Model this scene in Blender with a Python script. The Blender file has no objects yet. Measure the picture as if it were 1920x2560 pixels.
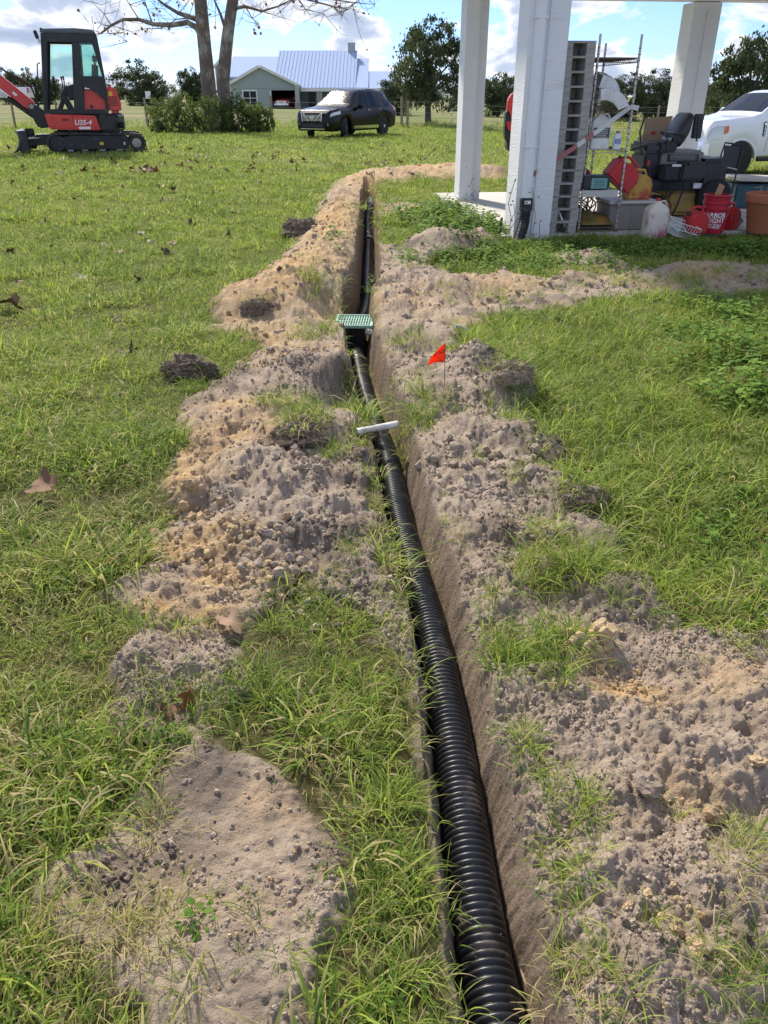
import bpy, bmesh, math, random
import numpy as np
from mathutils import Vector, Matrix, Euler
R = math.radians
random.seed(7); rng = np.random.default_rng(7)
scene = bpy.context.scene
COL = scene.collection

# ------------------------------------------------------------------ camera
PITCH = R(28.4); CAMH = 1.5; FPX = 1923.0           # focal length in photo pixels (1920 x 2560)
cam_d = bpy.data.cameras.new('camera'); cam = bpy.data.objects.new('camera', cam_d); COL.objects.link(cam)
cam_d.sensor_fit = 'VERTICAL'; cam_d.sensor_height = 32.0; cam_d.lens = 32.0 * FPX / 2560.0
cam_d.clip_start = 0.05; cam_d.clip_end = 6000
cam.location = (0, 0, CAMH); cam.rotation_euler = (math.pi / 2 - PITCH, 0, 0)
scene.camera = cam

# ------------------------------------------------------------------ sky, sun, exposure
SUN_EL, SUN_AZ = R(44), R(-27)                        # azimuth measured from +Y, negative = to the left
w = bpy.data.worlds.new('World'); scene.world = w; w.use_nodes = True
nt = w.node_tree; nt.nodes.clear(); N = nt.nodes.new; L = nt.links.new
out = N('ShaderNodeOutputWorld'); bg = N('ShaderNodeBackground'); bg.inputs[1].default_value = 0.1
sky = N('ShaderNodeTexSky'); sky.sky_type = 'NISHITA'; sky.sun_disc = False
sky.sun_elevation = SUN_EL; sky.sun_rotation = SUN_AZ; sky.air_density = 1.0; sky.dust_density = 0.3; sky.ozone_density = 2.0
tc = N('ShaderNodeTexCoord'); mp = N('ShaderNodeMapping'); mp.inputs['Scale'].default_value = (10.0, 10.0, 23.0)
mp.inputs['Location'].default_value = (3.1, 1.7, 0.35)
nz = N('ShaderNodeTexNoise'); nz.inputs['Scale'].default_value = 1.0; nz.inputs['Detail'].default_value = 9; nz.inputs['Roughness'].default_value = 0.52
nz.inputs['Distortion'].default_value = 0.25
L(tc.outputs['Generated'], mp.inputs['Vector']); L(mp.outputs[0], nz.inputs['Vector'])
cover = N('ShaderNodeValToRGB'); cover.color_ramp.elements[0].position = 0.46; cover.color_ramp.elements[1].position = 0.51
L(nz.outputs['Fac'], cover.inputs[0])
ccol = N('ShaderNodeValToRGB'); cr = ccol.color_ramp                     # thin edges glow white, thick cores are lavender grey
cr.elements[0].position = 0.45; cr.elements[0].color = (0.86, 0.9, 1, 1)
cr.elements[1].position = 0.66; cr.elements[1].color = (0.42, 0.50, 0.68, 1)
for p, c in ((0.50, (1, 1, 1, 1)), (0.535, (0.82, 0.87, 0.97, 1)), (0.575, (0.55, 0.63, 0.81, 1))):
    e = cr.elements.new(p); e.color = c
L(nz.outputs['Fac'], ccol.inputs[0])
sc_ = N('ShaderNodeVectorMath'); sc_.operation = 'SCALE'; sc_.inputs['Scale'].default_value = 5.2
L(ccol.outputs[0], sc_.inputs[0])
mx = N('ShaderNodeMix'); mx.data_type = 'RGBA'
sks = N('ShaderNodeVectorMath'); sks.operation = 'MULTIPLY'; sks.inputs[1].default_value = (0.42, 0.55, 0.92)
L(sky.outputs[0], sks.inputs[0])
L(cover.outputs[0], mx.inputs[0]); L(sks.outputs[0], mx.inputs[6]); L(sc_.outputs[0], mx.inputs[7])
L(mx.outputs[2], bg.inputs[0]); L(bg.outputs[0], out.inputs[0])

sun_d = bpy.data.lights.new('sun', 'SUN'); sun_d.energy = 3.1; sun_d.angle = R(6); sun_d.color = (1.0, 0.91, 0.76)
sun = bpy.data.objects.new('sun', sun_d); COL.objects.link(sun)
sdir = Vector((math.sin(SUN_AZ) * math.cos(SUN_EL), math.cos(SUN_AZ) * math.cos(SUN_EL), math.sin(SUN_EL)))
sun.rotation_euler = (-sdir).to_track_quat('-Z', 'Y').to_euler()
vs = scene.view_settings; vs.view_transform = 'Standard'; vs.look = 'None'; vs.exposure = 1.12; vs.gamma = 1.0; vs.use_curve_mapping = False
scene.cycles.max_bounces = 4; scene.cycles.transparent_max_bounces = 8

# ------------------------------------------------------------------ pixels (of a 1659-wide view of the photo) to directions and points
KD = 1920 / 1659.0
cp, sp = math.cos(PITCH), math.sin(PITCH)
def ray(u, v):
    a = (u * KD - 960) / FPX; b = (1280 - v * KD) / FPX
    return Vector((a, cp + b * sp, b * cp - sp))
def on(u, v, z=0.0):
    d = ray(u, v); t = (z - CAMH) / d.z
    return Vector((0, 0, CAMH)) + d * t
def at(u, v, y):
    d = ray(u, v); return Vector((0, 0, CAMH)) + d * (y / d.y)

# ------------------------------------------------------------------ noise helpers
def _hash(ix, iy, seed):
    h = (ix.astype(np.int64) * 374761393 + iy.astype(np.int64) * 668265263 + seed * 1442695041) & 0xFFFFFFFF
    h = ((h ^ (h >> 13)) * 1274126177) & 0xFFFFFFFF
    return h ^ (h >> 16)
def perlin(x, y, seed=0):
    x = np.asarray(x, float); y = np.asarray(y, float)
    ix = np.floor(x); iy = np.floor(y); fx = x - ix; fy = y - iy
    u = fx * fx * fx * (fx * (fx * 6 - 15) + 10); v = fy * fy * fy * (fy * (fy * 6 - 15) + 10)
    def g(ox, oy):
        a = (_hash(ix + ox, iy + oy, seed) & 0xFFFF) / 65536.0 * 2 * np.pi
        return np.cos(a) * (fx - ox) + np.sin(a) * (fy - oy)
    return (g(0, 0) * (1 - u) + g(1, 0) * u) * (1 - v) + (g(0, 1) * (1 - u) + g(1, 1) * u) * v
def fbm(x, y, o=4, seed=0, gain=0.5):
    s = 0; a = 1; 
    for i in range(o):
        s = s + a * perlin(np.asarray(x) * 2 ** i, np.asarray(y) * 2 ** i, seed + i * 17); a *= gain
    return s
def cells(x, y, seed=0):                      # rounded lumps: 1 at a cell centre, 0 far from it
    ix = np.floor(x); iy = np.floor(y); best = np.full(np.shape(x), 9.0); rid = np.zeros(np.shape(x))
    for ox in (-1, 0, 1):
        for oy in (-1, 0, 1):
            h = _hash(ix + ox, iy + oy, seed)
            px = ix + ox + (h & 0xFF) / 255.0; py = iy + oy + ((h >> 8) & 0xFF) / 255.0
            d = (px - x) ** 2 + (py - y) ** 2; m = d < best
            best = np.where(m, d, best); rid = np.where(m, ((h >> 16) & 0xFF) / 255.0, rid)
    return np.sqrt(np.clip(1 - best * 1.6, 0, 1)) * rid
def sst(a, b, x):
    t = np.clip((x - a) / (b - a), 0, 1); return t * t * (3 - 2 * t)
def poly_sd(px, py, poly):                    # signed distance, positive inside
    P = np.array(poly, float); Q = np.roll(P, -1, 0)
    best = np.full(px.shape, 1e9); ins = np.zeros(px.shape, bool)
    for (x0, y0), (x1, y1) in zip(P, Q):
        dx, dy = x1 - x0, y1 - y0; l2 = dx * dx + dy * dy + 1e-12
        t = np.clip(((px - x0) * dx + (py - y0) * dy) / l2, 0, 1)
        best = np.minimum(best, (px - x0 - t * dx) ** 2 + (py - y0 - t * dy) ** 2)
        c = (y0 > py) != (y1 > py)
        with np.errstate(divide='ignore', invalid='ignore'):
            ins ^= c & (px < dx * (py - y0) / (dy if dy != 0 else 1e-12) + x0)
    return np.where(ins, 1, -1) * np.sqrt(best)
# ------------------------------------------------------------------ materials
def nodes_of(m):
    m.use_nodes = True; t = m.node_tree
    return t, t.nodes['Principled BSDF'], t.nodes.new, t.links.new
MATS = {}
def mat(name, col, rough=0.5, metal=0.0, var=0.12, vscale=12.0, bump=0.0, bscale=60.0, dirt=None, dirt_amt=0.0, coat=0.0, spec=None, stretch=(1, 1, 1)):
    """plain procedural material: base colour broken up by noise, optional grime blotches and fine bump"""
    if name in MATS: return MATS[name]
    m = bpy.data.materials.new(name); t, p, n, l = nodes_of(m)
    tc = n('ShaderNodeTexCoord'); mp = n('ShaderNodeMapping'); mp.inputs['Scale'].default_value = stretch
    l(tc.outputs['Object'], mp.inputs[0])
    nz = n('ShaderNodeTexNoise'); nz.inputs['Scale'].default_value = vscale; nz.inputs['Detail'].default_value = 5
    l(mp.outputs[0], nz.inputs['Vector'])
    mix = n('ShaderNodeMix'); mix.data_type = 'RGBA'
    c = np.array(col[:3]); mix.inputs[6].default_value = (*np.clip(c * (1 - var), 0, 1), 1); mix.inputs[7].default_value = (*np.clip(c * (1 + var), 0, 1), 1)
    l(nz.outputs['Fac'], mix.inputs[0]); last = mix.outputs[2]
    if dirt is not None:
        n2 = n('ShaderNodeTexNoise'); n2.inputs['Scale'].default_value = vscale * 0.35; n2.inputs['Detail'].default_value = 8; n2.inputs['Roughness'].default_value = 0.65
        l(mp.outputs[0], n2.inputs['Vector'])
        rp = n('ShaderNodeValToRGB'); rp.color_ramp.elements[0].position = 0.62 - 0.3 * dirt_amt; rp.color_ramp.elements[1].position = 0.75 - 0.2 * dirt_amt
        l(n2.outputs['Fac'], rp.inputs[0]); m2 = n('ShaderNodeMix'); m2.data_type = 'RGBA'
        l(rp.outputs[0], m2.inputs[0]); l(last, m2.inputs[6]); m2.inputs[7].default_value = (*dirt, 1); last = m2.outputs[2]
    l(last, p.inputs['Base Color'])
    mr = n('ShaderNodeMapRange'); mr.inputs['To Min'].default_value = max(0.02, rough - 0.08); mr.inputs['To Max'].default_value = min(1, rough + 0.1)
    l(nz.outputs['Fac'], mr.inputs['Value']); l(mr.outputs[0], p.inputs['Roughness'])
    p.inputs['Metallic'].default_value = metal; p.inputs['Coat Weight'].default_value = coat; p.inputs['Coat Roughness'].default_value = 0.05
    if spec is not None: p.inputs['Specular IOR Level'].default_value = spec
    if bump > 0:
        nb = n('ShaderNodeTexNoise'); nb.inputs['Scale'].default_value = bscale; nb.inputs['Detail'].default_value = 4; l(mp.outputs[0], nb.inputs['Vector'])
        b = n('ShaderNodeBump'); b.inputs['Strength'].default_value = 1.0; b.inputs['Distance'].default_value = bump; l(nb.outputs['Fac'], b.inputs['Height']); l(b.outputs[0], p.inputs['Normal'])
    MATS[name] = m; return m
def glass(name, tint=(0.8, 0.9, 0.9), rough=0.02, clear=0.85):
    if name in MATS: return MATS[name]
    m = bpy.data.materials.new(name); t, p, n, l = nodes_of(m)
    tr = n('ShaderNodeBsdfTransparent'); tr.inputs[0].default_value = (*tint, 1)
    gl = n('ShaderNodeBsdfGlossy'); gl.inputs['Roughness'].default_value = rough
    fr = n('ShaderNodeFresnel'); fr.inputs[0].default_value = 1.5
    ms = n('ShaderNodeMixShader'); l(fr.outputs[0], ms.inputs[0]); l(tr.outputs[0], ms.inputs[1]); l(gl.outputs[0], ms.inputs[2])
    l(ms.outputs[0], t.nodes['Material Output'].inputs[0]); MATS[name] = m; return m

# ------------------------------------------------------------------ mesh builder
class MB:
    def __init__(s): s.v = []; s.f = []
    def add(s, vs, fs):
        o = len(s.v); s.v += [tuple(p) for p in vs]; s.f += [tuple(i + o for i in f) for f in fs]; return s
    def box(s, c, d, rot=None, taper=(1, 1)):
        x, y, z = d[0] / 2, d[1] / 2, d[2] / 2
        vs = [Vector((sx * x * (taper[0] if sz > 0 else 1), sy * y * (taper[1] if sz > 0 else 1), sz * z)) for sz in (-1, 1) for sy in (-1, 1) for sx in (-1, 1)]
        if rot is not None: m = Euler(rot).to_matrix(); vs = [m @ q for q in vs]
        return s.add([q + Vector(c) for q in vs], [(0, 2, 3, 1), (4, 5, 7, 6), (0, 1, 5, 4), (2, 6, 7, 3), (0, 4, 6, 2), (1, 3, 7, 5)])
    def bar(s, a, b, wd, hg=None, up=(0, 0, 1)):                # square bar from a to b
        a, b = Vector(a), Vector(b); d = (b - a).normalized(); hg = hg or wd
        sd = d.cross(Vector(up)); sd = sd.normalized() if sd.length > 1e-4 else Vector((1, 0, 0)); u = sd.cross(d)
        vs = [p + sd * sx * wd / 2 + u * su * hg / 2 for p in (a, b) for su in (-1, 1) for sx in (-1, 1)]
        return s.add(vs, [(0, 2, 3, 1), (4, 5, 7, 6), (0, 1, 5, 4), (2, 6, 7, 3), (0, 4, 6, 2), (1, 3, 7, 5)])
    def tube(s, pts, r, n=8, cap=True):
        pts = [Vector(p) for p in pts]; rs = r if isinstance(r, (list, tuple, np.ndarray)) else [r] * len(pts)
        o = len(s.v); ref = None
        for i, p in enumerate(pts):
            d = (pts[min(i + 1, len(pts) - 1)] - pts[max(i - 1, 0)]).normalized()
            if ref is None: ref = d.cross(Vector((0, 0, 1))); ref = ref if ref.length > 0.05 else Vector((1, 0, 0))
            ref = (ref - d * ref.dot(d)).normalized(); b = d.cross(ref)
            for k in range(n):
                a = 2 * math.pi * k / n; s.v.append(tuple(p + (ref * math.cos(a) + b * math.sin(a)) * rs[i]))
        for i in range(len(pts) - 1):
            for k in range(n):
                k2 = (k + 1) % n; s.f.append((o + i * n + k, o + i * n + k2, o + (i + 1) * n + k2, o + (i + 1) * n + k))
        if cap:
            s.f.append(tuple(o + k for k in range(n - 1, -1, -1))); s.f.append(tuple(o + (len(pts) - 1) * n + k for k in range(n)))
        return s
    def lathe(s, prof, c=(0, 0, 0), n=24, axis='z', cap=True):
        o = len(s.v); c = Vector(c)
        for r, h in prof:
            for k in range(n):
                a = 2 * math.pi * k / n; x, y = r * math.cos(a), r * math.sin(a)
                q = {'z': (x, y, h), 'y': (x, h, y), 'x': (h, x, y)}[axis]; s.v.append(tuple(Vector(q) + c))
        for i in range(len(prof) - 1):
            for k in range(n):
                k2 = (k + 1) % n; s.f.append((o + i * n + k, o + i * n + k2, o + (i + 1) * n + k2, o + (i + 1) * n + k))
        if cap:
            s.f.append(tuple(o + k for k in range(n - 1, -1, -1))); s.f.append(tuple(o + (len(prof) - 1) * n + k for k in range(n)))
        return s
    def prism(s, poly, a, b, axis='y'):                          # 2D outline extruded from a to b along an axis
        n = len(poly); mk = {'y': lambda p, t: (p[0], t, p[1]), 'x': lambda p, t: (t, p[0], p[1]), 'z': lambda p, t: (p[0], p[1], t)}[axis]
        vs = [mk(p, a) for p in poly] + [mk(p, b) for p in poly]
        return s.add(vs, [tuple(range(n)), tuple(range(2 * n - 1, n - 1, -1))] + [(i, (i + 1) % n, n + (i + 1) % n, n + i) for i in range(n)])
    def grid(s, pts):                                            # rows of points
        o = len(s.v); nr, nc = len(pts), len(pts[0])
        for r in pts: s.v += [tuple(p) for p in r]
        for i in range(nr - 1):
            for j in range(nc - 1): s.f.append((o + i * nc + j, o + i * nc + j + 1, o + (i + 1) * nc + j + 1, o + (i + 1) * nc + j))
        return s
    def ring(s, outer, inner, a, b, axis='y'):                   # frame between two outlines with equal point counts
        mk = {'y': lambda p, t: (p[0], t, p[1]), 'x': lambda p, t: (t, p[0], p[1]), 'z': lambda p, t: (p[0], p[1], t)}[axis]; n = len(outer)
        vs = [mk(p, t) for t in (a, b) for q in (outer, inner) for p in q]; F = []
        for i in range(n):
            j = (i + 1) % n
            F += [(i, j, n + j, n + i), (2 * n + i, 3 * n + i, 3 * n + j, 2 * n + j), (i, 2 * n + i, 2 * n + j, j), (n + i, n + j, 3 * n + j, 3 * n + i)]
        return s.add(vs, F)
    def mesh(s, name, smooth=False, bevel=0.0, seg=2, fix=True):
        me = bpy.data.meshes.new(name); me.from_pydata(s.v, [], s.f)
        if fix or bevel > 0:
            bm = bmesh.new(); bm.from_mesh(me); bmesh.ops.recalc_face_normals(bm, faces=bm.faces)
            if bevel > 0:
                es = [e for e in bm.edges if len(e.link_faces) == 2 and e.calc_face_angle(0) > 0.5]
                bmesh.ops.bevel(bm, geom=es, offset=bevel, segments=seg, affect='EDGES', clamp_overlap=True)
            bm.to_mesh(me); bm.free()
        if smooth:
            me.polygons.foreach_set('use_smooth', [True] * len(me.polygons)); me.update()
            try: me.set_sharp_from_angle(angle=R(smooth if smooth is not True else 40))
            except Exception: pass
        return me
    def build(s, name, m, parent=None, smooth=False, bevel=0.0, seg=2, fix=True):
        me = s.mesh(name, smooth, bevel, seg, fix); me.materials.append(m)
        return link(name, me, parent)
def link(name, me, parent=None):
    o = bpy.data.objects.new(name, me); COL.objects.link(o)
    if parent is not None: o.parent = parent
    return o
def tag(o, label=None, cat=None, group=None, kind=None):
    if label: o['label'] = label
    if cat: o['category'] = cat
    if group: o['group'] = group
    if kind: o['kind'] = kind
    return o
def thing(name, loc, label, cat, rz=0.0, group=None, rot=None, scale=1.0):
    o = bpy.data.objects.new(name, None); COL.objects.link(o); o.location = loc; o.empty_display_size = 0.1
    o.rotation_euler = rot if rot else (0, 0, rz); o.scale = (scale,) * 3
    return tag(o, label, cat, group)
def copy_tree(o, parent=None):
    c = o.copy(); COL.objects.link(c); c.parent = parent
    for ch in [q for q in o.children]: copy_tree(ch, c)
    return c
def kids(o): return list(o.children)
def text_mesh(body, size=0.1, depth=0.002, align='CENTER', bold=0.0, shear=0.0, spacing=1.0, line=1.0):
    cu = bpy.data.curves.new('lettering', 'FONT'); cu.body = body; cu.size = size; cu.extrude = depth; cu.align_x = align; cu.align_y = 'CENTER'
    cu.offset = bold; cu.shear = shear; cu.space_character = spacing; cu.space_line = line; cu.resolution_u = 3
    o = bpy.data.objects.new('lettering', cu); COL.objects.link(o)
    me = bpy.data.meshes.new_from_object(o.evaluated_get(bpy.context.evaluated_depsgraph_get())); bpy.data.objects.remove(o)
    return me
HIDDEN = {}
def scatter(name, pts, rot, scl, idx, tint, variants, label=None, cat=None, parent=None, stuff=True):
    """points that each carry one variant mesh (uncountable cover: grass, crumbs)"""
    key = tuple(v.name for v in variants)
    if key not in HIDDEN:
        c = bpy.data.collections.new(name + '_variants')
        for i, me in enumerate(variants):
            o = bpy.data.objects.new('%03d_%s' % (i, me.name), me); c.objects.link(o)
        HIDDEN[key] = c
    n = len(pts); me = bpy.data.meshes.new(name); me.vertices.add(n); me.vertices.foreach_set('co', np.asarray(pts, np.float32).ravel())
    for nm, ty, dat, k in (('rot', 'FLOAT_VECTOR', rot, 'vector'), ('scl', 'FLOAT', scl, 'value'), ('idx', 'INT', idx, 'value'), ('tint', 'FLOAT', tint, 'value')):
        a = me.attributes.new(nm, ty, 'POINT'); a.data.foreach_set(k, np.asarray(dat, np.int32 if ty == 'INT' else np.float32).ravel())
    o = link(name, me, parent)
    for v in variants:
        for m in v.materials:
            if m.name not in [q.name for q in me.materials if q]: me.materials.append(m)
    g = bpy.data.node_groups.new(name + '_nodes', 'GeometryNodeTree')
    g.interface.new_socket('Geometry', in_out='INPUT', socket_type='NodeSocketGeometry'); g.interface.new_socket('Geometry', in_out='OUTPUT', socket_type='NodeSocketGeometry')
    n_, l_ = g.nodes.new, g.links.new
    gi, go = n_('NodeGroupInput'), n_('NodeGroupOutput')
    ci = n_('GeometryNodeCollectionInfo'); ci.inputs['Collection'].default_value = HIDDEN[key]; ci.inputs['Separate Children'].default_value = True; ci.inputs['Reset Children'].default_value = True
    ip = n_('GeometryNodeInstanceOnPoints'); ip.inputs['Pick Instance'].default_value = True
    def na(nm, ty):
        q = n_('GeometryNodeInputNamedAttribute'); q.data_type = ty; q.inputs['Name'].default_value = nm; return q.outputs['Attribute']
    er = n_('FunctionNodeEulerToRotation')
    l_(gi.outputs[0], ip.inputs['Points']); l_(ci.outputs[0], ip.inputs['Instance']); l_(na('idx', 'INT'), ip.inputs['Instance Index'])
    l_(na('rot', 'FLOAT_VECTOR'), er.inputs[0]); l_(er.outputs[0], ip.inputs['Rotation']); l_(na('scl', 'FLOAT'), ip.inputs['Scale'])
    l_(ip.outputs[0], go.inputs[0])
    md = o.modifiers.new('scatter', 'NODES'); md.node_group = g
    if stuff: o['kind'] = 'stuff'
    if label: o['label'] = label
    if cat: o['category'] = cat
    return o
# ------------------------------------------------------------------ terrain
def T(x, y):                                   # the lay of the land, before digging
    x = np.asarray(x, float); y = np.asarray(y, float)
    exc = 0.30 * sst(8, 19, y) * (1 - sst(24, 34, y)) * (1 - sst(-6.0, -1.0, x))
    dip = -0.43 * sst(14.5, 20.5, y) * (1 - sst(34, 60, y)) * sst(3.0, 7.5, x)
    roll = 0.7 * np.exp(-((x + 42) / 30) ** 2 - ((y - 92) / 22) ** 2) + 0.05 * perlin(x * 0.23, y * 0.23, 3) + 0.4 * sst(60, 160, y) * perlin(x * 0.012, y * 0.012, 5)
    return exc + dip + roll * sst(5, 12, y)
def Tz(x, y): return float(T(np.array([x]), np.array([y]))[0])
# pipe / trench centre line from the photo (view pixels), with the depth of the pipe axis
PIPE_Z = lambda y: float(np.interp(y, [0, 1.2, 2.2, 3.0, 4.8, 6, 9, 15], [-0.095, -0.10, -0.112, -0.135, -0.21, -0.27, -0.26, -0.22]))
_px = [(1077, 2212), (1033, 1973), (1000, 1733), (976, 1573), (931, 1342), (867, 1129), (836, 970), (800, 880), (779, 804), (768, 745), (768, 700), (786, 676), (794, 637), (792, 612), (794, 554), (796, 512), (794, 474), (798, 443)]
_c = []
for u, v in _px:
    z = -0.2
    for _ in range(6):
        q = on(u, v, z + 0.03); z = PIPE_Z(q.y)
    _c.append((q.y, q.x))
_c = np.array(_c); _c = _c[np.argsort(_c[:, 0])]
_cy = np.concatenate([[-3, 0.0], _c[:, 0], [16.5, 19, 2000]]); _cx = np.concatenate([[0.45, 0.285], _c[:, 1], [_c[-1, 1], _c[-1, 1], _c[-1, 1]]])
_ys = np.arange(-3, 20, 0.05); _xs = np.interp(_ys, _cy, _cx)
_k = np.exp(-np.linspace(-2, 2, 13) ** 2); _xs = np.convolve(np.pad(_xs, 6, 'edge'), _k / _k.sum(), 'valid')
def tx(y): return np.interp(y, _ys, _xs)
def zone(pts, z=0.05): return [(on(u, v, z).x, on(u, v, z).y) for u, v in pts]
LEFT_SPOIL = zone([(800, 2260), (1000, 2212), (960, 1950), (930, 1680), (880, 1480), (830, 1200), (800, 1010), (770, 860), (760, 730), (785, 640), (790, 480), (795, 432), (830, 400), (900, 388), (980, 384), (1100, 388), (1100, 362), (980, 356), (880, 362), (790, 372), (720, 398), (690, 430), (672, 470), (640, 510), (605, 560), (560, 585), (478, 610), (450, 660), (470, 700), (545, 735), (520, 775), (440, 815), (370, 870), (385, 950), (340, 1020), (385, 1085), (300, 1170), (235, 1260), (300, 1330), (255, 1430), (275, 1540), (320, 1590), (400, 1600), (310, 1700), (260, 1780), (190, 1830), (100, 1880), (130, 1960), (250, 2050), (350, 2150), (330, 2300)])
ISLAND = zone([(640, 1255), (760, 1300), (815, 1370), (865, 1500), (915, 1640), (945, 1800), (970, 2000), (1010, 2212), (1000, 2320), (700, 2320), (690, 2080), (800, 1960), (770, 1830), (650, 1690), (560, 1610), (440, 1590), (460, 1540), (540, 1470), (520, 1390), (585, 1310)], 0.02)
RIGHT_SPOIL = zone([(1250, 2700), (1120, 2212), (1060, 1900), (1000, 1560), (950, 1320), (890, 1100), (850, 960), (830, 870), (800, 760), (800, 640), (806, 560), (820, 440), (850, 432), (930, 430), (905, 450), (830, 462), (812, 520), (860, 535), (905, 500), (960, 488), (1020, 505), (1060, 520), (1065, 548), (930, 556), (1000, 590), (1190, 596), (1200, 540), (1260, 535), (1420, 590), (1480, 570), (1600, 570), (1720, 540), (1800, 600), (1600, 632), (1400, 625), (1250, 650), (1150, 662), (1020, 690), (995, 720), (1000, 760), (1060, 785), (1130, 820), (1165, 880), (1215, 935), (1250, 1000), (1310, 1085), (1375, 1190), (1440, 1290), (1500, 1345), (1640, 1335), (1800, 1300), (2300, 1500), (2600, 2600)])
# heaps: view pixel, height, radius across, radius along
HEAPS = [(790, 392, .22, .5, 1.2), (750, 425, .26, .45, 1.3), (738, 470, .28, .42, 1.2), (722, 520, .30, .42, 1.0), (700, 570, .26, .45, .8), (670, 620, .20, .45, .6), (560, 640, .15, .4, .45), (600, 668, .10, .3, .3),
         (850, 376, .22, .9, .7), (920, 370, .22, 1.0, .6), (985, 366, .22, 1.0, .6), (1060, 372, .25, 1.0, .6), (655, 500, .22, .25, .35),
         (690, 790, .10, .25, .22), (620, 790, .07, .2, .2), (720, 800, .08, .15, .2), (650, 930, .10, .22, .2), (560, 900, .05, .3, .2), (560, 1000, .10, .2, .14), (620, 1040, .09, .15, .12), (470, 1060, .05, .15, .1), (700, 1090, .06, .15, .12), (500, 1160, .07, .14, .1), (560, 1180, .07, .12, .08), (650, 1150, .05, .14, .1), (420, 1240, .03, .12, .08), (400, 1430, .025, .15, .08), (760, 1150, .03, .1, .15), (480, 1690, .01, .2, .1),
         (955, 520, .26, .4, .5), (1040, 520, .16, .3, .35), (890, 600, .13, .3, .5), (850, 640, .12, .2, .4), (960, 615, .14, .3, .35), (1080, 610, .10, .4, .3), (1280, 560, .16, .35, .35), (1230, 600, .10, .3, .25), (1500, 590, .20, .42, .4), (1580, 590, .16, .3, .3), (1150, 640, .08, .3, .2), (880, 720, .08, .25, .3), (960, 730, .06, .2, .2),
         (1040, 775, .14, .22, .18), (1105, 835, .17, .2, .16), (980, 830, .09, .2, .2), (900, 870, .05, .15, .2), (1050, 930, .12, .2, .16), (1150, 960, .13, .18, .14), (960, 960, .08, .16, .16), (1180, 1050, .12, .15, .12), (1060, 1050, .10, .2, .16), (950, 1080, .06, .13, .16), (1260, 1080, .09, .1, .08), (1090, 1150, .09, .16, .12), (1010, 1180, .04, .12, .14), (1300, 1180, .07, .12, .1), (1220, 1160, .06, .13, .1), (1200, 1230, .08, .12, .08), (1370, 1290, .09, .12, .08), (1280, 1410, .09, .085, .06), (1150, 1500, .02, .12, .08), (1500, 1420, .05, .14, .1), (1400, 1620, .05, .14, .09), (1560, 1660, .07, .14, .1), (1620, 1500, .05, .15, .1), (1450, 1880, .04, .12, .08), (1600, 1960, .07, .12, .1), (1290, 1900, .02, .1, .08), (1480, 2100, .04, .14, .08)]
PITS = [(735, 860, .16, .16, .22), (728, 672, .2, .22, .4), (1350, 1470, .04, .11, .07), (470, 1260, .035, .13, .08), (440, 1120, .03, .2, .1), (1020, 1360, .03, .08, .1), (560, 700, .05, .3, .2)]
HEAPS = [(u, v, h * (.55 if (u > 1100 and 540 < v < 660) else (.6 if u > 840 and v > 860 else (.8 if v < 560 else .9))), a, b) for u, v, h, a, b in HEAPS]
HEAPS_W = [(on(u, v, h * .55), h, a, b) for u, v, h, a, b in HEAPS]
PITS_W = [(on(u, v, -.02), h, a, b) for u, v, h, a, b in PITS]
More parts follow.
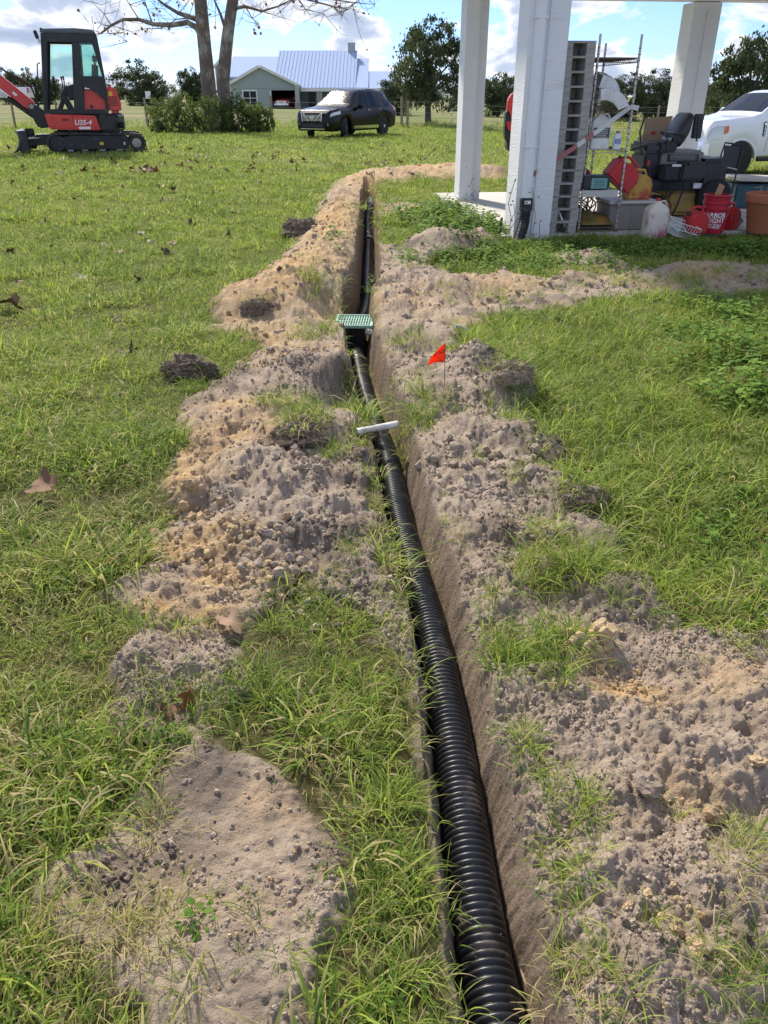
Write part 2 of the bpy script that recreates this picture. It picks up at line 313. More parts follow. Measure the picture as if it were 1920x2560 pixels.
def surface(x, y, fine=True):
    """height and soil masks of the dug-up ground at world x, y"""
    x = np.asarray(x, float); y = np.asarray(y, float)
    z = T(x, y); near = 1 - sst(20, 26, y)
    ws = 0.045 + .014 * y; wx = ws * fbm(x * 3.7, y * 3.7, 4, 11, .6); wy = ws * fbm(x * 3.7, y * 3.7, 4, 23, .6)
    sd = np.maximum(poly_sd(x + wx, y + wy, LEFT_SPOIL), poly_sd(x + wx, y + wy, RIGHT_SPOIL))
    sd = sd + .04 * (1 - sst(1.6, 2.6, y)) * (x < .1)
    isl = poly_sd(x + wx, y + wy, ISLAND)
    sd = np.minimum(sd, -isl + 0.0)
    soft = 0.03 + 0.012 * y
    dirt = sst(-0.3, 1.0, sd / soft) * near * sst(0.2, 0.5, y + 0.6)
    heap = np.zeros_like(x)
    for c, h, a, b in HEAPS_W:
        heap = np.maximum(heap, 0) + 0
        g = h * np.exp(-(((x - c.x) / a) ** 2 + ((y - c.y) / b) ** 2) ** 1.2)
        heap = np.sqrt(heap ** 2 + g ** 2)
    for c, h, a, b in PITS_W:
        heap = heap - h * np.exp(-(((x - c.x) / a) ** 2 + ((y - c.y) / b) ** 2) ** 1.5)
    lump = 0.5 + 0.5 * fbm(x * 3.1 + 5, y * 3.1, 3, 41)
    z = z + heap * near * (0.72 + 0.55 * lump) + dirt * 0.025
    rough_ = dirt * sst(0.6, 1.4, y + .5)
    flat = np.exp(-(((x + 0.42) / .38) ** 2 + ((y - 1.1) / .42) ** 2) ** 2)        # trodden patch near the lens
    amp = (1 - 0.7 * flat) * (0.55 + 0.45 * sst(.15, .55, lump))
    far = 1 + 0.12 * y
    z = z + rough_ * amp * (0.045 * fbm(x * 6, y * 6, 3, 51) + 0.020 * fbm(x * 17, y * 17, 4, 57, .6))
    if fine:
        c1 = cells(x * 13, y * 13, 61); c2 = cells(x * 31, y * 31, 67); c3 = cells(x * 70, y * 70, 71)
        z = z + rough_ * amp * (0.008 * c1 * sst(.3, .7, perlin(x * 4, y * 4, 73) + .45) + 0.006 * c2 * sst(-.2, .3, perlin(x * 5, y * 5, 75)) + 0.006 * c3 * (y < 5) + 0.015 * fbm(x * 38, y * 38, 4, 77, .7) * (y < 8))
    z = z + (1 - dirt) * (0.012 * fbm(x * 4, y * 4, 3, 81)) * near
    # trench
    d = x - tx(y); wob = 0.022 * fbm(y * 6, x * 0 + 1, 3, 91); wob2 = 0.02 * fbm(y * 5, x * 0 + 7, 3, 95)
    wl = 0.052 + 0.012 * sst(2, 5, y) + wob; wr = 0.066 + 0.025 * sst(2, 5, y) + wob2
    sl = 0.034 + 0.012 * sst(3, 8, y); sr = 0.05 - 0.0 * sst(2.5, 5, y) + .02 * perlin(y * 2.3, y * 0, 99)
    e = np.where(d < 0, (-d - wl) / sl, (d - wr) / sr)
    e = e + ((.16 + .2 * sst(3, 6, y)) * fbm(x * 5, y * 5, 4, 101, .6) + .12 * fbm(x * 31, y * 31, 3, 105, .6)) * (e > -.3)
    zc = np.interp(y, [0, 1.2, 2.2, 3.0, 4.8, 6, 9, 15], [-0.095, -0.10, -0.112, -0.135, -0.21, -0.27, -0.26, -0.22]) - 0.062
    endf = 1 - sst(14.6, 15.6, y)
    t = np.clip(e, 0, 1); t = t ** 0.75
    floor = zc + 0.012 * fbm(x * 20, y * 20, 3, 103)
    zt = floor * (1 - t) + z * t
    cut = endf
    z = z * (1 - cut) + zt * cut
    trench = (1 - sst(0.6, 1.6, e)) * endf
    # soil colours
    nn = fbm(x * 1.7, y * 1.7, 3, 111)
    sand = np.zeros_like(x)
    for u, v, a, b, s in ((720, 500, .35, 3.0, .95), (640, 600, .5, .9, .95), (560, 640, .6, .8, .85), (800, 400, .7, 3.2, .7), (930, 372, 2.0, 2.5, .75), (730, 665, .3, .5, .8), (540, 720, .5, .5, .6), (960, 505, .35, .6, .75), (1080, 625, .5, .35, .45), (1290, 590, .35, .3, .4), (1530, 600, .5, .4, .65),
                          (440, 970, .25, .25, .8), (400, 1020, .12, .2, .8), (420, 1180, .2, .12, .85), (470, 1240, .14, .14, .9), (330, 1300, .12, .1, .8), (450, 1320, .12, .1, .9), (1360, 1480, .11, .07, 1.0), (1270, 1400, .06, .07, .7), (940, 1250, .05, .25, .7), (550, 870, .3, .15, .7), (700, 750, .3, .25, .55), (520, 930, .3, .2, .6), (600, 1230, .15, .1, .4), (480, 1900, .25, .2, .12), (1050, 700, .35, .3, .45), (900, 640, .3, .4, .4), (1450, 1700, .12, .1, .35), (1600, 1450, .15, .1, .4), (640, 1720, .15, .08, .25), (360, 1880, .12, .08, .25)):
        c = on(u, v, 0.05); g = s * np.exp(-(((x - c.x) / a) ** 2 + ((y - c.y) / b) ** 2)); sand = np.maximum(sand, g)
    sand = np.clip(sand + 0.35 * nn * (sand > .05) + 0.25 * fbm(x * 9, y * 9, 3, 117) * (sand > .1), 0, 1)
    dark = sst(0.12, 0.5, fbm(x * 2.6 + 9, y * 2.6, 4, 121)) * (1 - sand) * .9
    for u, v, r in ((650, 960, .14), (655, 505, .3), (560, 672, .16), (620, 630, .16), (1120, 850, .16), (1200, 950, .12), (1260, 1080, .14), (1340, 1290, .13), (1290, 1160, .1), (380, 1810, .09), (250, 1880, .08)):
        c = on(u, v, 0.05); dark = np.maximum(dark, .9 * np.exp(-((x - c.x) ** 2 + (y - c.y) ** 2) / r ** 2))
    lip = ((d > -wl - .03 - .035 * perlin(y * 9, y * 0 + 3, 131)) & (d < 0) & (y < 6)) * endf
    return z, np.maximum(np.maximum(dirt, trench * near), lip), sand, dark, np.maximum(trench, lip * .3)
def sz(x, y): return float(surface(np.array([x]), np.array([y]), False)[0][0])

ys = [-12, -8, -5, -3.5, -2.5, -1.8, -1.3, -.9]
y = -.6
while y < 1600:
    ys.append(y)
    if y < 0.55: dy = 0.035
    elif y < 0.8: dy = 0.012
    else: dy = 0.0013 * (y * y + 2.25)
    if y < 12: dy = min(dy, 0.04)
    elif y < 20.5: dy = min(dy, 0.09)
    else: dy = max(0.25, (y - 18) * 0.07)
    y += dy
ys = np.array(ys); NC = 640; s = np.linspace(-1, 1, NC)
W_ = 1.9 + 0.72 * np.clip(ys, 0, None) + 0.5 * np.clip(-ys, 0, None)
W_ = np.where(ys > 26, W_ + (ys - 26) * 0.6, W_)
off = 0.34 * s + 0.66 * s ** 3
X = (tx(ys) * (1 - sst(30, 60, ys)))[:, None] + W_[:, None] * off[None, :]; Y = np.repeat(ys[:, None], NC, 1)
Zg, dirtm, sandm, darkm, trm = surface(X.ravel(), Y.ravel())
V = np.stack([X.ravel(), Y.ravel(), Zg], 1).astype(np.float32)
nr = len(ys); ii = (np.arange(nr - 1)[:, None] * NC + np.arange(NC - 1)[None, :]).ravel()
F = np.stack([ii, ii + 1, ii + NC + 1, ii + NC], 1).astype(np.int32)
me = bpy.data.meshes.new('ground'); me.vertices.add(len(V)); me.vertices.foreach_set('co', V.ravel())
me.loops.add(F.size); me.loops.foreach_set('vertex_index', F.ravel()); me.polygons.add(len(F))
me.polygons.foreach_set('loop_start', np.arange(0, F.size, 4, dtype=np.int32)); me.polygons.foreach_set('loop_total', np.full(len(F), 4, np.int32))
me.update(calc_edges=True); me.polygons.foreach_set('use_smooth', np.ones(len(F), bool))
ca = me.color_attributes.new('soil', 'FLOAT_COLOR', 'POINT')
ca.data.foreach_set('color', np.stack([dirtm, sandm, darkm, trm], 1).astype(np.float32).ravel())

gm = bpy.data.materials.new('soil_and_turf'); t, p, n, l = nodes_of(gm)
at_ = n('ShaderNodeAttribute'); at_.attribute_name = 'soil'; sep = n('ShaderNodeSeparateColor'); l(at_.outputs['Color'], sep.inputs[0])
geo = n('ShaderNodeNewGeometry'); pos = geo.outputs['Position']
def noise(scale, detail=4, rough=0.55, vec=pos):
    q = n('ShaderNodeTexNoise'); q.inputs['Scale'].default_value = scale; q.inputs['Detail'].default_value = detail; q.inputs['Roughness'].default_value = rough; l(vec, q.inputs['Vector']); return q.outputs['Fac']
def mixc(f, a, b):
    q = n('ShaderNodeMix'); q.data_type = 'RGBA'
    for k, val in ((0, f), (6, a), (7, b)):
        if isinstance(val, bpy.types.NodeSocket): l(val, q.inputs[k])
        else: q.inputs[k].default_value = val if k == 0 else (*val, 1)
    return q.outputs[2]
def ramp(f, *stops):
    q = n('ShaderNodeValToRGB'); r = q.color_ramp
    r.elements[0].position, r.elements[0].color = stops[0][0], (*stops[0][1], 1); r.elements[1].position, r.elements[1].color = stops[-1][0], (*stops[-1][1], 1)
    for a, c in stops[1:-1]: e = r.elements.new(a); e.color = (*c, 1)
    l(f, q.inputs[0]); return q.outputs[0]
def mth(op, a, b=0.0, clamp=False):
    q = n('ShaderNodeMath'); q.operation = op; q.use_clamp = clamp
    for k, val in ((0, a), (1, b)):
        if isinstance(val, bpy.types.NodeSocket): l(val, q.inputs[k])
        else: q.inputs[k].default_value = val
    return q.outputs[0]
grey = ramp(noise(7, 6, .65), (.3, (.235, .18, .136)), (.5, (.36, .288, .222)), (.72, (.46, .378, .297)))
grey = mixc(mth('MULTIPLY', noise(90, 3), .5), grey, (.40, .325, .255))
sandc = ramp(noise(9, 5, .6), (.3, (.39, .24, .105)), (.5, (.53, .355, .17)), (.7, (.59, .435, .25)))
soilc = mixc(sep.outputs['Green'], grey, sandc)
soilc = mixc(mth('MULTIPLY', sep.outputs['Blue'], .75), soilc, (.115, .092, .076))
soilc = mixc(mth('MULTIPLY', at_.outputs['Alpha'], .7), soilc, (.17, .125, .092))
thatch = ramp(noise(35, 4, .7), (.3, (.05, .045, .018)), (.5, (.085, .08, .03)), (.7, (.17, .145, .07)))
lawn = ramp(noise(1.2, 5, .6), (.3, (.16, .165, .045)), (.5, (.19, .215, .045)), (.7, (.25, .26, .07)))
lawn = mixc(mth('MULTIPLY', noise(14, 4, .7), .6), lawn, (.12, .12, .04))
field = ramp(noise(.12, 5, .6), (.35, (.22, .19, .10)), (.5, (.16, .17, .06)), (.65, (.13, .17, .05)))
spx = n('ShaderNodeSeparateXYZ'); l(pos, spx.inputs[0]); yy = spx.outputs['Y']
def band(a, b): q = n('ShaderNodeMapRange'); q.inputs['From Min'].default_value = a; q.inputs['From Max'].default_value = b; l(yy, q.inputs['Value']); q.interpolation_type = 'SMOOTHSTEP'; return q.outputs[0]
turf = mixc(band(5, 15), thatch, lawn); turf = mixc(band(38, 46), turf, field)
dirtf = mth('ADD', sep.outputs['Red'], mth('MULTIPLY', mth('SUBTRACT', noise(26, 4, .7), .5), mth('MULTIPLY', mth('MULTIPLY', sep.outputs['Red'], mth('SUBTRACT', 1.0, sep.outputs['Red'])), 5.0)), True)
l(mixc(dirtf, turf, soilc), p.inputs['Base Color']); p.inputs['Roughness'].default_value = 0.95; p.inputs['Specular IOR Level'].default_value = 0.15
h = mth('ADD', mth('MULTIPLY', noise(40, 6, .7), .022), mth('ADD', mth('MULTIPLY', noise(150, 5, .7), .007), mth('MULTIPLY', noise(520, 3, .6), .0022)))
b = n('ShaderNodeBump'); b.inputs['Strength'].default_value = 0.85; b.inputs['Distance'].default_value = 1.0; l(h, b.inputs['Height']); l(b.outputs[0], p.inputs['Normal'])
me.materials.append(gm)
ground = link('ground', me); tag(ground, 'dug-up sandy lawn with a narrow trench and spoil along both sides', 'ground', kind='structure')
from mathutils.bvhtree import BVHTree
def drop(x, y):                                # height of the built ground under a point
    hit, loc, nn, i, = False, None, None, None
    ok, loc, nor, idx = ground.ray_cast(Vector((x, y, 5)), Vector((0, 0, -1)))
    return loc.z if ok else Tz(x, y)
# ------------------------------------------------------------------ grass, weeds and crumbs of soil
def leafy_mat(name, cols, dry, trans=0.35, rough=0.55):
    """blade colour from the vertex colour: red = which shade, green = height on the blade, blue = dryness"""
    m = bpy.data.materials.new(name); t, p, n, l = nodes_of(m)
    a = n('ShaderNodeAttribute'); a.attribute_name = 'tone'; s = n('ShaderNodeSeparateColor'); l(a.outputs['Color'], s.inputs[0])
    rp = n('ShaderNodeValToRGB'); e = rp.color_ramp.elements; e[0].position = 0; e[0].color = (*cols[0], 1); e[1].position = 1; e[1].color = (*cols[-1], 1)
    for i, c in enumerate(cols[1:-1]): q = rp.color_ramp.elements.new((i + 1) / (len(cols) - 1)); q.color = (*c, 1)
    oi = n('ShaderNodeObjectInfo'); 
    ad = n('ShaderNodeMath'); ad.operation = 'MULTIPLY_ADD'; l(oi.outputs['Random'], ad.inputs[0]); ad.inputs[1].default_value = 0.35; 
    sb = n('ShaderNodeMath'); sb.operation = 'SUBTRACT'; l(s.outputs['Red'], sb.inputs[0]); sb.inputs[1].default_value = 0.175; l(sb.outputs[0], ad.inputs[2]); ad.use_clamp = True
    geo = n('ShaderNodeNewGeometry'); nz = n('ShaderNodeTexNoise'); nz.inputs['Scale'].default_value = 0.55; nz.inputs['Detail'].default_value = 3; l(geo.outputs['Position'], nz.inputs['Vector'])
    a2 = n('ShaderNodeMath'); a2.operation = 'MULTIPLY_ADD'; l(nz.outputs['Fac'], a2.inputs[0]); a2.inputs[1].default_value = 0.9; 
    s2 = n('ShaderNodeMath'); s2.operation = 'SUBTRACT'; l(ad.outputs[0], s2.inputs[0]); s2.inputs[1].default_value = 0.45; l(s2.outputs[0], a2.inputs[2]); a2.use_clamp = True
    l(a2.outputs[0], rp.inputs[0])
    mx = n('ShaderNodeMix'); mx.data_type = 'RGBA'; l(s.outputs['Blue'], mx.inputs[0]); l(rp.outputs[0], mx.inputs[6]); mx.inputs[7].default_value = (*dry, 1)
    l(mx.outputs[2], p.inputs['Base Color']); p.inputs['Roughness'].default_value = rough; p.inputs['Specular IOR Level'].default_value = 0.2
    tr = n('ShaderNodeBsdfTranslucent'); l(mx.outputs[2], tr.inputs[0]); ms = n('ShaderNodeMixShader'); ms.inputs[0].default_value = trans
    l(p.outputs[0], ms.inputs[1]); l(tr.outputs[0], ms.inputs[2]); l(ms.outputs[0], t.nodes['Material Output'].inputs[0])
    return m
GRASS = leafy_mat('grass_blade', [(.08, .16, .022), (.16, .28, .036), (.285, .40, .052), (.43, .49, .085)], (.56, .45, .25), .5)
WEED = leafy_mat('weed_leaf', [(.07, .14, .022), (.12, .22, .035), (.20, .32, .05)], (.28, .30, .07), .35, .75)
def np_mesh(name, V, F, tone, m, smooth=True):
    me = bpy.data.meshes.new(name); me.from_pydata([tuple(q) for q in V], [], [tuple(q) for q in F])
    a = me.color_attributes.new('tone', 'FLOAT_COLOR', 'POINT'); a.data.foreach_set('color', np.asarray(tone, np.float32).ravel())
    me.materials.append(m)
    if smooth: me.polygons.foreach_set('use_smooth', [True] * len(me.polygons))
    return me
def blades(n, rad, hmin, hmax, wmin, wmax, lean, seg, dry, rg, flop=0.0, shade=(0, 1)):
    V, F, C = [], [], []
    for _ in range(n):
        a = rg.uniform(0, 6.283); r = rad * math.sqrt(rg.random()); bx, by = r * math.cos(a), r * math.sin(a)
        hgt = rg.uniform(hmin, hmax); wd = rg.uniform(wmin, wmax); az = a + rg.normal(0, .9); ln = abs(rg.normal(lean, lean * .5)) + .05
        cur = rg.uniform(.3, 1.6) + (flop if rg.random() < .5 else 0); d = (math.cos(az), math.sin(az)); sd = (-d[1], d[0]); tw = rg.normal(0, .6)
        isdry = rg.random() < dry; tone = (rg.uniform(*shade), 0, rg.uniform(.55, 1) if isdry else rg.uniform(0, .12), 1)
        o = len(V); x = 0.0; z = 0.0; ang = ln
        for i in range(seg + 1):
            t = i / seg; ww = wd * (1 - t ** 1.6) * (.55 + .45 * min(1, t * 4)) / 2
            ct, st = math.cos(tw * t), math.sin(tw * t)
            cx, cy = bx + d[0] * x, by + d[1] * x
            if i == seg: V.append((cx, cy, z)); C.append(tone)
            else:
                ox, oy, oz = sd[0] * ww * ct, sd[1] * ww * ct, ww * st
                V += [(cx - ox, cy - oy, z - oz), (cx + ox, cy + oy, z + oz)]; C += [tone, tone]
            x += math.sin(ang) * hgt / seg; z += math.cos(ang) * hgt / seg; ang += cur / seg * (1 + t)
            z = max(z, .004)
        for i in range(seg - 1): F.append((o + 2 * i, o + 2 * i + 1, o + 2 * i + 3, o + 2 * i + 2))
        F.append((o + 2 * seg - 2, o + 2 * seg - 1, o + 2 * seg))
    return V, F, C
rg = np.random.default_rng(3)
TUFT_NEAR = [np_mesh('turf_tuft', *blades(19, .05, .05, .165, .0032, .0064, .72, 5, .32, rg, 1.0), GRASS) for _ in range(6)]
TUFT_DRY = [np_mesh('turf_tuft', *blades(18, .05, .04, .11, .0018, .004, 1.15, 5, .8, rg, .9), GRASS) for _ in range(3)]
TUFT_TALL = [np_mesh('turf_tuft', *blades(16, .035, .10, .22, .0035, .0065, .45, 6, .10, rg, .6), GRASS) for _ in range(5)]
TUFT_MID = [np_mesh('turf_tuft', *blades(26, .09, .05, .13, .005, .009, .55, 3, .16, rg, .6), GRASS) for _ in range(5)]
TUFT_FAR = [np_mesh('turf_tuft', *blades(26, .22, .035, .075, .012, .022, .55, 2, .12, rg, .3), GRASS) for _ in range(4)]
def leaf_plant(n, rad, hgt, lsize, rg, stems=True):
    V, F, C = [], [], []
    for _ in range(n):
        a = rg.uniform(0, 6.283); r = rad * math.sqrt(rg.random()); h = hgt * (1 - (r / rad) ** 2 * .6) * rg.uniform(.35, 1)
        az = a + rg.normal(0, .8); tilt = rg.uniform(-.2, .9); s = lsize * rg.uniform(.55, 1.2)
        c = Vector((r * math.cos(a), r * math.sin(a), h)); d = Vector((math.cos(az) * math.cos(tilt), math.sin(az) * math.cos(tilt), -math.sin(tilt) * .6 + .2)).normalized()
        sd = d.cross(Vector((0, 0, 1))).normalized(); up = sd.cross(d); fold = .18; o = len(V); tn = (rg.uniform(0, 1), 0, 1 * (rg.random() < .05) * .7, 1)
        for t, w_, zz in ((0, 0, 0), (.3, .26, .04), (.62, .30, .03), (.85, .15, -.03)):
            m_ = c + d * s * t + up * s * zz
            V += [m_ - sd * s * w_ + up * s * fold * w_, m_, m_ + sd * s * w_ + up * s * fold * w_]; C += [tn] * 3
        V.append(c + d * s - up * s * .08); C.append(tn)
        for i in range(3): F += [(o + 3 * i, o + 3 * i + 1, o + 3 * i + 4, o + 3 * i + 3), (o + 3 * i + 1, o + 3 * i + 2, o + 3 * i + 5, o + 3 * i + 4)]
        F += [(o + 9, o + 10, o + 12), (o + 10, o + 11, o + 12)]
    return V, F, C
WEEDS = [np_mesh('weed_tuft', *leaf_plant(30, .12, .20, .075, rg), WEED) for _ in range(3)] + [np_mesh('weed_tuft', *leaf_plant(40, .14, .26, .05, rg), WEED) for _ in range(3)]

XY_AREA = lambda y0, y1: 0
def spread(n, y0, y1, k=0.66, c=1.0, p=1.0):
    yv = y0 + (y1 - y0) * rng.random(n) ** p; hw = c + k * yv
    return (rng.random(n) * 2 - 1) * hw, yv
SLAB_P = Vector((1.40, 9.62)); BYAW = math.atan2(0.43, 3.7)                     # front corner and turn of the carport slab
bx_ = Vector((math.cos(BYAW), math.sin(BYAW))); by_ = Vector((-math.sin(BYAW), math.cos(BYAW)))
def on_slab(x, y, m=0.0):
    a = (x - SLAB_P.x) * bx_.x + (y - SLAB_P.y) * bx_.y; b_ = (x - SLAB_P.x) * by_.x + (y - SLAB_P.y) * by_.y
    return (a > -m) & (b_ > -m) & (b_ < 4.6 + m) & (a < 9)
GP = dict(p=[], r=[], s=[], i=[]); ALLT = TUFT_NEAR + TUFT_DRY + TUFT_TALL + TUFT_MID + TUFT_FAR
I_NEAR, I_DRY, I_TALL, I_MID, I_FAR = range(0, 6), range(6, 9), range(9, 14), range(14, 19), range(19, 23)
def put(x, y, sel, smin, smax, tilt=.15, dz=-0.006):
    z = surface(x, y)[0] + dz; n_ = len(x)
    GP['p'].append(np.stack([x, y, z], 1)); GP['r'].append(np.stack([rng.normal(0, tilt, n_), rng.normal(0, tilt, n_), rng.random(n_) * 6.283], 1))
    GP['s'].append(rng.uniform(smin, smax, n_)); GP['i'].append(rng.choice(np.array(list(sel)), n_))
def lawn(n, y0, y1, sel, smin, smax, k=.66, c=1.0, p=1.0, thin=0.0, tilt=.15):
    x, yv = spread(n, y0, y1, k, c, p); z, d, sa, dk, tr = surface(x, yv, False)
    isl = poly_sd(x, yv, ISLAND) > -.03; keep = (~isl | (rng.random(n) < .03 + .38 * sst(-.2, .25, fbm(x * 5, yv * 5, 3, 211)))) & (rng.random(n) > d * 2.2 - .2 + thin * (fbm(x * 2.2, yv * 2.2, 3, 201) + .2)) & ~on_slab(x, yv, .02) & (tr < .25)
    put(x[keep], yv[keep], sel, smin, smax, tilt); GP['s'][-1] *= .62 + .75 * sst(-.35, .45, fbm(x[keep] * 1.9, yv[keep] * 1.9, 3, 207))
lawn(8500, .55, 2.4, list(I_NEAR) + list(I_DRY) + list(I_DRY)[:2], .65, 1.15, p=.8, thin=.35)
lawn(11000, 2.2, 5.5, list(I_NEAR) + list(I_NEAR)[:2] + list(I_DRY), .7, 1.25, p=.8, thin=.3)
lawn(4200, 3.0, 5.5, I_MID, .6, 1.0, thin=.3)
lawn(15000, 5.2, 11, I_MID, .7, 1.15, p=.8, thin=.25)
lawn(2600, 4.5, 11, list(I_DRY), .9, 1.6, thin=.2)
lawn(22000, 9.5, 20, list(I_MID) + list(I_FAR), .7, 1.1, c=.5, k=.6, p=.75)
lawn(24000, 18, 47, I_FAR, .9, 1.5, c=0, k=.56, p=.7)
# lusher, taller grass on the right and along the trench lip, seen against the light
def clump(u, v, n, rx, ry, sel, smin, smax, z=0.05, tilt=.2, lim=2.0):
    c = on(u, v, z); x = c.x + rng.normal(0, rx, n); yv = c.y + rng.normal(0, ry, n)
    tr = surface(x, yv, False)[4]; k_ = tr < lim; put(x[k_], yv[k_], sel, smin, smax, tilt)
T3 = list(I_TALL) + list(I_NEAR)[:2]
for u, v, n, rx, ry, a, b_ in [(1250, 760, 90, .5, .35, .8, 1.2), (1350, 870, 110, .4, .3, .8, 1.2), (1270, 930, 70, .25, .25, .7, 1.1), (1450, 950, 90, .35, .3, .7, 1.1), (1350, 1050, 60, .2, .2, .6, 1.0), (1500, 1130, 90, .3, .2, .6, 1.0), (1560, 1250, 60, .2, .15, .6, .9), (1150, 740, 60, .3, .25, .8, 1.1), (1080, 720, 30, .2, .2, .7, 1),
                               (900, 880, 26, .07, .10, .6, 1.0), (870, 930, 8, .05, .06, .6, .9), (880, 905, 18, .06, .06, .7, 1.1), (680, 925, 24, .08, .06, .6, .9), (705, 965, 10, .04, .05, .5, .8), (620, 880, 16, .08, .05, .6, .9), (720, 840, 18, .12, .06, .6, .9), (870, 740, 10, .06, .1, .6, .9), (840, 820, 14, .05, .1, .5, .9), (690, 640, 20, .12, .15, .8, 1.2), (700, 700, 12, .1, .1, .6, .9), (660, 720, 10, .15, .08, .6, .9), (770, 720, 8, .05, .05, .6, .9),
                               (1120, 860, 16, .06, .06, .6, .9), (1220, 1230, 46, .09, .05, .6, 1.0), (1180, 1400, 42, .08, .06, .55, .9), (1090, 1410, 20, .04, .05, .55, .85), (1140, 1600, 10, .025, .05, .45, .7), (1230, 1720, 10, .04, .03, .5, .7), (1250, 1880, 12, .03, .05, .5, .75), (1270, 2060, 5, .03, .03, .4, .7), (1150, 1250, 10, .06, .05, .5, .8), (1060, 1280, 6, .03, .04, .5, .7), (930, 1130, 9, .03, .04, .4, .6),
                               (680, 1330, 34, .10, .09, .45, .8), (730, 1450, 34, .10, .08, .45, .8), (790, 1560, 24, .05, .07, .45, .8), (840, 1700, 24, .04, .06, .4, .7), (870, 1850, 22, .04, .05, .4, .7), (840, 2000, 24, .05, .05, .4, .7), (870, 2120, 24, .05, .05, .4, .7), (540, 1500, 26, .08, .06, .5, .8), (400, 1520, 20, .1, .08, .5, .8), (760, 1190, 5, .03, .03, .4, .6),
                               (480, 2000, 5, .1, .06, .3, .6), (620, 2020, 5, .08, .05, .3, .6), (340, 1340, 12, .12, .03, .5, .8), (1620, 1400, 8, .08, .05, .4, .7), (1500, 2150, 8, .1, .04, .4, .7), (1400, 1990, 4, .05, .03, .3, .5), (1620, 1800, 8, .05, .04, .4, .6), (1640, 2150, 14, .05, .04, .4, .7)]:
    clump(u, v, n, rx, ry, T3, a, b_)
for u, v, n, rx, ry in [(60, 2100, 60, .12, .08), (200, 2000, 40, .1, .06), (330, 1980, 20, .06, .04), (100, 2200, 50, .12, .05), (330, 1770, 18, .03, .03), (1250, 2130, 20, .06, .04), (1180, 1230, 14, .08, .03), (1060, 1180, 10, .08, .05), (1310, 1230, 12, .06, .04), (1640, 1900, 14, .05, .05), (1500, 1030, 40, .3, .15), (1600, 1010, 40, .2, .1)]:
    clump(u, v, n, rx, ry, I_DRY, .6, 1.1, .03, .3)
_n = 2600; _x = rng.uniform(.5, 4.6, _n); _y = rng.uniform(2.2, 7.4, _n); _d = surface(_x, _y, False); _k = (_d[1] < .3) & (fbm(_x * 1.6, _y * 1.6, 3, 231) > -.25); put(_x[_k], _y[_k], T3, .55, 1.05)
_n = 1500; _x = rng.uniform(-4.5, .2, _n); _y = rng.uniform(1.2, 6.5, _n); _d = surface(_x, _y, False); _k = (_d[1] < .2) & (_d[4] < .1) & (fbm(_x * 1.6, _y * 1.6, 3, 233) > .12); put(_x[_k], _y[_k], T3, .45, .85)
_y = rng.uniform(.7, 6, 70); _x = tx(_y) + .15 + .03 * rng.random(70); put(_x, _y, I_DRY, .35, .8, .6)
for _u, _v, _m in ((1230, 590, 60), (1420, 612, 60), (1120, 640, 30), (1620, 600, 40), (1000, 590, 20)): clump(_u, _v, _m, .3, .16, list(I_MID) + list(I_TALL), .5, .9)
for _m, _y0, _y1, _sel in ((2600, .9, 5, list(I_NEAR) + list(I_DRY)), (1400, 4.5, 12, I_MID)):
    _x, _y = spread(_m, _y0, _y1); _d = surface(_x, _y, False); _k = (_d[1] > .05) & (_d[1] < .995) & (_d[4] < .1) & (fbm(_x * 3.1, _y * 3.1, 3, 241) > .02); put(_x[_k], _y[_k], _sel, .45, .85, .3)

P_ = {k_: np.concatenate(v_) for k_, v_ in GP.items()}
scatter('lawn_grass', P_['p'], P_['r'], P_['s'], P_['i'], np.zeros(len(P_['s'])), ALLT, 'green and straw-coloured lawn grass around the trench', 'grass')
# weeds: broad-leaved ground cover along the slab and on the right
WP = []
def weeds(u, v, n, rx, ry, a, b_, z=0.05):
    c = on(u, v, z); x = c.x + rng.normal(0, rx, n); yv = c.y + rng.normal(0, ry, n); k_ = ~on_slab(x, yv, -.05); x, yv = x[k_], yv[k_]
    WP.append((np.stack([x, yv, surface(x, yv, False)[0] - .02], 1), rng.uniform(a, b_, len(x))))
for q in [(1000, 470, 60, .35, .5, .9, 1.4), (1040, 500, 60, .3, .3, .9, 1.4), (960, 455, 30, .3, .4, .8, 1.1), (1010, 555, 40, .35, .15, .6, .9), (1150, 575, 50, .45, .15, .6, .9), (1060, 545, 30, .2, .15, .6, .9), (990, 432, 12, .2, .4, .6, 1.0), (930, 505, 10, .2, .2, .5, .8),
          (1230, 532, 80, .35, .10, .45, .75), (1350, 535, 90, .35, .10, .45, .75), (1470, 532, 90, .35, .10, .45, .75), (1600, 532, 100, .4, .10, .45, .75), (1720, 530, 60, .4, .12, .45, .75), (1480, 545, 30, .4, .1, .6, .9), (1630, 545, 40, .35, .12, .6, 1),
          (1600, 680, 40, .3, .3, .6, 1.0), (1500, 720, 16, .3, .2, .5, .8), (1560, 760, 16, .25, .2, .5, .9), (1400, 700, 14, .4, .2, .4, .7), (1630, 760, 30, .2, .3, .7, 1.1), (1600, 860, 16, .15, .12, .7, 1.1), (1650, 1080, 12, .12, .12, .35, .6), (1580, 1140, 6, .1, .05, .35, .6), (1640, 1230, 10, .08, .08, .35, .6), (1450, 1190, 5, .2, .1, .2, .4), (350, 1570, 4, .05, .02, .15, .3), (140, 1700, 3, .1, .05, .15, .25), (450, 1960, 1, .01, .01, .3, .32), (1100, 840, 4, .1, .06, .3, .5), (1160, 1390, 3, .03, .03, .2, .3), (1050, 2080, 3, .02, .02, .2, .28), (850, 2150, 4, .05, .03, .15, .3), (640, 590, 4, .2, .2, .4, .6)]:
    weeds(*q)
pw = np.concatenate([q[0] for q in WP]); sw = np.concatenate([q[1] for q in WP]); nw = len(pw)
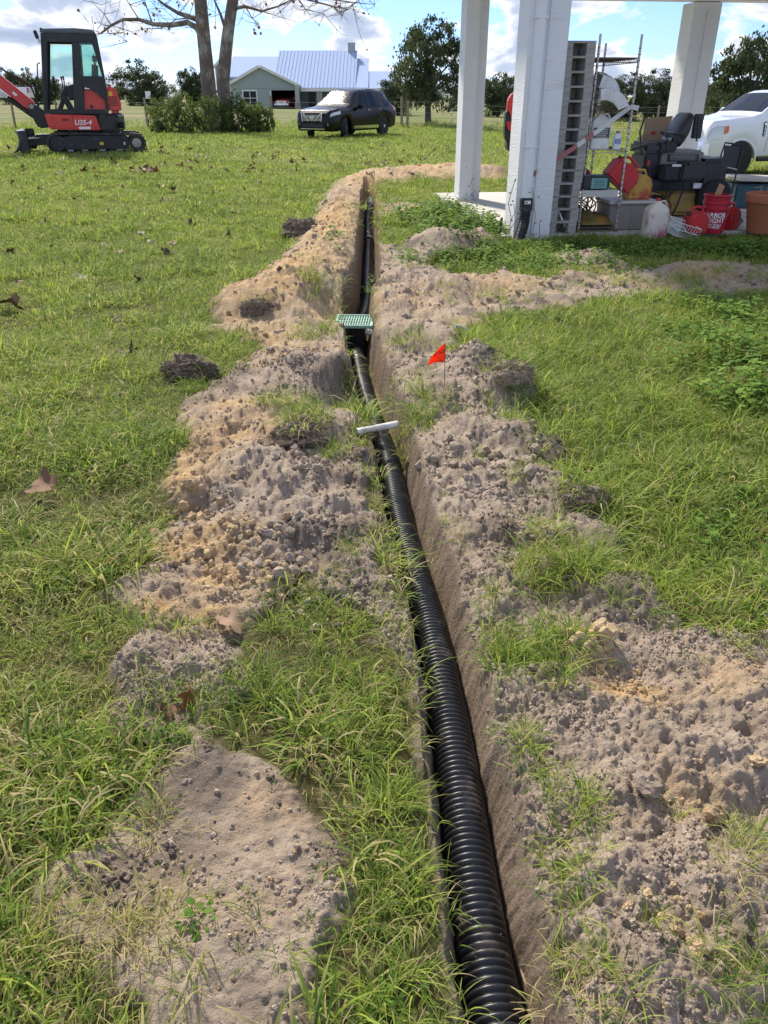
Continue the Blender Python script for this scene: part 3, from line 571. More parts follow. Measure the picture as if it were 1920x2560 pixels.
scatter('weeds', pw, np.stack([rng.normal(0, .15, nw), rng.normal(0, .15, nw), rng.random(nw) * 6.283], 1), sw, rng.integers(0, 6, nw), np.zeros(nw), WEEDS, 'low broad-leaved weeds along the slab and among the grass', 'weeds')
# crumbs and clods of soil
def clod_mesh(name, sub, rough_, rg, m):
    bm = bmesh.new(); bmesh.ops.create_icosphere(bm, subdivisions=sub, radius=1.0); ax = rg.uniform(.65, 1.1, 3)
    pv = np.array([v_.co[:] for v_ in bm.verts]); k_ = rg.uniform(0, 50)
    d = 1 + rough_ * fbm(pv[:, 0] * 1.4 + k_, pv[:, 1] * 1.4 + pv[:, 2] * 1.9, 3, 5) + rough_ * .5 * rg.normal(0, .35, len(pv))
    for v_, dd in zip(bm.verts, d): v_.co = Vector((v_.co.x * ax[0] * dd, v_.co.y * ax[1] * dd, v_.co.z * ax[2] * dd * .8))
    me = bpy.data.meshes.new(name); bm.to_mesh(me); bm.free(); me.materials.append(m)
    return me
def clod_mat(name, c0, c1, c2):
    m = bpy.data.materials.new(name); t, p, n, l = nodes_of(m); g_ = n('ShaderNodeNewGeometry'); oi = n('ShaderNodeObjectInfo')
    nz = n('ShaderNodeTexNoise'); nz.inputs['Scale'].default_value = 30; nz.inputs['Detail'].default_value = 5; l(g_.outputs['Position'], nz.inputs['Vector'])
    a = n('ShaderNodeMath'); a.operation = 'MULTIPLY_ADD'; l(oi.outputs['Random'], a.inputs[0]); a.inputs[1].default_value = .6; l(nz.outputs['Fac'], a.inputs[2])
    sb = n('ShaderNodeMath'); sb.operation = 'SUBTRACT'; l(a.outputs[0], sb.inputs[0]); sb.inputs[1].default_value = .3
    rp = n('ShaderNodeValToRGB'); e = rp.color_ramp.elements; e[0].position = .2; e[0].color = (*c0, 1); e[1].position = .85; e[1].color = (*c2, 1); q = e.new(.5); q.color = (*c1, 1)
    l(sb.outputs[0], rp.inputs[0]); l(rp.outputs[0], p.inputs['Base Color']); p.inputs['Roughness'].default_value = .95; p.inputs['Specular IOR Level'].default_value = .15
    n2 = n('ShaderNodeTexNoise'); n2.inputs['Scale'].default_value = 220; n2.inputs['Detail'].default_value = 4; l(g_.outputs['Position'], n2.inputs['Vector'])
    b = n('ShaderNodeBump'); b.inputs['Distance'].default_value = .006; l(n2.outputs['Fac'], b.inputs['Height']); l(b.outputs[0], p.inputs['Normal'])
    return m
CLOD_G = clod_mat('grey_clod', (.27, .21, .16), (.345, .276, .213), (.42, .343, .268)); CLOD_S = clod_mat('sand_clod', (.36, .25, .14), (.45, .325, .19), (.52, .39, .24)); CLOD_D = clod_mat('dark_clod', (.13, .103, .082), (.19, .153, .122), (.26, .21, .17))
CL = [clod_mesh('clod', 2, .5, rg, CLOD_G) for _ in range(5)] + [clod_mesh('clod', 2, .45, rg, CLOD_S) for _ in range(3)] + [clod_mesh('clod', 2, .7, rg, CLOD_D) for _ in range(2)]
def crumbs(n, y0, y1, r0, r1, p=.8, pw=3.0):
    x, yv = spread(n, y0, y1, .55, .8, p); z, d, sa, dk, tr = surface(x, yv)
    dens = sst(-.02, .42, fbm(x * 2.7, yv * 2.7, 4, 301, .6)); flatp = np.exp(-(((x + .42) / .38) ** 2 + ((yv - 1.1) / .42) ** 2) ** 2); keep = (rng.random(n) > flatp * .72) & (d > .5) & ((tr < .4) | ((tr < .97) & (rng.random(n) < .35) & (x > tx(yv)))) & (rng.random(n) < .10 + .9 * dens); x, yv, z, sa, dk = x[keep], yv[keep], z[keep], sa[keep], dk[keep]; m = len(x)
    s_ = r0 + (r1 - r0) * rng.random(m) ** pw; u_ = rng.random(m)
    return np.stack([x, yv, z - s_ * .15], 1), s_, np.where(u_ < sa * 1.1, rng.integers(5, 8, m), np.where(rng.random(m) < dk * .8, rng.integers(8, 10, m), rng.integers(0, 5, m)))
cs = [crumbs(120000, .6, 2.3, .0022, .009, .8, 3), crumbs(80000, 2.0, 5, .0035, .016, .8, 3.5), crumbs(40000, 4.5, 12, .006, .032, .8, 4), crumbs(5000, 11, 20, .012, .05, .8, 3), crumbs(120, .8, 6, .015, .03, .8, 2)]
# a few places where lumps lie thick
for u, v, n_, r_, s0, s1, k0 in [(1270, 1400, 60, .05, .006, .02, 5), (1330, 1440, 70, .06, .004, .014, 5), (480, 1180, 90, .09, .006, .02, 5), (560, 1230, 60, .07, .005, .016, 5), (600, 1190, 60, .08, .008, .028, 0), (400, 1080, 20, .08, .01, .03, 5), (1460, 1960, 14, .025, .006, .016, 5), (700, 1260, 50, .08, .006, .02, 0), (1150, 1420, 40, .06, .005, .015, 0), (380, 1840, 60, .07, .004, .012, 0), (250, 1880, 60, .06, .004, .012, 8), (1120, 980, 60, .12, .008, .03, 0), (650, 1010, 60, .12, .008, .03, 0), (1000, 1000, 50, .12, .008, .03, 0)]:
    c = on(u, v, .05); x = c.x + rng.normal(0, r_, n_); yv = c.y + rng.normal(0, r_ * 1.1, n_); s_ = s0 + (s1 - s0) * rng.random(n_) ** 2
    cs.append((np.stack([x, yv, surface(x, yv)[0] + s_ * .3], 1), s_, rng.integers(k0, min(k0 + 3, 10) if k0 else 5, n_)))
pc = np.concatenate([q[0] for q in cs]); scs = np.concatenate([q[1] for q in cs]); ic = np.concatenate([q[2] for q in cs]); n_ = len(pc)
yq = .6 + 3.6 * rng.random(260) ** 1.4; xq = tx(yq) + rng.normal(0, .024, 260); zq = np.array([PIPE_Z(a_) for a_ in yq]) + np.sqrt(np.maximum(.0575 ** 2 - (xq - tx(yq)) ** 2, 0)); pc = np.concatenate([pc, np.stack([xq, yq, zq], 1)]); scs = np.concatenate([scs, (.0009 + .002 * rng.random(260) ** 3) * (rng.random(260) < .5)]); ic = np.concatenate([ic, rng.integers(8, 10, 260)]); n_ = len(pc)
scatter('soil_crumbs', pc, rng.random((n_, 3)) * 6.28, scs, ic, np.zeros(n_), CL, 'loose crumbs and clods of grey and sandy soil on the spoil', 'soil')
print('instances', len(P_['s']), nw, n_)
# ------------------------------------------------------------------ drain pipes, basin, flag, clumps, dead leaves
BLACK_PE = mat('black_polyethylene', (.012, .012, .014), .38, var=.3, vscale=30, dirt=(.12, .10, .08), dirt_amt=.22)
PVC = mat('white_pvc', (.78, .77, .74), .4, var=.05, dirt=(.42, .36, .28), dirt_amt=.35, vscale=25)
def pipe_path(y0, y1, step=.03):
    out = []
    for yv in np.arange(y0, y1, step): out.append(Vector((float(tx(yv)), yv, PIPE_Z(yv))))
    return out
def corrugated(path, r, amp, pitch, n, per):
    """sweep a ribbed profile along a path"""
    P = np.array([p[:] for p in path]); seg = np.linalg.norm(np.diff(P, axis=0), axis=1); s_ = np.concatenate([[0], np.cumsum(seg)]); Lt = s_[-1]
    k = int(Lt / pitch) * per; ss = np.linspace(0, Lt, k + 1); C = np.stack([np.interp(ss, s_, P[:, i]) for i in range(3)], 1)
    ph = (np.arange(k + 1) % per) / per; prof = r - amp + amp * np.clip(np.sin(np.pi * np.clip((ph - .16) / .84, 0, 1)), 0, 1) ** .55 * 1.0
    Tn = np.gradient(C, axis=0); Tn /= np.linalg.norm(Tn, axis=1)[:, None]
    for _ in range(3): Tn[1:-1] = (Tn[:-2] + Tn[1:-1] + Tn[2:]) / 3
    A = np.cross(Tn, [0, 0, 1]); A /= np.linalg.norm(A, axis=1)[:, None]; B = np.cross(A, Tn)
    an = np.arange(n) / n * 2 * np.pi
    V = C[:, None, :] + prof[:, None, None] * (A[:, None, :] * np.cos(an)[None, :, None] + B[:, None, :] * np.sin(an)[None, :, None])
    idx = np.arange(k)[:, None] * n + np.arange(n)[None, :]; nx = np.arange(k)[:, None] * n + (np.arange(n)[None, :] + 1) % n
    Fq = np.stack([idx, nx, nx + n, idx + n], 2).reshape(-1, 4)
    me = bpy.data.meshes.new('pipe'); me.from_pydata(V.reshape(-1, 3).tolist(), [], Fq.tolist()); me.polygons.foreach_set('use_smooth', [True] * len(me.polygons)); me.update()
    return me
me = corrugated(pipe_path(.15, 5.86), .0585, .0085, .0178, 28, 6); me.materials.append(BLACK_PE)
o = thing('corrugated_pipe', (0, 0, 0), 'black corrugated drain pipe lying in the near trench below the green grate', 'pipe')
pb = link('pipe_wall', me, o)
q = MB(); q.lathe([(.064, -.05), (.066, -.045), (.066, -.012), (.063, -.008), (.063, .008), (.066, .012), (.066, .045), (.064, .05)], (0, 0, 0), 28, 'y', True)
cpl = q.build('coupling', BLACK_PE, o, smooth=50); yv = 5.55; cpl.location = (float(tx(yv)), yv, PIPE_Z(yv)); cpl.rotation_euler = (0, 0, -math.atan((float(tx(yv + .1)) - float(tx(yv - .1))) / .2))
me = corrugated(pipe_path(6.12, 14.6), .0585, .006, .0178, 14, 4); me.materials.append(BLACK_PE)
o = thing('corrugated_pipe', (0, 0, 0), 'far run of black drain pipe with couplings beyond the green grate', 'pipe')
link('pipe_wall', me, o)
for yv in (7.75, 11.0):
    c = cpl.copy(); COL.objects.link(c); c.parent = o; c.location = (float(tx(yv)), yv, PIPE_Z(yv)); c.rotation_euler = (0, 0, 0); c.scale = (1.18, 1.4, 1.18)
q = MB(); q.lathe([(.05, 0), (.052, .01), (.052, .32), (.05, .33)], (0, 0, 0), 16, 'y'); e_ = q.build('end_stub', mat('grey_pvc', (.5, .5, .5), .45), o, smooth=50)
yv = 14.55; e_.location = (float(tx(yv)), yv, PIPE_Z(yv) + .03); e_.rotation_euler = (.12, 0, 0)
# catch basin with green grate
gc = on(766, 694, -.05); GREEN = mat('green_grate_plastic', (.30, .50, .39), .5, var=.12, dirt=(.30, .30, .24), dirt_amt=.25, vscale=40)
o = thing('catch_basin', (gc.x, gc.y, -.05), 'square green slotted drain grate on a black catch basin in the trench', 'drain', rz=R(-3))
o.rotation_euler = (R(2), 0, R(-3))
MB().ring([(-.15, -.15), (.15, -.15), (.15, .15), (-.15, .15)], [(-.132, -.132), (.132, -.132), (.132, .132), (-.132, .132)], -.012, .012, 'z').build('grate_frame', GREEN, o, bevel=.003)
gq = MB()
for k in range(14): gq.box((-.130 + .020 * k, 0, .0), (.0075, .262, .010))
for k in range(5): gq.box((0, -.132 + .066 * k, -.001), (.262, .010, .012))
gq.build('grille', GREEN, o)
bq = MB(); bq.ring([(-.095, -.125), (.085, -.125), (.085, .125), (-.095, .125)], [(-.085, -.112), (.075, -.112), (.075, .112), (-.085, .112)], -.36, -.014, 'z'); bq.box((-.005, 0, -.365), (.18, .25, .012)); bq.build('basin_box', BLACK_PE, o, bevel=.004)
for s_ in (-1, 1): MB().lathe([(.068, 0), (.07, .005), (.07, .06), (.066, .065)], (0, .125 * s_ + (-.065 if s_ < 0 else 0), -.27), 20, 'y').build('outlet', BLACK_PE, o, smooth=50)
MB().tube([(.10, -.10, -.05), (.17, -.12, -.055)], .024, 12).build('vent_stub', PVC, o, smooth=50)
# broken white pipe across the trench
a, b_ = on(774, 932, .035), on(857, 916, .03); d_ = (b_ - a); a = a - d_ * .04
q = MB(); q.tube([a, b_], .0168, 14, False); q.tube([b_, a], .0125, 14, False)
o = thing('water_pipe', (0, 0, 0), 'short white plastic water pipe sticking out across the trench', 'pipe'); q.build('pipe_wall', PVC, o, smooth=60)
q = MB(); dd = d_.normalized(); q.tube([b_ - dd * .008, b_ + dd * .003], .0172, 14); rim_ = q.build('cut_end', mat('cut_pvc', (.6, .58, .52), .7), o, smooth=40)
# orange marker flag
fb = on(961, 828, .10); fz = drop(fb.x, fb.y); fy = fb.y
tl, tr_, br, bl = at(950, 746, fy), at(962, 741, fy), at(961, 782, fy), at(923, 787, fy)
org = Vector((fb.x, fb.y, fz)); o = thing('marker_flag', org, 'small orange plastic marker flag with black print on a wire stake', 'flag')
FL = mat('orange_flag_film', (.95, .10, .015), .45, var=.06, vscale=30)
_t, _p, _n, _l = FL.node_tree, FL.node_tree.nodes['Principled BSDF'], FL.node_tree.nodes.new, FL.node_tree.links.new; _tr = _n('ShaderNodeBsdfTranslucent'); _tr.inputs[0].default_value = (.98, .13, .02, 1); _ms = _n('ShaderNodeMixShader'); _ms.inputs[0].default_value = .55; _l(_p.outputs[0], _ms.inputs[1]); _l(_tr.outputs[0], _ms.inputs[2]); _l(_ms.outputs[0], _t.nodes['Material Output'].inputs[0])
rows = []
NU, NV = 12, 8
for i in range(NU + 1):
    s_ = i / NU; row = []
    top = tr_.lerp(at(931, 768, fy), s_) ; bot = br.lerp(bl, s_)
    for j in range(NV + 1):
        p_ = bot.lerp(top, j / NV); p_ = p_ + Vector((0, .022 * math.sin(s_ * 4.2 + j * .12) * s_ ** .6, 0)); row.append(p_ - org)
    rows.append(row)
fl = MB().grid(rows).build('flag_sheet', FL, o, smooth=60); md = fl.modifiers.new('thick', 'SOLIDIFY'); md.thickness = .0006
MB().tube([Vector((0, 0, -.06)), tr_ - org + Vector((0, 0, .005))], .0016, 6).build('wire_stake', mat('wire', (.08, .08, .08), .4, .6), o)
INK = mat('black_ink', (.02, .02, .02), .7)
tm = text_mesh('CATV', .026, .0003, bold=.0007); tm.materials.append(INK); lt = link('lettering', tm, o)
c_ = (tr_ + bl) / 2 - org; lt.location = ((tr_.x + bl.x) / 2 - org.x + .014, -.026, (tr_.z + br.z) / 2 - org.z + .004); lt.rotation_euler = (math.pi / 2, R(-30), 0); lt.scale = (-.95, 1, 1)
q = MB(); [q.box((br.x - org.x - .03 - .004 * k_, -.024, br.z - org.z + .014 + .010 * k_), (.034 - .004 * k_, .0006, .0028)) for k_ in range(3)]; q.build('small_print', INK, o)
# grey stick on the right-hand spoil
a = on(983, 703, .10); b_ = on(1010, 697, .10); a.z = drop(a.x, a.y) + .02; b_.z = drop(b_.x, b_.y) + .03
q = MB().tube([a, (a + b_) / 2 + Vector((0, 0, .004)), b_], [.012, .013, .011], 8); tag(q.build('pipe_scrap', mat('bleached_wood', (.5, .5, .48), .8), None, smooth=50), 'short pale grey scrap of pipe on the right-hand spoil', 'scrap')
# sod clumps
SODS = [(408, 795, .19, 'dark upturned sod clump with roots on the lawn edge, left of the trench'), (648, 955, .15, 'dark sod clump with grass on top left of the white pipe'), (652, 508, .24, 'dark sod clump beside the far sandy ridge'), (556, 674, .13, 'small dark sod clump on the sandy spoil left of the grate'), (1106, 858, .12, 'sod clump with hanging grass on right spoil below the orange flag'), (1262, 1085, .10, 'dark sod clump at the grass edge right of the spoil'), (1330, 1290, .10, 'grey crumbly sod clump on right spoil near the right grass edge'), (612, 628, .15, 'flat dark sod clump on top of the left sandy spoil'), (1190, 1180, .08, 'low sod clump matted with cut grass on the right spoil')]
ROOTM = mat('roots', (.14, .095, .06), .9, var=.3, vscale=60)
CLOD_H = CLOD_D; SODS = [q_ for i_, q_ in enumerate(SODS) if i_ not in (6, 7)]
for k, (u, v, r_, lab) in enumerate(SODS):
    c = on(u, v + r_ * 40, .03); z0 = drop(c.x, c.y); o = thing('sod_clump', (c.x, c.y, z0 - r_ * (.22 if k else -.02)), lab, 'sod clump')
    bm = bmesh.new(); bmesh.ops.create_icosphere(bm, subdivisions=5, radius=1.0); pv = np.array([w_.co[:] for w_ in bm.verts]); kk = k * 7.3
    d = 1 + .38 * fbm(pv[:, 0] * 1.3 + kk, pv[:, 1] * 1.3 + pv[:, 2] * 1.7, 3, 7) + .16 * (fbm(pv[:, 0] * 5 + kk, pv[:, 1] * 5, 3, 9, .65) + fbm(pv[:, 1] * 5, pv[:, 2] * 5 + kk, 3, 12, .65)) + .07 * rg.normal(0, .4, len(pv))
    for w_, dd_ in zip(bm.verts, d): w_.co = Vector((w_.co.x * 1.05 * dd_, w_.co.y * .9 * dd_, w_.co.z * .72 * dd_ + .05)) * r_ * .82
    sm = bpy.data.meshes.new('soil'); bm.to_mesh(sm); bm.free(); sm.materials.append(CLOD_G if u == 1106 else CLOD_H); link('soil', sm, o)
    V, F, C = blades(int(160 + 100 * (r_ > .12)), r_ * .9, .03, .09, .0016, .0035, 1.1, 4, 1.0, rg, .8)
    V = [(x_, y_, z_ * .8 + r_ * .62 * max(0, 1 - (x_ * x_ + y_ * y_) / (r_ * r_ * 1.3)) ** .5 - .01) for x_, y_, z_ in V]
    rm = np_mesh('roots', V, F, C, ROOTM); link('roots', rm, o)
    if k in (1, 2, 3, 4, 5, 6):
        V, F, C = blades(110 if k == 1 or k == 4 else 60, r_ * .7, .06, .15, .003, .0055, .8, 5, .25, rg, .8)
        V = [(x_, y_ + r_ * .2, z_ + r_ * .5) for x_, y_, z_ in V]; link('grass', np_mesh('grass', V, F, C, GRASS), o)
# rocks of hard sand
for u, v, r_, lab in [(1290, 1385, .055, 'broken lump of hard yellowish sand standing on the right spoil'), (415, 1062, .035, 'angular lump of ochre sandstone on the left spoil edge'), (1395, 1705, .04, 'grey slab of hard soil on the right spoil'), (1630, 1670, .022, 'rounded tan stone at the right edge of the photo'), (575, 1172, .028, 'tan lump among grey clods on the left spoil'), (1540, 1770, .028, 'split tan clod low on the right spoil'), (1355, 2335 - 380, .014, 'small tan stone at the head of a cluster on right spoil'), (1500, 2050, .02, 'half-buried pale stone near the bottom right')]:
    c = on(u, v, .04); z0 = drop(c.x, c.y); m_ = clod_mesh('stone', 3, .55, rg, CLOD_G if 'grey' in lab else CLOD_S); o = link('soil_lump', m_); o.location = (c.x, c.y, z0 + r_ * .3); o.scale = (r_, r_, r_ * (1.2 if u == 1290 else .8)); o.rotation_euler = (rg.random(), rg.random(), rg.random() * 6); tag(o, lab, 'soil lump')
# dead leaves
LEAFM = []
for nm, c0 in (('dead_leaf_brown', (.20, .105, .055)), ('dead_leaf_tan', (.34, .22, .14)), ('dead_leaf_dark', (.085, .05, .032)), ('dead_leaf_rust', (.32, .12, .04)), ('dead_leaf_pale', (.46, .38, .29))):
    LEAFM.append(mat(nm, c0, .7, var=.25, vscale=30, bump=.002, bscale=90))
def leaf_mesh(kind, rg, m, curl):
    V, F = [], []; n = 40; pts = []
    for k in range(n):
        a = 2 * math.pi * k / n; lob = .62 + .38 * abs(math.cos(2.5 * (a))) ** .7 + .05 * math.sin(13 * a)
        if abs(((a + math.pi) % (2 * math.pi)) - math.pi) > 2.75: lob *= .6
        pts.append((lob * math.cos(a), lob * .92 * math.sin(a)))
    fold = rg.uniform(-.6, .6); k1, k2 = rg.uniform(0, 6, 2)
    def lift(x_, y_): 
        r2 = x_ * x_ + y_ * y_
        return curl * (.55 * r2 * math.cos(2 * math.atan2(y_, x_) + k1) + .25 * r2 + .18 * math.sin(4 * x_ + k2) * math.sin(3.3 * y_ + k1) + abs(y_) * fold * .5)
    for rr in (0.0, .35, .7, 1.0):
        if rr == 0: V.append((0, 0, lift(0, 0)))
        else: V += [(x_ * rr, y_ * rr, lift(x_ * rr, y_ * rr)) for x_, y_ in pts]
    for k in range(n):
        k2_ = (k + 1) % n; F.append((0, 1 + k, 1 + k2_))
        for r0 in (1, 1 + n): F.append((r0 + k, r0 + n + k, r0 + n + k2_, r0 + k2_))
    z0 = min(q[2] for q in V); V = [(x_, y_, z_ - z0) for x_, y_, z_ in V]
    mb = MB(); mb.add(V, F); mb.tube([(-.55, 0, V[0][2] * .6), (-.85, .05, .06), (-1.25, .12, .1)], .02, 4)
    me = mb.mesh('dead_leaf', smooth=60, fix=False); me.materials.append(m); return me
LV = [leaf_mesh(0, rg, LEAFM[i % 5], c) for i, c in enumerate((.9, .6, 1.1, .8, .5, .7, 1.0, .5, .9, .6))]
def leaf(u, v, size, lab, kind, group=None, z=.02, up=.028, name='dead_leaf', tilt=.35):
    c = on(u, v, z)
    for _ in range(3): zz = float(surface(np.array([c.x]), np.array([c.y]), False)[0][0]); c = on(u, v, zz + up)
    o = link(name, LV[kind]); o.location = (c.x, c.y, zz + up * .8); o.scale = (size,) * 3; o.rotation_euler = (rg.normal(0, tilt), rg.normal(0, tilt), rg.random() * 6.28); tag(o, lab, 'leaf', group); return o
leaf(93, 1048, .075, 'large curled brown sycamore leaf on the left lawn, nearest in the grass', 5, up=.06, tilt=.15).rotation_euler[2] = .2
leaf(22, 662, .11, 'large brown leaf at the left edge of the lawn', 0, up=.05)
leaf(497, 1345, .055, 'flat tan leaf lying between the grass and left spoil', 1, up=.02, tilt=.15)
leaf(352, 1545, .045, 'folded brown leaf lying on the small spoil patch', 0, up=.02, tilt=.5); leaf(415, 1500, .04, 'long curled rust-brown leaf standing up behind the folded one', 3, up=.03, tilt=1.0)
lawn_lab = 'brown dead leaf lying on the open lawn left of the trench'
for i, (u, v) in enumerate([(108, 533), (141, 578), (178, 601), (300, 608), (398, 627), (424, 449), (413, 489), (319, 524), (375, 526), (361, 546), (256, 547), (223, 530), (492, 507), (506, 461), (354, 435), (406, 430), (441, 409), (459, 418), (373, 411), (260, 404), (244, 425), (166, 430), (87, 407), (30, 393), (211, 381), (129, 374), (347, 405), (530, 411), (42, 608), (305, 505), (281, 763), (450, 357), (342, 376), (250, 690), (520, 380), (560, 395), (590, 370), (470, 380), (410, 365), (95, 480), (200, 470), (20, 545)]):
    leaf(u, v, (.055, .07, .085, .065)[i % 4] * (.9 if v < 560 else .8), lawn_lab, (2, 0, 4, 2, 7, 5, 2, 9, 6)[i % 9], 'dead leaves on the lawn')
far_lab = 'small dead leaf scattered on the far lawn below the twin trunks'
for i in range(150):
    v = 372 - 68 * rg.random() ** 1.2; u = rg.uniform(150, 980) if rg.random() < .8 else rg.uniform(0, 1000)
    leaf(u, v, rg.uniform(.05, .095), far_lab, int(rg.choice([0, 1, 2, 3, 3, 4, 5, 6])), 'dead leaves on the far lawn', up=.03, tilt=.5)
# bare root hanging out of the trench wall
rp = [on(1120, 2040, -.12), on(1128, 2100, -.13), on(1150, 2160, -.12), on(1165, 2215, -.1)]
tag(MB().tube(rp, [.002, .0035, .004, .005], 6).build('tree_root', mat('root_bark', (.30, .21, .15), .9, bump=.002, bscale=200), None, smooth=60), 'thin bare root along the trench wall at the bottom of the photo', 'root')
# ------------------------------------------------------------------ carport: slab, posts, roof, downspout
WHITE = mat('white_painted_wood', (.74, .75, .76), .6, var=.05, vscale=5, bump=.006, bscale=24, stretch=(.35, .35, 3.2), dirt=(.55, .53, .47), dirt_amt=.08)
CONC = mat('concrete', (.52, .50, .47), .9, var=.12, vscale=2.5, bump=.002, bscale=120, dirt=(.36, .33, .29), dirt_amt=.3)
def L2W(a, b_, z=0.0): q = SLAB_P + bx_ * a + by_ * b_; return Vector((q.x, q.y, z))
def W2L(p_): d = Vector((p_.x, p_.y)) - SLAB_P; return d.dot(bx_), d.dot(by_)
bp = on(1108, 520, .02); SLAB_P = Vector((bp.x, bp.y)) + bx_ * -.12 + by_ * .10
o = thing('concrete_slab', (SLAB_P.x, SLAB_P.y, 0), 'pale concrete carport slab', 'slab', rz=BYAW); o['kind'] = 'structure'
for i in range(3): MB().box((1.5 + i * 3.0, 2.3, -.06), (2.99, 4.6, .24)).build('panel', CONC, o, bevel=.008)
SLABZ = .06
cpo = thing('carport', (SLAB_P.x, SLAB_P.y, SLABZ), 'white open-sided carport on thick square posts with horizontal-grained cladding', 'carport', rz=BYAW)
def lp(u, v, z=SLABZ): return W2L(on(u, v, z))
pa, pb_ = W2L(bp); HZ = 2.655
def post(x0, x1, y0, y1, z0=-.06, z1=HZ, lab=None):
    p_ = MB().box(((x0 + x1) / 2, (y0 + y1) / 2, (z0 + z1) / 2), (x1 - x0, y1 - y0, z1 - z0)).build('post', WHITE, cpo, bevel=.006)
    if lab: p_['label'] = lab
    return p_
post(pa, pa + .43, pb_, pb_ + .44, -.1, lab='thick front post with the downspout')
tb = MB(); tb.box((pa + .215, pb_ - .009, 1.3), (.012, .014, 2.8)); tb.build('corner_trim', WHITE, cpo)
la, lb = lp(991, 434); post(la, la + .20, lb, lb + .40, lab='slim rear post on the left'); post(la + .202, la + .35, lb + .12, lb + .34, lab='board fixed beside the slim rear post')
ra, rb = W2L(at(1464, 245, 13.45)); post(ra, ra + .42, rb, rb + .40, lab='rear post behind the mower')
MB().box((ra + .22, rb - .012, 1.4), (.03, .02, 2.3)).build('conduit', WHITE, cpo, bevel=.004); MB().box((ra + .13, rb - .02, .92), (.07, .035, .11)).build('outlet_box', mat('outlet_white', (.7, .7, .68), .5), cpo, bevel=.006)
for bx0, by0 in ((7.6, pb_), (7.6, rb)): post(bx0, bx0 + .42, by0, by0 + .40)
MB().box(((la + 8.2) / 2, lb + .2, HZ + .16), (8.2 - la, .30, .30)).build('beam', WHITE, cpo, bevel=.006); MB().box((4.0, pb_ + .22, HZ + .16), (8.4, .30, .30)).build('beam', WHITE, cpo, bevel=.006)
for xx in (pa + .2, 7.8): MB().box((xx, (pb_ + lb) / 2 + .2, HZ + .16), (.28, lb - pb_ - .32, .28)).build('beam', WHITE, cpo, bevel=.006)
MB().prism([(-.6, HZ + .32), (4.9, HZ + .32), (4.9, HZ + .42), (2.2, HZ + 1.15), (-.6, HZ + .42)], -.35, 8.6, 'x').build('roof', mat('galvanised_roof', (.55, .57, .6), .4, .6), cpo)
# downspout with black adapter
DS = mat('white_aluminium', (.72, .74, .76), .38, var=.04)
o = thing('downspout', L2W(pa + .05, pb_, SLABZ), 'white metal downspout with black ribbed adapter on the thick front post', 'downspout', rz=BYAW)
q = MB(); q.prism([(0, -.002), (.022, -.078), (.04, -.084), (.085, -.084), (.103, -.078), (.122, -.002)], .36, 2.75, 'z'); q.build('spout', DS, o, bevel=.004)
q = MB(); [q.box((.06, -.042, zz), (.132, .094, .02)) for zz in (.95, 2.15)]; q.build('strap', DS, o, bevel=.002)
ad = MB(); ad.box((.06, -.045, .36), (.125, .1, .14)); ad.build('adapter', BLACK_PE, o, bevel=.01)
MB().box((.06, -.0975, .385), (.07, .004, .035)).build('sticker', mat('sticker_white', (.8, .8, .8), .5), o)
MB().box((.045, -.101, .384), (.02, .003, .018)).build('sticker_print', INK, o)
me = corrugated([Vector((.06, -.05, .30 - .02 * i)) + Vector((-.0012 * i * i * .35, -.0006 * i * i, 0)) for i in range(22)], .062, .009, .02, 18, 5); me.materials.append(BLACK_PE); link('ribbed_hose', me, o)
# thin bare vines on the posts
VINE = mat('vine_stem', (.22, .17, .12), .9); VLEAF = mat('vine_leaf', (.16, .17, .06), .6)
def vine(u0, v0, yd, pts, lab):
    o = thing('vine', at(u0, v0, yd), lab, 'vine'); b0 = o.location.copy(); q = MB(); lf = MB()
    for chain in pts:
        pp = [at(u, v, yd) - b0 for u, v in chain]; q.tube(pp, .004, 5)
        for p_ in pp[1:]:
            for _ in range(1):
                c = p_ + Vector(rg.normal(0, .03, 3)); s_ = .018; lf.add([c, c + Vector((s_, 0, s_ * .4)), c + Vector((s_ * 1.3, 0, -s_ * .5)), c + Vector((s_ * .3, .01, -s_ * .7))], [(0, 1, 2, 3)])
    q.build('stem', VINE, o); lf.build('leaf_cluster', VLEAF, o, fix=False)['kind'] = 'stuff'
vine(1008, 440, 12.9, [[(1008, 440), (1003, 410), (1010, 385), (1004, 365)], [(1005, 420), (1016, 400), (1022, 385)], [(1010, 430), (1020, 418), (1026, 412)]], 'sparse climbing vine on the foot of the slim rear post')
vine(1100, 505, 9.1, [[(1100, 505), (1104, 470), (1098, 440), (1106, 410), (1114, 385)], [(1102, 480), (1112, 460), (1110, 440)], [(1098, 500), (1120, 470)]], 'bare thread-like vine on the thick front post left of the downspout')
vine(1150, 510, 9.15, [[(1150, 510), (1156, 470), (1153, 430), (1149, 405)], [(1165, 512), (1166, 480)], [(1190, 510), (1188, 485), (1194, 470)]], 'bare thread-like vine on the thick front post right of the downspout')
# ------------------------------------------------------------------ things stored on the slab
def Z5(zx, zy, y): return at((zx * .3255 + 1380) / KD, (zy * .3255 + 60) / KD, y)
def base5(zx, zy): return on((zx * .3255 + 1380) / KD, (zy * .3255 + 60) / KD, SLABZ)
GREYWOOD = mat('weathered_grey_wood', (.42, .40, .37), .9, var=.25, vscale=9, bump=.004, bscale=50, stretch=(.4, 2, 2), dirt=(.26, .24, .215), dirt_amt=.35)
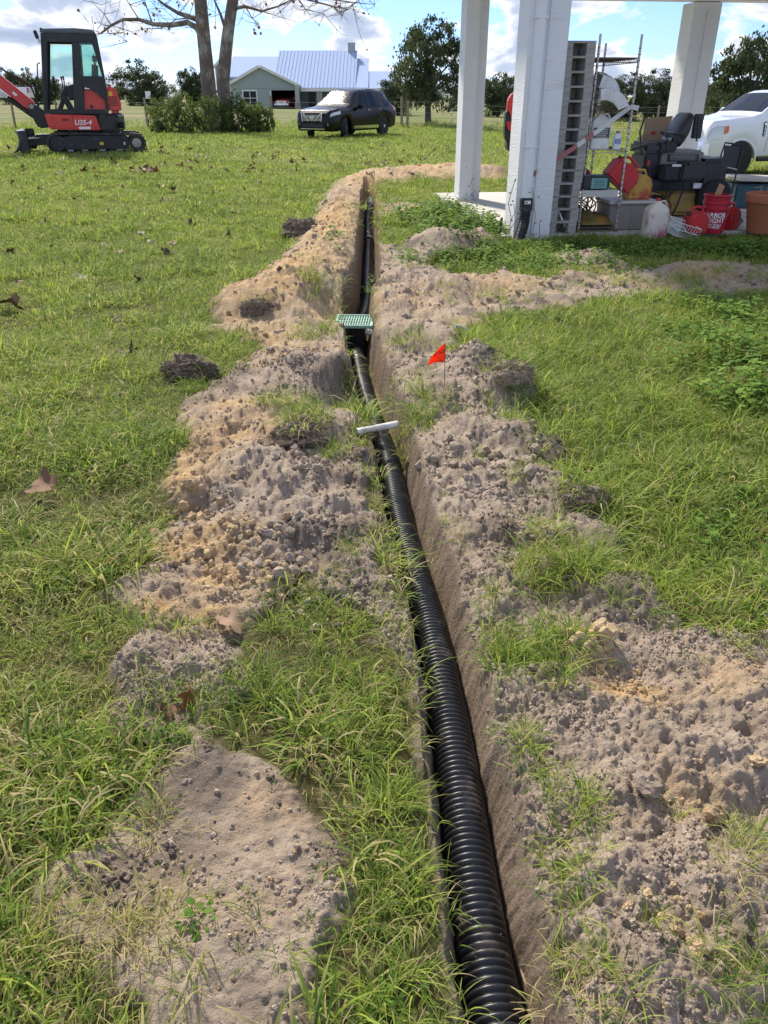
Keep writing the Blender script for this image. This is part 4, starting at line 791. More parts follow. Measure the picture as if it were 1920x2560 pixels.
# stack of pallets
c = L2W(*W2L(base5(185, 1610)), SLABZ); PW, PD, PH = .60, .55, .139
def pallet():
    o = thing('pallet', (0, 0, 0), 'x', 'pallet', rz=BYAW, group='stacked grey pallets')
    bd = MB().box((0, 0, 0), (PW, .115, .022)).mesh('deck_board', bevel=.002); bd.materials.append(GREYWOOD)
    for k in range(4): b = link('deck_board', bd, o); b.location = (-PW / 2, .0575 + k * (PD - .115) / 3, PH - .011)
    sb = MB().box((0, 0, 0), (.1, PD, .02)).mesh('stringer_board'); sb.materials.append(GREYWOOD); bl = MB().box((0, 0, 0), (.1, .13, .076)).mesh('block', bevel=.003); bl.materials.append(GREYWOOD)
    for xx in (-.05, -PW / 2, -PW + .05):
        for zz in (PH - .033, .010): b = link('stringer_board', sb, o); b.location = (xx, PD / 2, zz)
        for yy in (.065, PD / 2, PD - .065): b = link('block', bl, o); b.location = (xx, yy, .058)
    cs_ = MB().box((-PW / 2, PD / 2, .058), (PW - .22, .03, .076)).build('cross_board', GREYWOOD, o)
    return o
pr = pallet()
for k in range(14):
    o = pr if k == 0 else copy_tree(pr); o.location = (c.x + rg.normal(0, .008), c.y + rg.normal(0, .008), SLABZ + .002 + k * (PH + .001)); o.rotation_euler = (0, 0, BYAW + rg.normal(0, .012))
    o['label'] = ['grey wooden pallet at the bottom of the tall stack beside the post', 'topmost grey wooden pallet of the tall stack beside the post'][k == 13] if k in (0, 13) else 'grey wooden pallet, %s up in the tall stack beside the post' % ('x second third fourth fifth sixth seventh eighth ninth tenth eleventh twelfth thirteenth'.split()[k])
# wire rack
CHROME = mat('rusty_chrome', (.52, .50, .46), .45, .55, var=.15, vscale=30, dirt=(.22, .12, .06), dirt_amt=.35); RUST = mat('rusty_wire', (.16, .12, .09), .7, .3, var=.3, vscale=40)
fl_, fr_ = base5(200, 1600), base5(500, 1600); fa, fbb = W2L(fl_); fa2, _ = W2L(fr_); RW, RD = fa2 - fa, 1.05
ro = thing('wire_rack', L2W(fa, fbb, SLABZ), 'tall rusty chrome wire shelving rack crowded with jugs and gutter elbows', 'shelf rack', rz=BYAW)
for xx in (0, RW):
    for yy in (0, RD):
        h_ = 2.03 if yy == 0 else 2.0; p_ = MB().lathe([(.012, 0), (.0135, .01), (.0135, h_ - .01), (.01, h_)], (xx, yy, 0), 10).build('upright', CHROME, ro, smooth=50)
        q = MB(); [q.lathe([(.016, zz - .004), (.016, zz + .004)], (xx, yy, 0), 10) for zz in np.arange(.1, h_ - .1, .06)]; q.build('groove_rings', RUST, p_); MB().lathe([(.02, 0), (.022, .02), (.012, .045)], (xx, yy, -.0), 10).build('foot', RUST, p_)
SHZ = [.05, .46, .90, 1.33, 1.80]
for k, zz in enumerate(SHZ):
    sh = MB()
    for dz in (0, -.035):
        for (x0, y0, x1, y1) in ((0, 0, RW, 0), (0, RD, RW, RD), (0, 0, 0, RD), (RW, 0, RW, RD)): sh.tube([(x0, y0, zz + dz), (x1, y1, zz + dz)], .0045, 6)
    s_o = sh.build('shelf', CHROME if k in (1, 2) else RUST, ro); q = MB()
    for j in range(1, 38): q.tube([(.0, RD * j / 38, zz + .003), (RW, RD * j / 38, zz + .003)], .0022, 4)
    for (ax, ay, bx2, by2, nn_) in ((0, 0, RW, 0, 7), (RW, 0, RW, RD, 16), (0, 0, 0, RD, 16)):
        for j in range(nn_):
            t0, t1, tm_ = j / nn_, (j + 1) / nn_, (j + .5) / nn_; P = lambda t_, z_: (ax + (bx2 - ax) * t_, ay + (by2 - ay) * t_, z_)
            q.tube([P(t0, zz), P(tm_, zz - .035), P(t1, zz)], .0025, 4)
    q.build('shelf_wires', RUST, s_o)
MB().box((RW / 2, RD / 2, 1.81), (RW - .02, RD - .02, .006)).build('shelf_liner', mat('black_liner', (.03, .03, .03), .8), ro)
def rk(x_, y_, z_): return L2W(fa + x_, fbb + y_, SLABZ + z_)
# white gutter elbows on the second shelf
ELB = mat('elbow_white', (.75, .75, .74), .4, var=.06, dirt=(.5, .47, .4), dirt_amt=.2)
def elbow(loc, rot, lab, s=1.0):
    o = thing('gutter_elbow', loc, lab, 'gutter elbow', group='gutter elbows on the rack'); o.rotation_euler = rot; o.scale = (s,) * 3
    q = MB(); rows = []; n = 22
    for i in range(n + 1):
        a = i / n * 1.25; rr = .17; cx, cz = rr * math.sin(a), rr * math.cos(a) - rr; wv = .006 * (i % 2) * (3 < i < n - 2); w_, h_ = .055 + wv, .042 + wv
        row = []
        for xx, zz in ((-1, -1), (-.5, -1.05), (0, -.98), (.5, -1.05), (1, -1), (1.05, 0), (1, 1), (.5, 1.05), (0, .98), (-.5, 1.05), (-1, 1), (-1.05, 0), (-1, -1)): row.append((cx + zz * h_ * math.sin(a), xx * w_, cz + zz * h_ * math.cos(a)))
        rows.append(row)
    ob = q.grid(rows).build('elbow_wall', ELB, o); md = ob.modifiers.new('thick', 'SOLIDIFY'); md.thickness = .003
    q = MB(); q.grid([[Vector(p_) * 1.0 + Vector((-.03, 0, 0)) * t_ for p_ in rows[0]] for t_ in (0, 1)]); e_ = q.build('crimped_end', ELB, o); md = e_.modifiers.new('thick', 'SOLIDIFY'); md.thickness = .003
elbow(rk(.10, .12, 1.60), (0.3, .1, .4), 'upper white gutter elbow on top of the pile on the rack', 1.45); elbow(rk(.12, .0, 1.455), (0, -.1, -.2), 'front white gutter elbow with its open end facing out', 1.3); elbow(rk(.02, .12, 1.44), (.5, .2, 1.6), 'left white gutter elbow lying on its side on the rack', 1.25); elbow(rk(.1, .5, 1.46), (.2, 0, 2.5), 'rear white gutter elbow half hidden in the pile', 1.25)
# jugs and cans
def jug(name, loc, w_, d_, h_, body, capm, lab, cat, label_m=None, rz=0.0, group=None, rot=None, handle=True, cap=.03):
    o = thing(name, loc, lab, cat, rz=BYAW + rz, group=group)
    if rot: o.rotation_euler = rot
    q = MB(); sec = [(1, 0), (1.0, .04), (1.0, .68), (.93, .78), (.72, .87), (.34, .94), (.2, 1.0)]; ring = []
    for s_, t_ in sec:
        row = []
        for k in range(24):
            a = 2 * math.pi * k / 24; cx, sy = math.cos(a), math.sin(a); e = .38
            row.append((math.copysign(abs(cx) ** e, cx) * w_ / 2 * s_, math.copysign(abs(sy) ** e, sy) * d_ / 2 * max(s_, .3), h_ * t_))
        ring.append(row + [row[0]])
    q.grid(ring); q.f.append(tuple(range(24)[::-1])); q.build('body', body, o, smooth=50)
    MB().lathe([(cap * 1.0, h_ * .985), (cap, h_ * .99), (cap, h_ * 1.06), (cap * .85, h_ * 1.075)], (0, 0, 0), 16).build('cap', capm, o, smooth=40)
    if handle: MB().tube([(w_ * .16, 0, h_ * .99), (w_ * .33, 0, h_ * .985), (w_ * .44, 0, h_ * .9), (w_ * .45, 0, h_ * .76)], .011, 8).build('handle', body, o, smooth=50)
    if label_m: 
        q = MB(); q.box((0, -d_ / 2 - .0015, h_ * .46), (w_ * .78, .003, h_ * .3)); lb_ = q.build('paper_label', label_m, o)
        q = MB(); [q.box((0, -d_ / 2 - .004, h_ * (.56 - .055 * j)), (w_ * (.62, .55, .6, .5, .58)[j], .002, h_ * .018)) for j in range(5)]; q.build('print', mat('label_print', (.75, .75, .72), .6), lb_)
    return o
MILK = mat('milky_plastic', (.78, .78, .74), .4, var=.05, dirt=(.55, .5, .4), dirt_amt=.15); RED = mat('red_plastic', (.50, .018, .022), .4, var=.12, dirt=(.25, .05, .04), dirt_amt=.2); BLUE = mat('blue_plastic', (.03, .12, .55), .4); DKLAB = mat('dark_label', (.06, .07, .08), .6); TAN = mat('tan_cap', (.5, .35, .18), .5)
jug('jug', rk(.16, .12, .905), .24, .16, .36, MILK, TAN, 'large milky white jug with dark label on the middle rack shelf', 'jug', DKLAB)
jug('bottle', rk(.35, .03, .905), .085, .06, .17, mat('bottle_white', (.7, .72, .75), .4), BLUE, 'small white bottle with blue cap beside the big white jug', 'bottle', mat('blue_label', (.05, .15, .5), .5), handle=False, cap=.026)
jug('jug', rk(.03, .7, .905), .2, .18, .34, mat('green_plastic', (.02, .14, .08), .4), mat('black_cap', (.03, .03, .03), .5), 'dark green jug behind the left rack upright', 'jug')
jug('bottle', rk(.40, .2, .905), .06, .05, .09, RED, mat('black_cap', (.03, .03, .03), .5), 'tiny red bottle at the right end of the middle shelf', 'bottle', handle=False, cap=.018)
MB_ = MB
def gas_can(loc, w_, d_, h_, body, lab, rz=0.0, rot=None, spout=mat('black_spout', (.03, .03, .03), .5), diag=True):
    o = thing('gas_can', loc, lab, 'gas can', rz=BYAW + rz)
    if rot: o.rotation_euler = rot
    q = MB(); q.prism([(-w_ / 2, 0), (w_ / 2, 0), (w_ / 2, h_ * .62), (w_ * .28, h_ * .82), (-w_ * .05, h_ * .86), (-w_ * .2, h_ * .74), (-w_ / 2, h_ * .72)], -d_ / 2, d_ / 2); q.build('body', body, o, bevel=.02, seg=3, smooth=40)
    MB().tube([(w_ * .3, 0, h_ * .78), (w_ * .22, 0, h_ * .97), (-w_ * .1, 0, h_ * 1.0), (-w_ * .3, 0, h_ * .92), (-w_ * .38, 0, h_ * .7)], .016, 8).build('handle', body, o, smooth=50)
    MB().tube([(-w_ * .4, 0, h_ * .7), (-w_ * .42, 0, h_ * .82)], .028, 12).build('cap', spout, o, smooth=40)
    if diag:
        for s_ in (-1, 1): MB().box((0, s_ * (d_ / 2 + .001), h_ * .34), (w_ * .6, .008, h_ * .32)).build('raised_panel', body, o, bevel=.003)
    return o
YEL = mat('yellow_red_plastic', (.52, .30, .05), .45, var=.15, dirt=(.34, .03, .03), dirt_amt=.6, vscale=14)
gas_can(rk(.42, .12, .52), .36, .22, .32, RED, 'red fuel can tipped over beside the rack upright', rot=(0, R(38), BYAW))
gas_can(rk(.06, .40, .465), .26, .2, .26, RED, 'dark red fuel can at the back of the lower middle shelf', rz=.3)
o = thing('tray', rk(.13, .25, .47), 'red plastic tray with tools on the lower middle shelf', 'tray', rz=BYAW); MB().box((0, 0, .03), (.3, .3, .06), taper=(1.15, 1.1)).build('pan', RED, o, bevel=.01); MB().box((-.04, .02, .12), (.05, .04, .14), (.2, .3, 0)).build('drill_body', mat('black_tool', (.03, .03, .03), .5), o, bevel=.01)
o = thing('battery_charger', rk(.14, -.02, .47), 'black battery charger with teal front on the lower rack shelf', 'charger', rz=BYAW); MB().box((0, .08, .085), (.34, .2, .15)).build('case', mat('black_tool', (.03, .03, .03), .5), o, bevel=.02); MB().box((.03, -.025, .075), (.2, .014, .12)).build('front_panel', mat('teal_plastic', (.17, .36, .35), .5), o, bevel=.01); q = MB(); [q.box((.03, -.034, .045 + .02 * j), (.13, .004, .009)) for j in range(4)]; q.build('vent_slots', mat('dark_slot', (.1, .2, .2), .7), o)
o = thing('paper_sheet', rk(.2, .02, .462), 'dirty pale board lying along the front of the lower rack shelf', 'board', rz=BYAW); MB().box((0, .1, .005), (.44, .3, .006)).build('sheet', mat('dirty_paper', (.55, .52, .47), .8), o); MB().box((0, -.052, -.03), (.44, .006, .07)).build('folded_edge', mat('dirty_paper', (.55, .52, .47), .8), o)
# bag of potting mix
BAG = mat('potting_bag', (.16, .12, .03), .35, var=.7, vscale=14, dirt=(.42, .12, .03), dirt_amt=.3); o = thing('soil_bag', rk(.22, .30, .06), 'crumpled yellow and orange potting soil bag on the bottom shelf', 'bag', rz=BYAW)
rows = []
for i in range(15):
    row = []
    for j in range(13):
        a, b_ = i / 14 * 2 - 1, j / 12 * 2 - 1; e = max(0, 1 - abs(a) ** 3) * max(0, 1 - abs(b_) ** 3); row.append((a * .22, b_ * .3, .02 + .10 * e ** .6 + .09 * float(fbm(np.array([a * 3.]), np.array([b_ * 3.]), 3, 31)[0]) * e))
    rows.append(row)
MB().grid(rows).build('bag_top', BAG, o, smooth=60); MB().grid([[(x_, y_, .012 + .0 * z_) for x_, y_, z_ in r] for r in rows]).build('bag_bottom', mat('black_bag', (.03, .03, .03), .4), o)
o = thing('jumper_cables', rk(.1, .45, .06), 'dark tangle of cables and tools on the bottom shelf behind the bag', 'cables', rz=BYAW)
for k in range(4):
    pts = [(.05 * k + .12 * math.cos(t * 1.3 + k), .1 * math.sin(t + k * 1.7), .06 + .25 * abs(math.sin(t * .6 + k)) ) for t in np.linspace(0, 9, 40)]; MB().tube(pts, .008, 6).build('cable', mat('black_cable', (.02, .02, .022), .5), o, smooth=60)
# tote with lid
TOTE = mat('taupe_plastic', (.26, .235, .205), .55, var=.1, dirt=(.18, .16, .13), dirt_amt=.3); tc_ = L2W(*W2L(base5(600, 1585)), SLABZ)
o = thing('storage_tote', tc_, 'taupe plastic storage tote with pale lid right of the rack', 'tote', rz=BYAW); MB().box((0, .22, .15), (.54, .42, .30), taper=(1.1, 1.1)).build('tub', TOTE, o, bevel=.015); [MB().box((xx, .0, .15), (.03, .02, .26)).build('rib', TOTE, o, bevel=.004) for xx in (-.16, 0, .16)]
MB().box((0, .22, .32), (.64, .52, .035)).build('lid', mat('pale_lid', (.50, .49, .45), .5, dirt=(.3, .27, .22), dirt_amt=.3), o, bevel=.012)
gas_can(tc_ + Vector((.06, .16, .338)), .30, .2, .33, YEL, 'yellow fuel can streaked with red standing on the tote')
STAIN = mat('stained_milky', (.62, .55, .46), .4, var=.08, dirt=(.34, .05, .10), dirt_amt=.55, vscale=11)
jug('jug', L2W(*W2L(base5(775, 1625)), SLABZ - .02), .27, .18, .40, STAIN, RED, 'pale jug stained dark red standing in front of the tote', 'jug', rz=.15, cap=.025)
# riding mower with stuff on it
MY = 11.0; BLK = mat('black_steel', (.025, .025, .028), .45, .2, var=.2, dirt=(.12, .10, .08), dirt_amt=.2); VINYL = mat('black_vinyl', (.03, .03, .033), .38, var=.2, bump=.001, bscale=150); MYEL = mat('mower_yellow', (.36, .22, .03), .5, var=.15, dirt=(.12, .08, .04), dirt_amt=.5, vscale=8)
mo = thing('riding_mower', L2W(*W2L(Z5(960, 1480, MY)), SLABZ), 'black and yellow riding mower with tilted black seat under the carport', 'mower', rz=BYAW); ml = lambda zx, zy, y=MY: Matrix.Rotation(-BYAW, 3, 'Z') @ (Z5(zx, zy, y) - mo.location)
def pbox(nm, z0, z1, m, parent, depth, y=MY, bevel=.01, rot=None, inv=ml, taper=(1, 1)):
    a, b_ = inv(z0[0], z0[1], y), inv(z1[0], z1[1], y); c_ = (a + b_) / 2; return MB().box((c_.x, c_.y + depth / 2, c_.z), (abs(a.x - b_.x), depth, abs(a.z - b_.z)), rot, taper).build(nm, m, parent, bevel=bevel)
pbox('cutting_deck', (830, 1275), (1150, 1470), MYEL, mo, .8, bevel=.05, taper=(.9, .9)); fr = pbox('chassis', (720, 1195), (1200, 1282), BLK, mo, .75, bevel=.02)
for (x0, x1, tx_) in ((912, 1062, 'CHP 2204'), (1088, 1150, '')):
    a, b_ = ml(x0, 1222), ml(x1, 1262); s_o = MB().box(((a.x + b_.x) / 2, a.y - .004, (a.z + b_.z) / 2), (abs(b_.x - a.x), .006, abs(a.z - b_.z))).build('sticker', mat('sticker_white', (.8, .8, .8), .5), mo)
    if tx_: tm = text_mesh(tx_, .055, .0006, bold=.001); tm.materials.append(INK); q = link('lettering', tm, mo); q.location = ((a.x + b_.x) / 2, a.y - .009, (a.z + b_.z) / 2 + .008); q.rotation_euler = (math.pi / 2, 0, 0)
eng = pbox('engine_cover', (1160, 1035), (1330, 1300), BLK, mo, .6, bevel=.05)
for s_, yy in ((0, .05), (1, .62)):
    c_ = ml(1255, 1290); wq = thing('tmp', (0, 0, 0), 'x', 'x'); bpy.data.objects.remove(wq)
    w_ = MB().lathe([(.11, -.09), (.2, -.1), (.235, -.07), (.24, 0), (.235, .07), (.2, .1), (.11, .09)], (c_.x, c_.y + yy, .245), 28, 'y').build('wheel', mat('tyre_rubber', (.02, .02, .02), .85, bump=.003, bscale=60), mo, smooth=40); MB().lathe([(.02, -.095), (.115, -.08), (.115, .08), (.02, .095)], (c_.x, c_.y + yy, .245), 20, 'y').build('rim', MYEL, w_, smooth=40)
for k, (zx, yy) in enumerate(((800, .05), (800, .6))):
    c_ = ml(zx, 1400); w_ = MB().lathe([(.05, -.05), (.12, -.055), (.14, -.03), (.14, .03), (.12, .055), (.05, .05)], (c_.x, c_.y + yy, .142), 24, 'y').build('wheel', mat('tyre_rubber', (.02, .02, .02), .85), mo, smooth=40); MB().lathe([(.01, -.052), (.055, -.045), (.055, .045), (.01, .052)], (c_.x, c_.y + yy, .142), 16, 'y').build('rim', BLK, w_, smooth=40)
# the seat: cushion and leaning back
a = ml(970, 950); b_ = ml(1110, 690); d_ = Vector((b_.x - a.x, 0, b_.z - a.z)); ang = math.atan2(d_.x, d_.z)
rows = []
for i in range(14):
    t_ = i / 13; th = .05 + .035 * math.sin(math.pi * min(1, t_ * 1.15)) ; row = []
    for k in range(17):
        aa = 2 * math.pi * k / 16; row.append((math.copysign(abs(math.cos(aa)) ** .6, math.cos(aa)) * th * (1 if 0 < i < 13 else .6), .26 + math.copysign(abs(math.sin(aa)) ** .45, math.sin(aa)) * .235 * (.9 + .1 * math.sin(math.pi * t_)) * (1 if 0 < i < 13 else .8), t_ * d_.length))
    rows.append(row)
q = MB().grid(rows); q.f.append(tuple(range(17))); q.f.append(tuple(len(q.v) - 17 + k for k in range(17)))
sb_ = q.build('seat_back', VINYL, mo, smooth=60); sb_.location = a; sb_.rotation_euler = (0, ang, 0)
MB().box((-.085, .26, d_.length * .24), (.012, .3, d_.length * .26)).build('back_patch', mat('worn_grey_vinyl', (.22, .23, .25), .4), sb_, bevel=.005)
pbox('seat_cushion', (715, 910), (865, 995), VINYL, mo, .5, bevel=.035); pbox('seat_pan', (830, 905), (960, 990), BLK, mo, .45, bevel=.02)
pbox('foot_plate', (715, 1000), (800, 1185), BLK, mo, .45, bevel=.02); pbox('pedal', (735, 1045), (752, 1092), RED, mo, .02, y=MY - .01, bevel=.003)
for (ax, ay), (bx2, by2) in (((690, 1010), (675, 830)), ((675, 830), (712, 720)), ((880, 985), (885, 870)), ((885, 870), (830, 828)), ((600, 970), (720, 935)), ((1020, 860), (840, 830)), ((1130, 700), (1110, 900))): MB().tube([ml(ax, ay), ml(bx2, by2)], .012, 8).build('lever', BLK, mo, smooth=50)
pbox('arm_rest', (885, 835), (1040, 872), VINYL, mo, .08, bevel=.015); pbox('back_bracket', (1105, 690), (1145, 880), BLK, mo, .05, y=MY + .2, bevel=.008)
# cables over the mower
q = MB(); [q.tube([ml(870 + 22 * k, 1195, MY - .06) + Vector((.015 * math.sin(t_ * 2.1 + k), -.03 * math.sin(t_ * 1.2), -t_ * .06)) for t_ in np.linspace(0, 6.5, 22)], .008, 6) for k in range(4)]; q.build('hanging_cables', mat('black_cable', (.02, .02, .022), .5), mo, smooth=60)
[MB().tube([ml(x0, y0, MY - .05), ml((x0 + x1) / 2, (y0 + y1) / 2 + 15, MY - .08), ml(x1, y1, MY - .05)], .012, 6).build('hose', BLK, mo, smooth=60) for x0, y0, x1, y1 in ((760, 1195, 740, 1100), (780, 1200, 690, 1100), (1010, 1290, 1015, 1080), (920, 1470, 1000, 1290))]
# welder and black case on the chassis
wo = thing('generator', Z5(1000, 1195, MY), 'grey box-shaped generator with dark louvred panel on the mower', 'generator', rz=BYAW); wl = lambda zx, zy, y=MY: Matrix.Rotation(-BYAW, 3, 'Z') @ (Z5(zx, zy, y) - wo.location)
pbox('case', (835, 985), (1150, 1165), mat('grey_enamel', (.24, .235, .22), .45, dirt=(.15, .13, .1), dirt_amt=.3), wo, .4, y=MY + .12, inv=wl, bevel=.012); pbox('grille_panel', (888, 1000), (1130, 1055), BLK, wo, .012, y=MY + .108, inv=wl, bevel=.003); pbox('lid', (830, 970), (1158, 990), mat('grey_enamel', (.24, .235, .22), .45), wo, .42, y=MY + .11, inv=wl, bevel=.008)
[pbox('louvre', (905, 1006 + 9 * k), (1118 - 14 * (k % 2), 1010 + 9 * k), mat('grey_print', (.3, .3, .29), .6), wo, .004, y=MY + .103, inv=wl, bevel=0) for k in range(5)]
a = wl(862, 1015, MY + .112); q = MB(); q.bar(a + Vector((-.03, 0, -.05)), a + Vector((.03, 0, .05)), .012, .006, (0, 1, 0)); q.bar(a + Vector((.03, -.002, -.05)), a + Vector((-.03, -.002, .05)), .012, .006, (0, 1, 0)); q.build('emblem', mat('emblem_pale', (.6, .6, .6), .5), wo)
bo = thing('tool_case', Z5(1020, 1200, MY - .2), 'black moulded plastic case in front of the grey generator', 'case', rz=BYAW); bl_ = lambda zx, zy, y=MY: Matrix.Rotation(-BYAW, 3, 'Z') @ (Z5(zx, zy, y) - bo.location)
pbox('left_shell', (865, 1085), (1000, 1198), BLK, bo, .22, y=MY - .2, inv=bl_, bevel=.02); pbox('right_shell', (1003, 1065), (1183, 1198), mat('black_tool', (.03, .03, .03), .5), bo, .24, y=MY - .22, inv=bl_, bevel=.025); [pbox('rib', (875, 1100 + 17 * k), (990, 1107 + 17 * k), BLK, bo, .008, y=MY - .207, inv=bl_, bevel=.002) for k in range(5)]; pbox('name_plate', (925, 1078), (995, 1096), mat('sticker_white', (.8, .8, .8), .5), bo, .006, y=MY - .228, inv=bl_, bevel=.002)
MB().tube([bl_(1000, 1080, MY - .22), bl_(1015, 1052, MY - .24), bl_(1050, 1052, MY - .24), bl_(1058, 1085, MY - .22)], .012, 8).build('handle', BLK, bo, smooth=50)
# cardboard box behind, black tube frame, fuel cans, basket, bucket, pot
CARD = mat('cardboard', (.36, .25, .16), .85, var=.08, dirt=(.24, .16, .10), dirt_amt=.2); o = thing('cardboard_box', L2W(*W2L(Z5(790, 1040, 11.7)), SLABZ), 'open brown cardboard box behind the mower seat', 'box', rz=BYAW); cl_ = lambda zx, zy, y=11.7: Matrix.Rotation(-BYAW, 3, 'Z') @ (Z5(zx, zy, y) - o.location)
def sheet(nm, zs, m, parent, inv, y, th=.006):
    pts = [inv(zx, zy, y + dy) for zx, zy, dy in zs]; ob = MB().add(pts, [tuple(range(len(pts)))]).build(nm, m, parent, fix=False); md = ob.modifiers.new('thick', 'SOLIDIFY'); md.thickness = th; return ob
sheet('front_panel', [(690, 1300, 0), (880, 1300, 0), (880, 850, 0), (700, 850, 0)], CARD, o, cl_, 11.7); sheet('side_panel', [(690, 1300, 0), (700, 850, 0), (680, 850, .5), (675, 1290, .5)], CARD, o, cl_, 11.7); sheet('flap', [(700, 850, 0), (880, 850, 0), (930, 705, .12), (715, 728, .14)], CARD, o, cl_, 11.7); sheet('flap', [(700, 850, 0), (660, 870, .1), (650, 985, .1), (692, 1010, 0)], CARD, o, cl_, 11.69); sheet('flap', [(880, 850, 0), (932, 712, .2), (912, 870, .25)], CARD, o, cl_, 11.68); sheet('back_panel', [(690, 1300, .5), (880, 1300, .5), (880, 850, .5), (700, 850, .5)], CARD, o, cl_, 11.7); sheet('red_mark', [(762, 828, 0), (795, 824, 0), (795, 848, 0), (762, 850, 0)], RED, o, cl_, 11.68, .002)
o = thing('folding_chair', L2W(*W2L(Z5(1380, 1290, 11.2)), SLABZ), 'black tube frame chair with dark panel in front of the white pickup', 'chair', rz=BYAW); fl2 = lambda zx, zy, y=11.2: Matrix.Rotation(-BYAW, 3, 'Z') @ (Z5(zx, zy, y) - o.location)
MB().tube([fl2(1295, 1200), fl2(1300, 1000), fl2(1330, 912), fl2(1460, 928), fl2(1462, 960), fl2(1395, 1230), fl2(1360, 1400)], .011, 8).build('back_frame', BLK, o, smooth=50); sheet('back_panel', [(1312, 1090, 0), (1322, 930, .0), (1452, 945, .02), (1415, 1118, .02)], mat('dark_mesh', (.04, .042, .046), .6), o, fl2, 11.2); MB().tube([fl2(1295, 1090), fl2(1420, 1118)], .01, 8).build('cross_bar', CHROME, o); MB().tube([fl2(1350, 1175), fl2(1412, 1190)], .008, 8).build('cross_bar', CHROME, o)
for dy in (0, .4): MB().tube([fl2(1300, 1190, 11.2 + dy), fl2(1310, 1420, 11.2 + dy)], .011, 8).build('leg', BLK, o)
gas_can(L2W(*W2L(base5(1085, 1610)), SLABZ), .24, .2, .30, RED, 'bright red fuel can left of the red bucket'); gas_can(L2W(*W2L(base5(1345, 1575)), SLABZ), .20, .2, .30, RED, 'dark red fuel can right of the red bucket', rz=.5)
BK = mat('bucket_red', (.42, .010, .030), .38, var=.06); bc = L2W(*W2L(base5(1222, 1600)), SLABZ); o = thing('bucket', bc, 'red five-gallon plastic bucket with white printed lettering', 'bucket', rz=BYAW)
bprof = [(.128, 0), (.132, .004), (.142, .2), (.146, .265), (.156, .27), (.156, .285), (.147, .29), (.148, .325), (.158, .33), (.158, .35), (.148, .352), (.142, .352), (.135, .1), (.12, .02)]
MB().lathe(bprof, (0, 0, 0), 40, cap=True).build('body', BK, o, smooth=35); MB().tube([(-.155, -.02, .30), (-.12, -.11, .21), (0, -.165, .165), (.12, -.11, .21), (.155, -.02, .30)], .003, 6).build('bail_handle', CHROME, o, smooth=60)
tm = text_mesh('HARBOR\nFREIGHT', .074, .0, bold=.0016, line=.8, align='LEFT'); tm2 = text_mesh('QUALITY TOOLS\nLOWEST PRICES', .03, .0, bold=.0008, line=.85, align='LEFT')
for t_, zc_, x0 in ((tm, .175, -.225), (tm2, .085, -.20)):
    for v_ in t_.vertices:
        s_ = v_.co.x + x0; zz = v_.co.y + zc_; rr = float(np.interp(zz, [0, .2, .265], [.133, .1425, .1465])) + .0012; an = s_ / rr; v_.co = (rr * math.sin(an), -rr * math.cos(an), zz)
    t_.materials.append(mat('sticker_white', (.8, .8, .8), .5)); link('lettering', t_, o)
o2 = thing('bucket', bc + Vector((0, 0, .075)), 'second red bucket nested inside the lettered one', 'bucket', rz=BYAW); MB().lathe([(.126, .0), (.139, .265), (.154, .27), (.154, .285), (.145, .29), (.147, .325), (.157, .33), (.157, .35), (.146, .352), (.138, .352), (.13, .05)], (0, 0, 0), 40).build('body', BK, o2, smooth=35); MB().lathe([(.157, .331), (.161, .333), (.161, .349), (.157, .351)], (0, 0, 0), 40, cap=False).build('rim_band', BK, o2, smooth=35)
o3 = thing('scrap_wood', bc + Vector((.01, .05, .30)), 'splintered board sticking out of the red bucket', 'board', rz=BYAW); MB().box((0, 0, .1), (.09, .012, .26), (.0, .35, .3)).build('board', mat('raw_wood', (.42, .24, .12), .8), o3)
# white wire basket
WB = mat('white_wire', (.75, .75, .73), .45); bo_ = L2W(*W2L(base5(970, 1625)), SLABZ + .005); o = thing('wire_basket', bo_, 'white wire basket lying tilted in front of the red cans', 'basket'); o.rotation_euler = (R(12), R(16), BYAW + .2)
q = MB(); w1, d1, h1 = .17, .12, .15
for k in range(9):
    t_ = -1 + 2 * k / 8; q.tube([(t_ * w1, -d1, h1), (t_ * w1 * .85, -d1 * .85, 0), (t_ * w1 * .85, d1 * .85, 0), (t_ * w1, d1, h1)], .0032, 5)
for k in range(6):
    t_ = -1 + 2 * k / 5; q.tube([(-w1, t_ * d1, h1), (-w1 * .85, t_ * d1 * .85, 0), (w1 * .85, t_ * d1 * .85, 0), (w1, t_ * d1, h1)], .0032, 5)
q.build('mesh_wires', WB, o); q = MB()
for zz in (h1, h1 * .5): s_ = .85 + .15 * zz / h1; q.tube([(-w1 * s_, -d1 * s_, zz), (w1 * s_, -d1 * s_, zz), (w1 * s_, d1 * s_, zz), (-w1 * s_, d1 * s_, zz), (-w1 * s_, -d1 * s_, zz)], .0045, 6)
q.build('rim', WB, o)
o = thing('rag', bo_ + Vector((0, -.02, .03)), 'crumpled pale green rag inside the white wire basket', 'rag'); MB().grid([[(x_, y_, .04 + .03 * math.sin(x_ * 60 + y_ * 35) * math.cos(y_ * 50)) for x_ in np.linspace(-.09, .06, 12)] for y_ in np.linspace(-.06, .06, 10)]).build('cloth', mat('mint_cloth', (.32, .55, .50), .9), o, smooth=60)
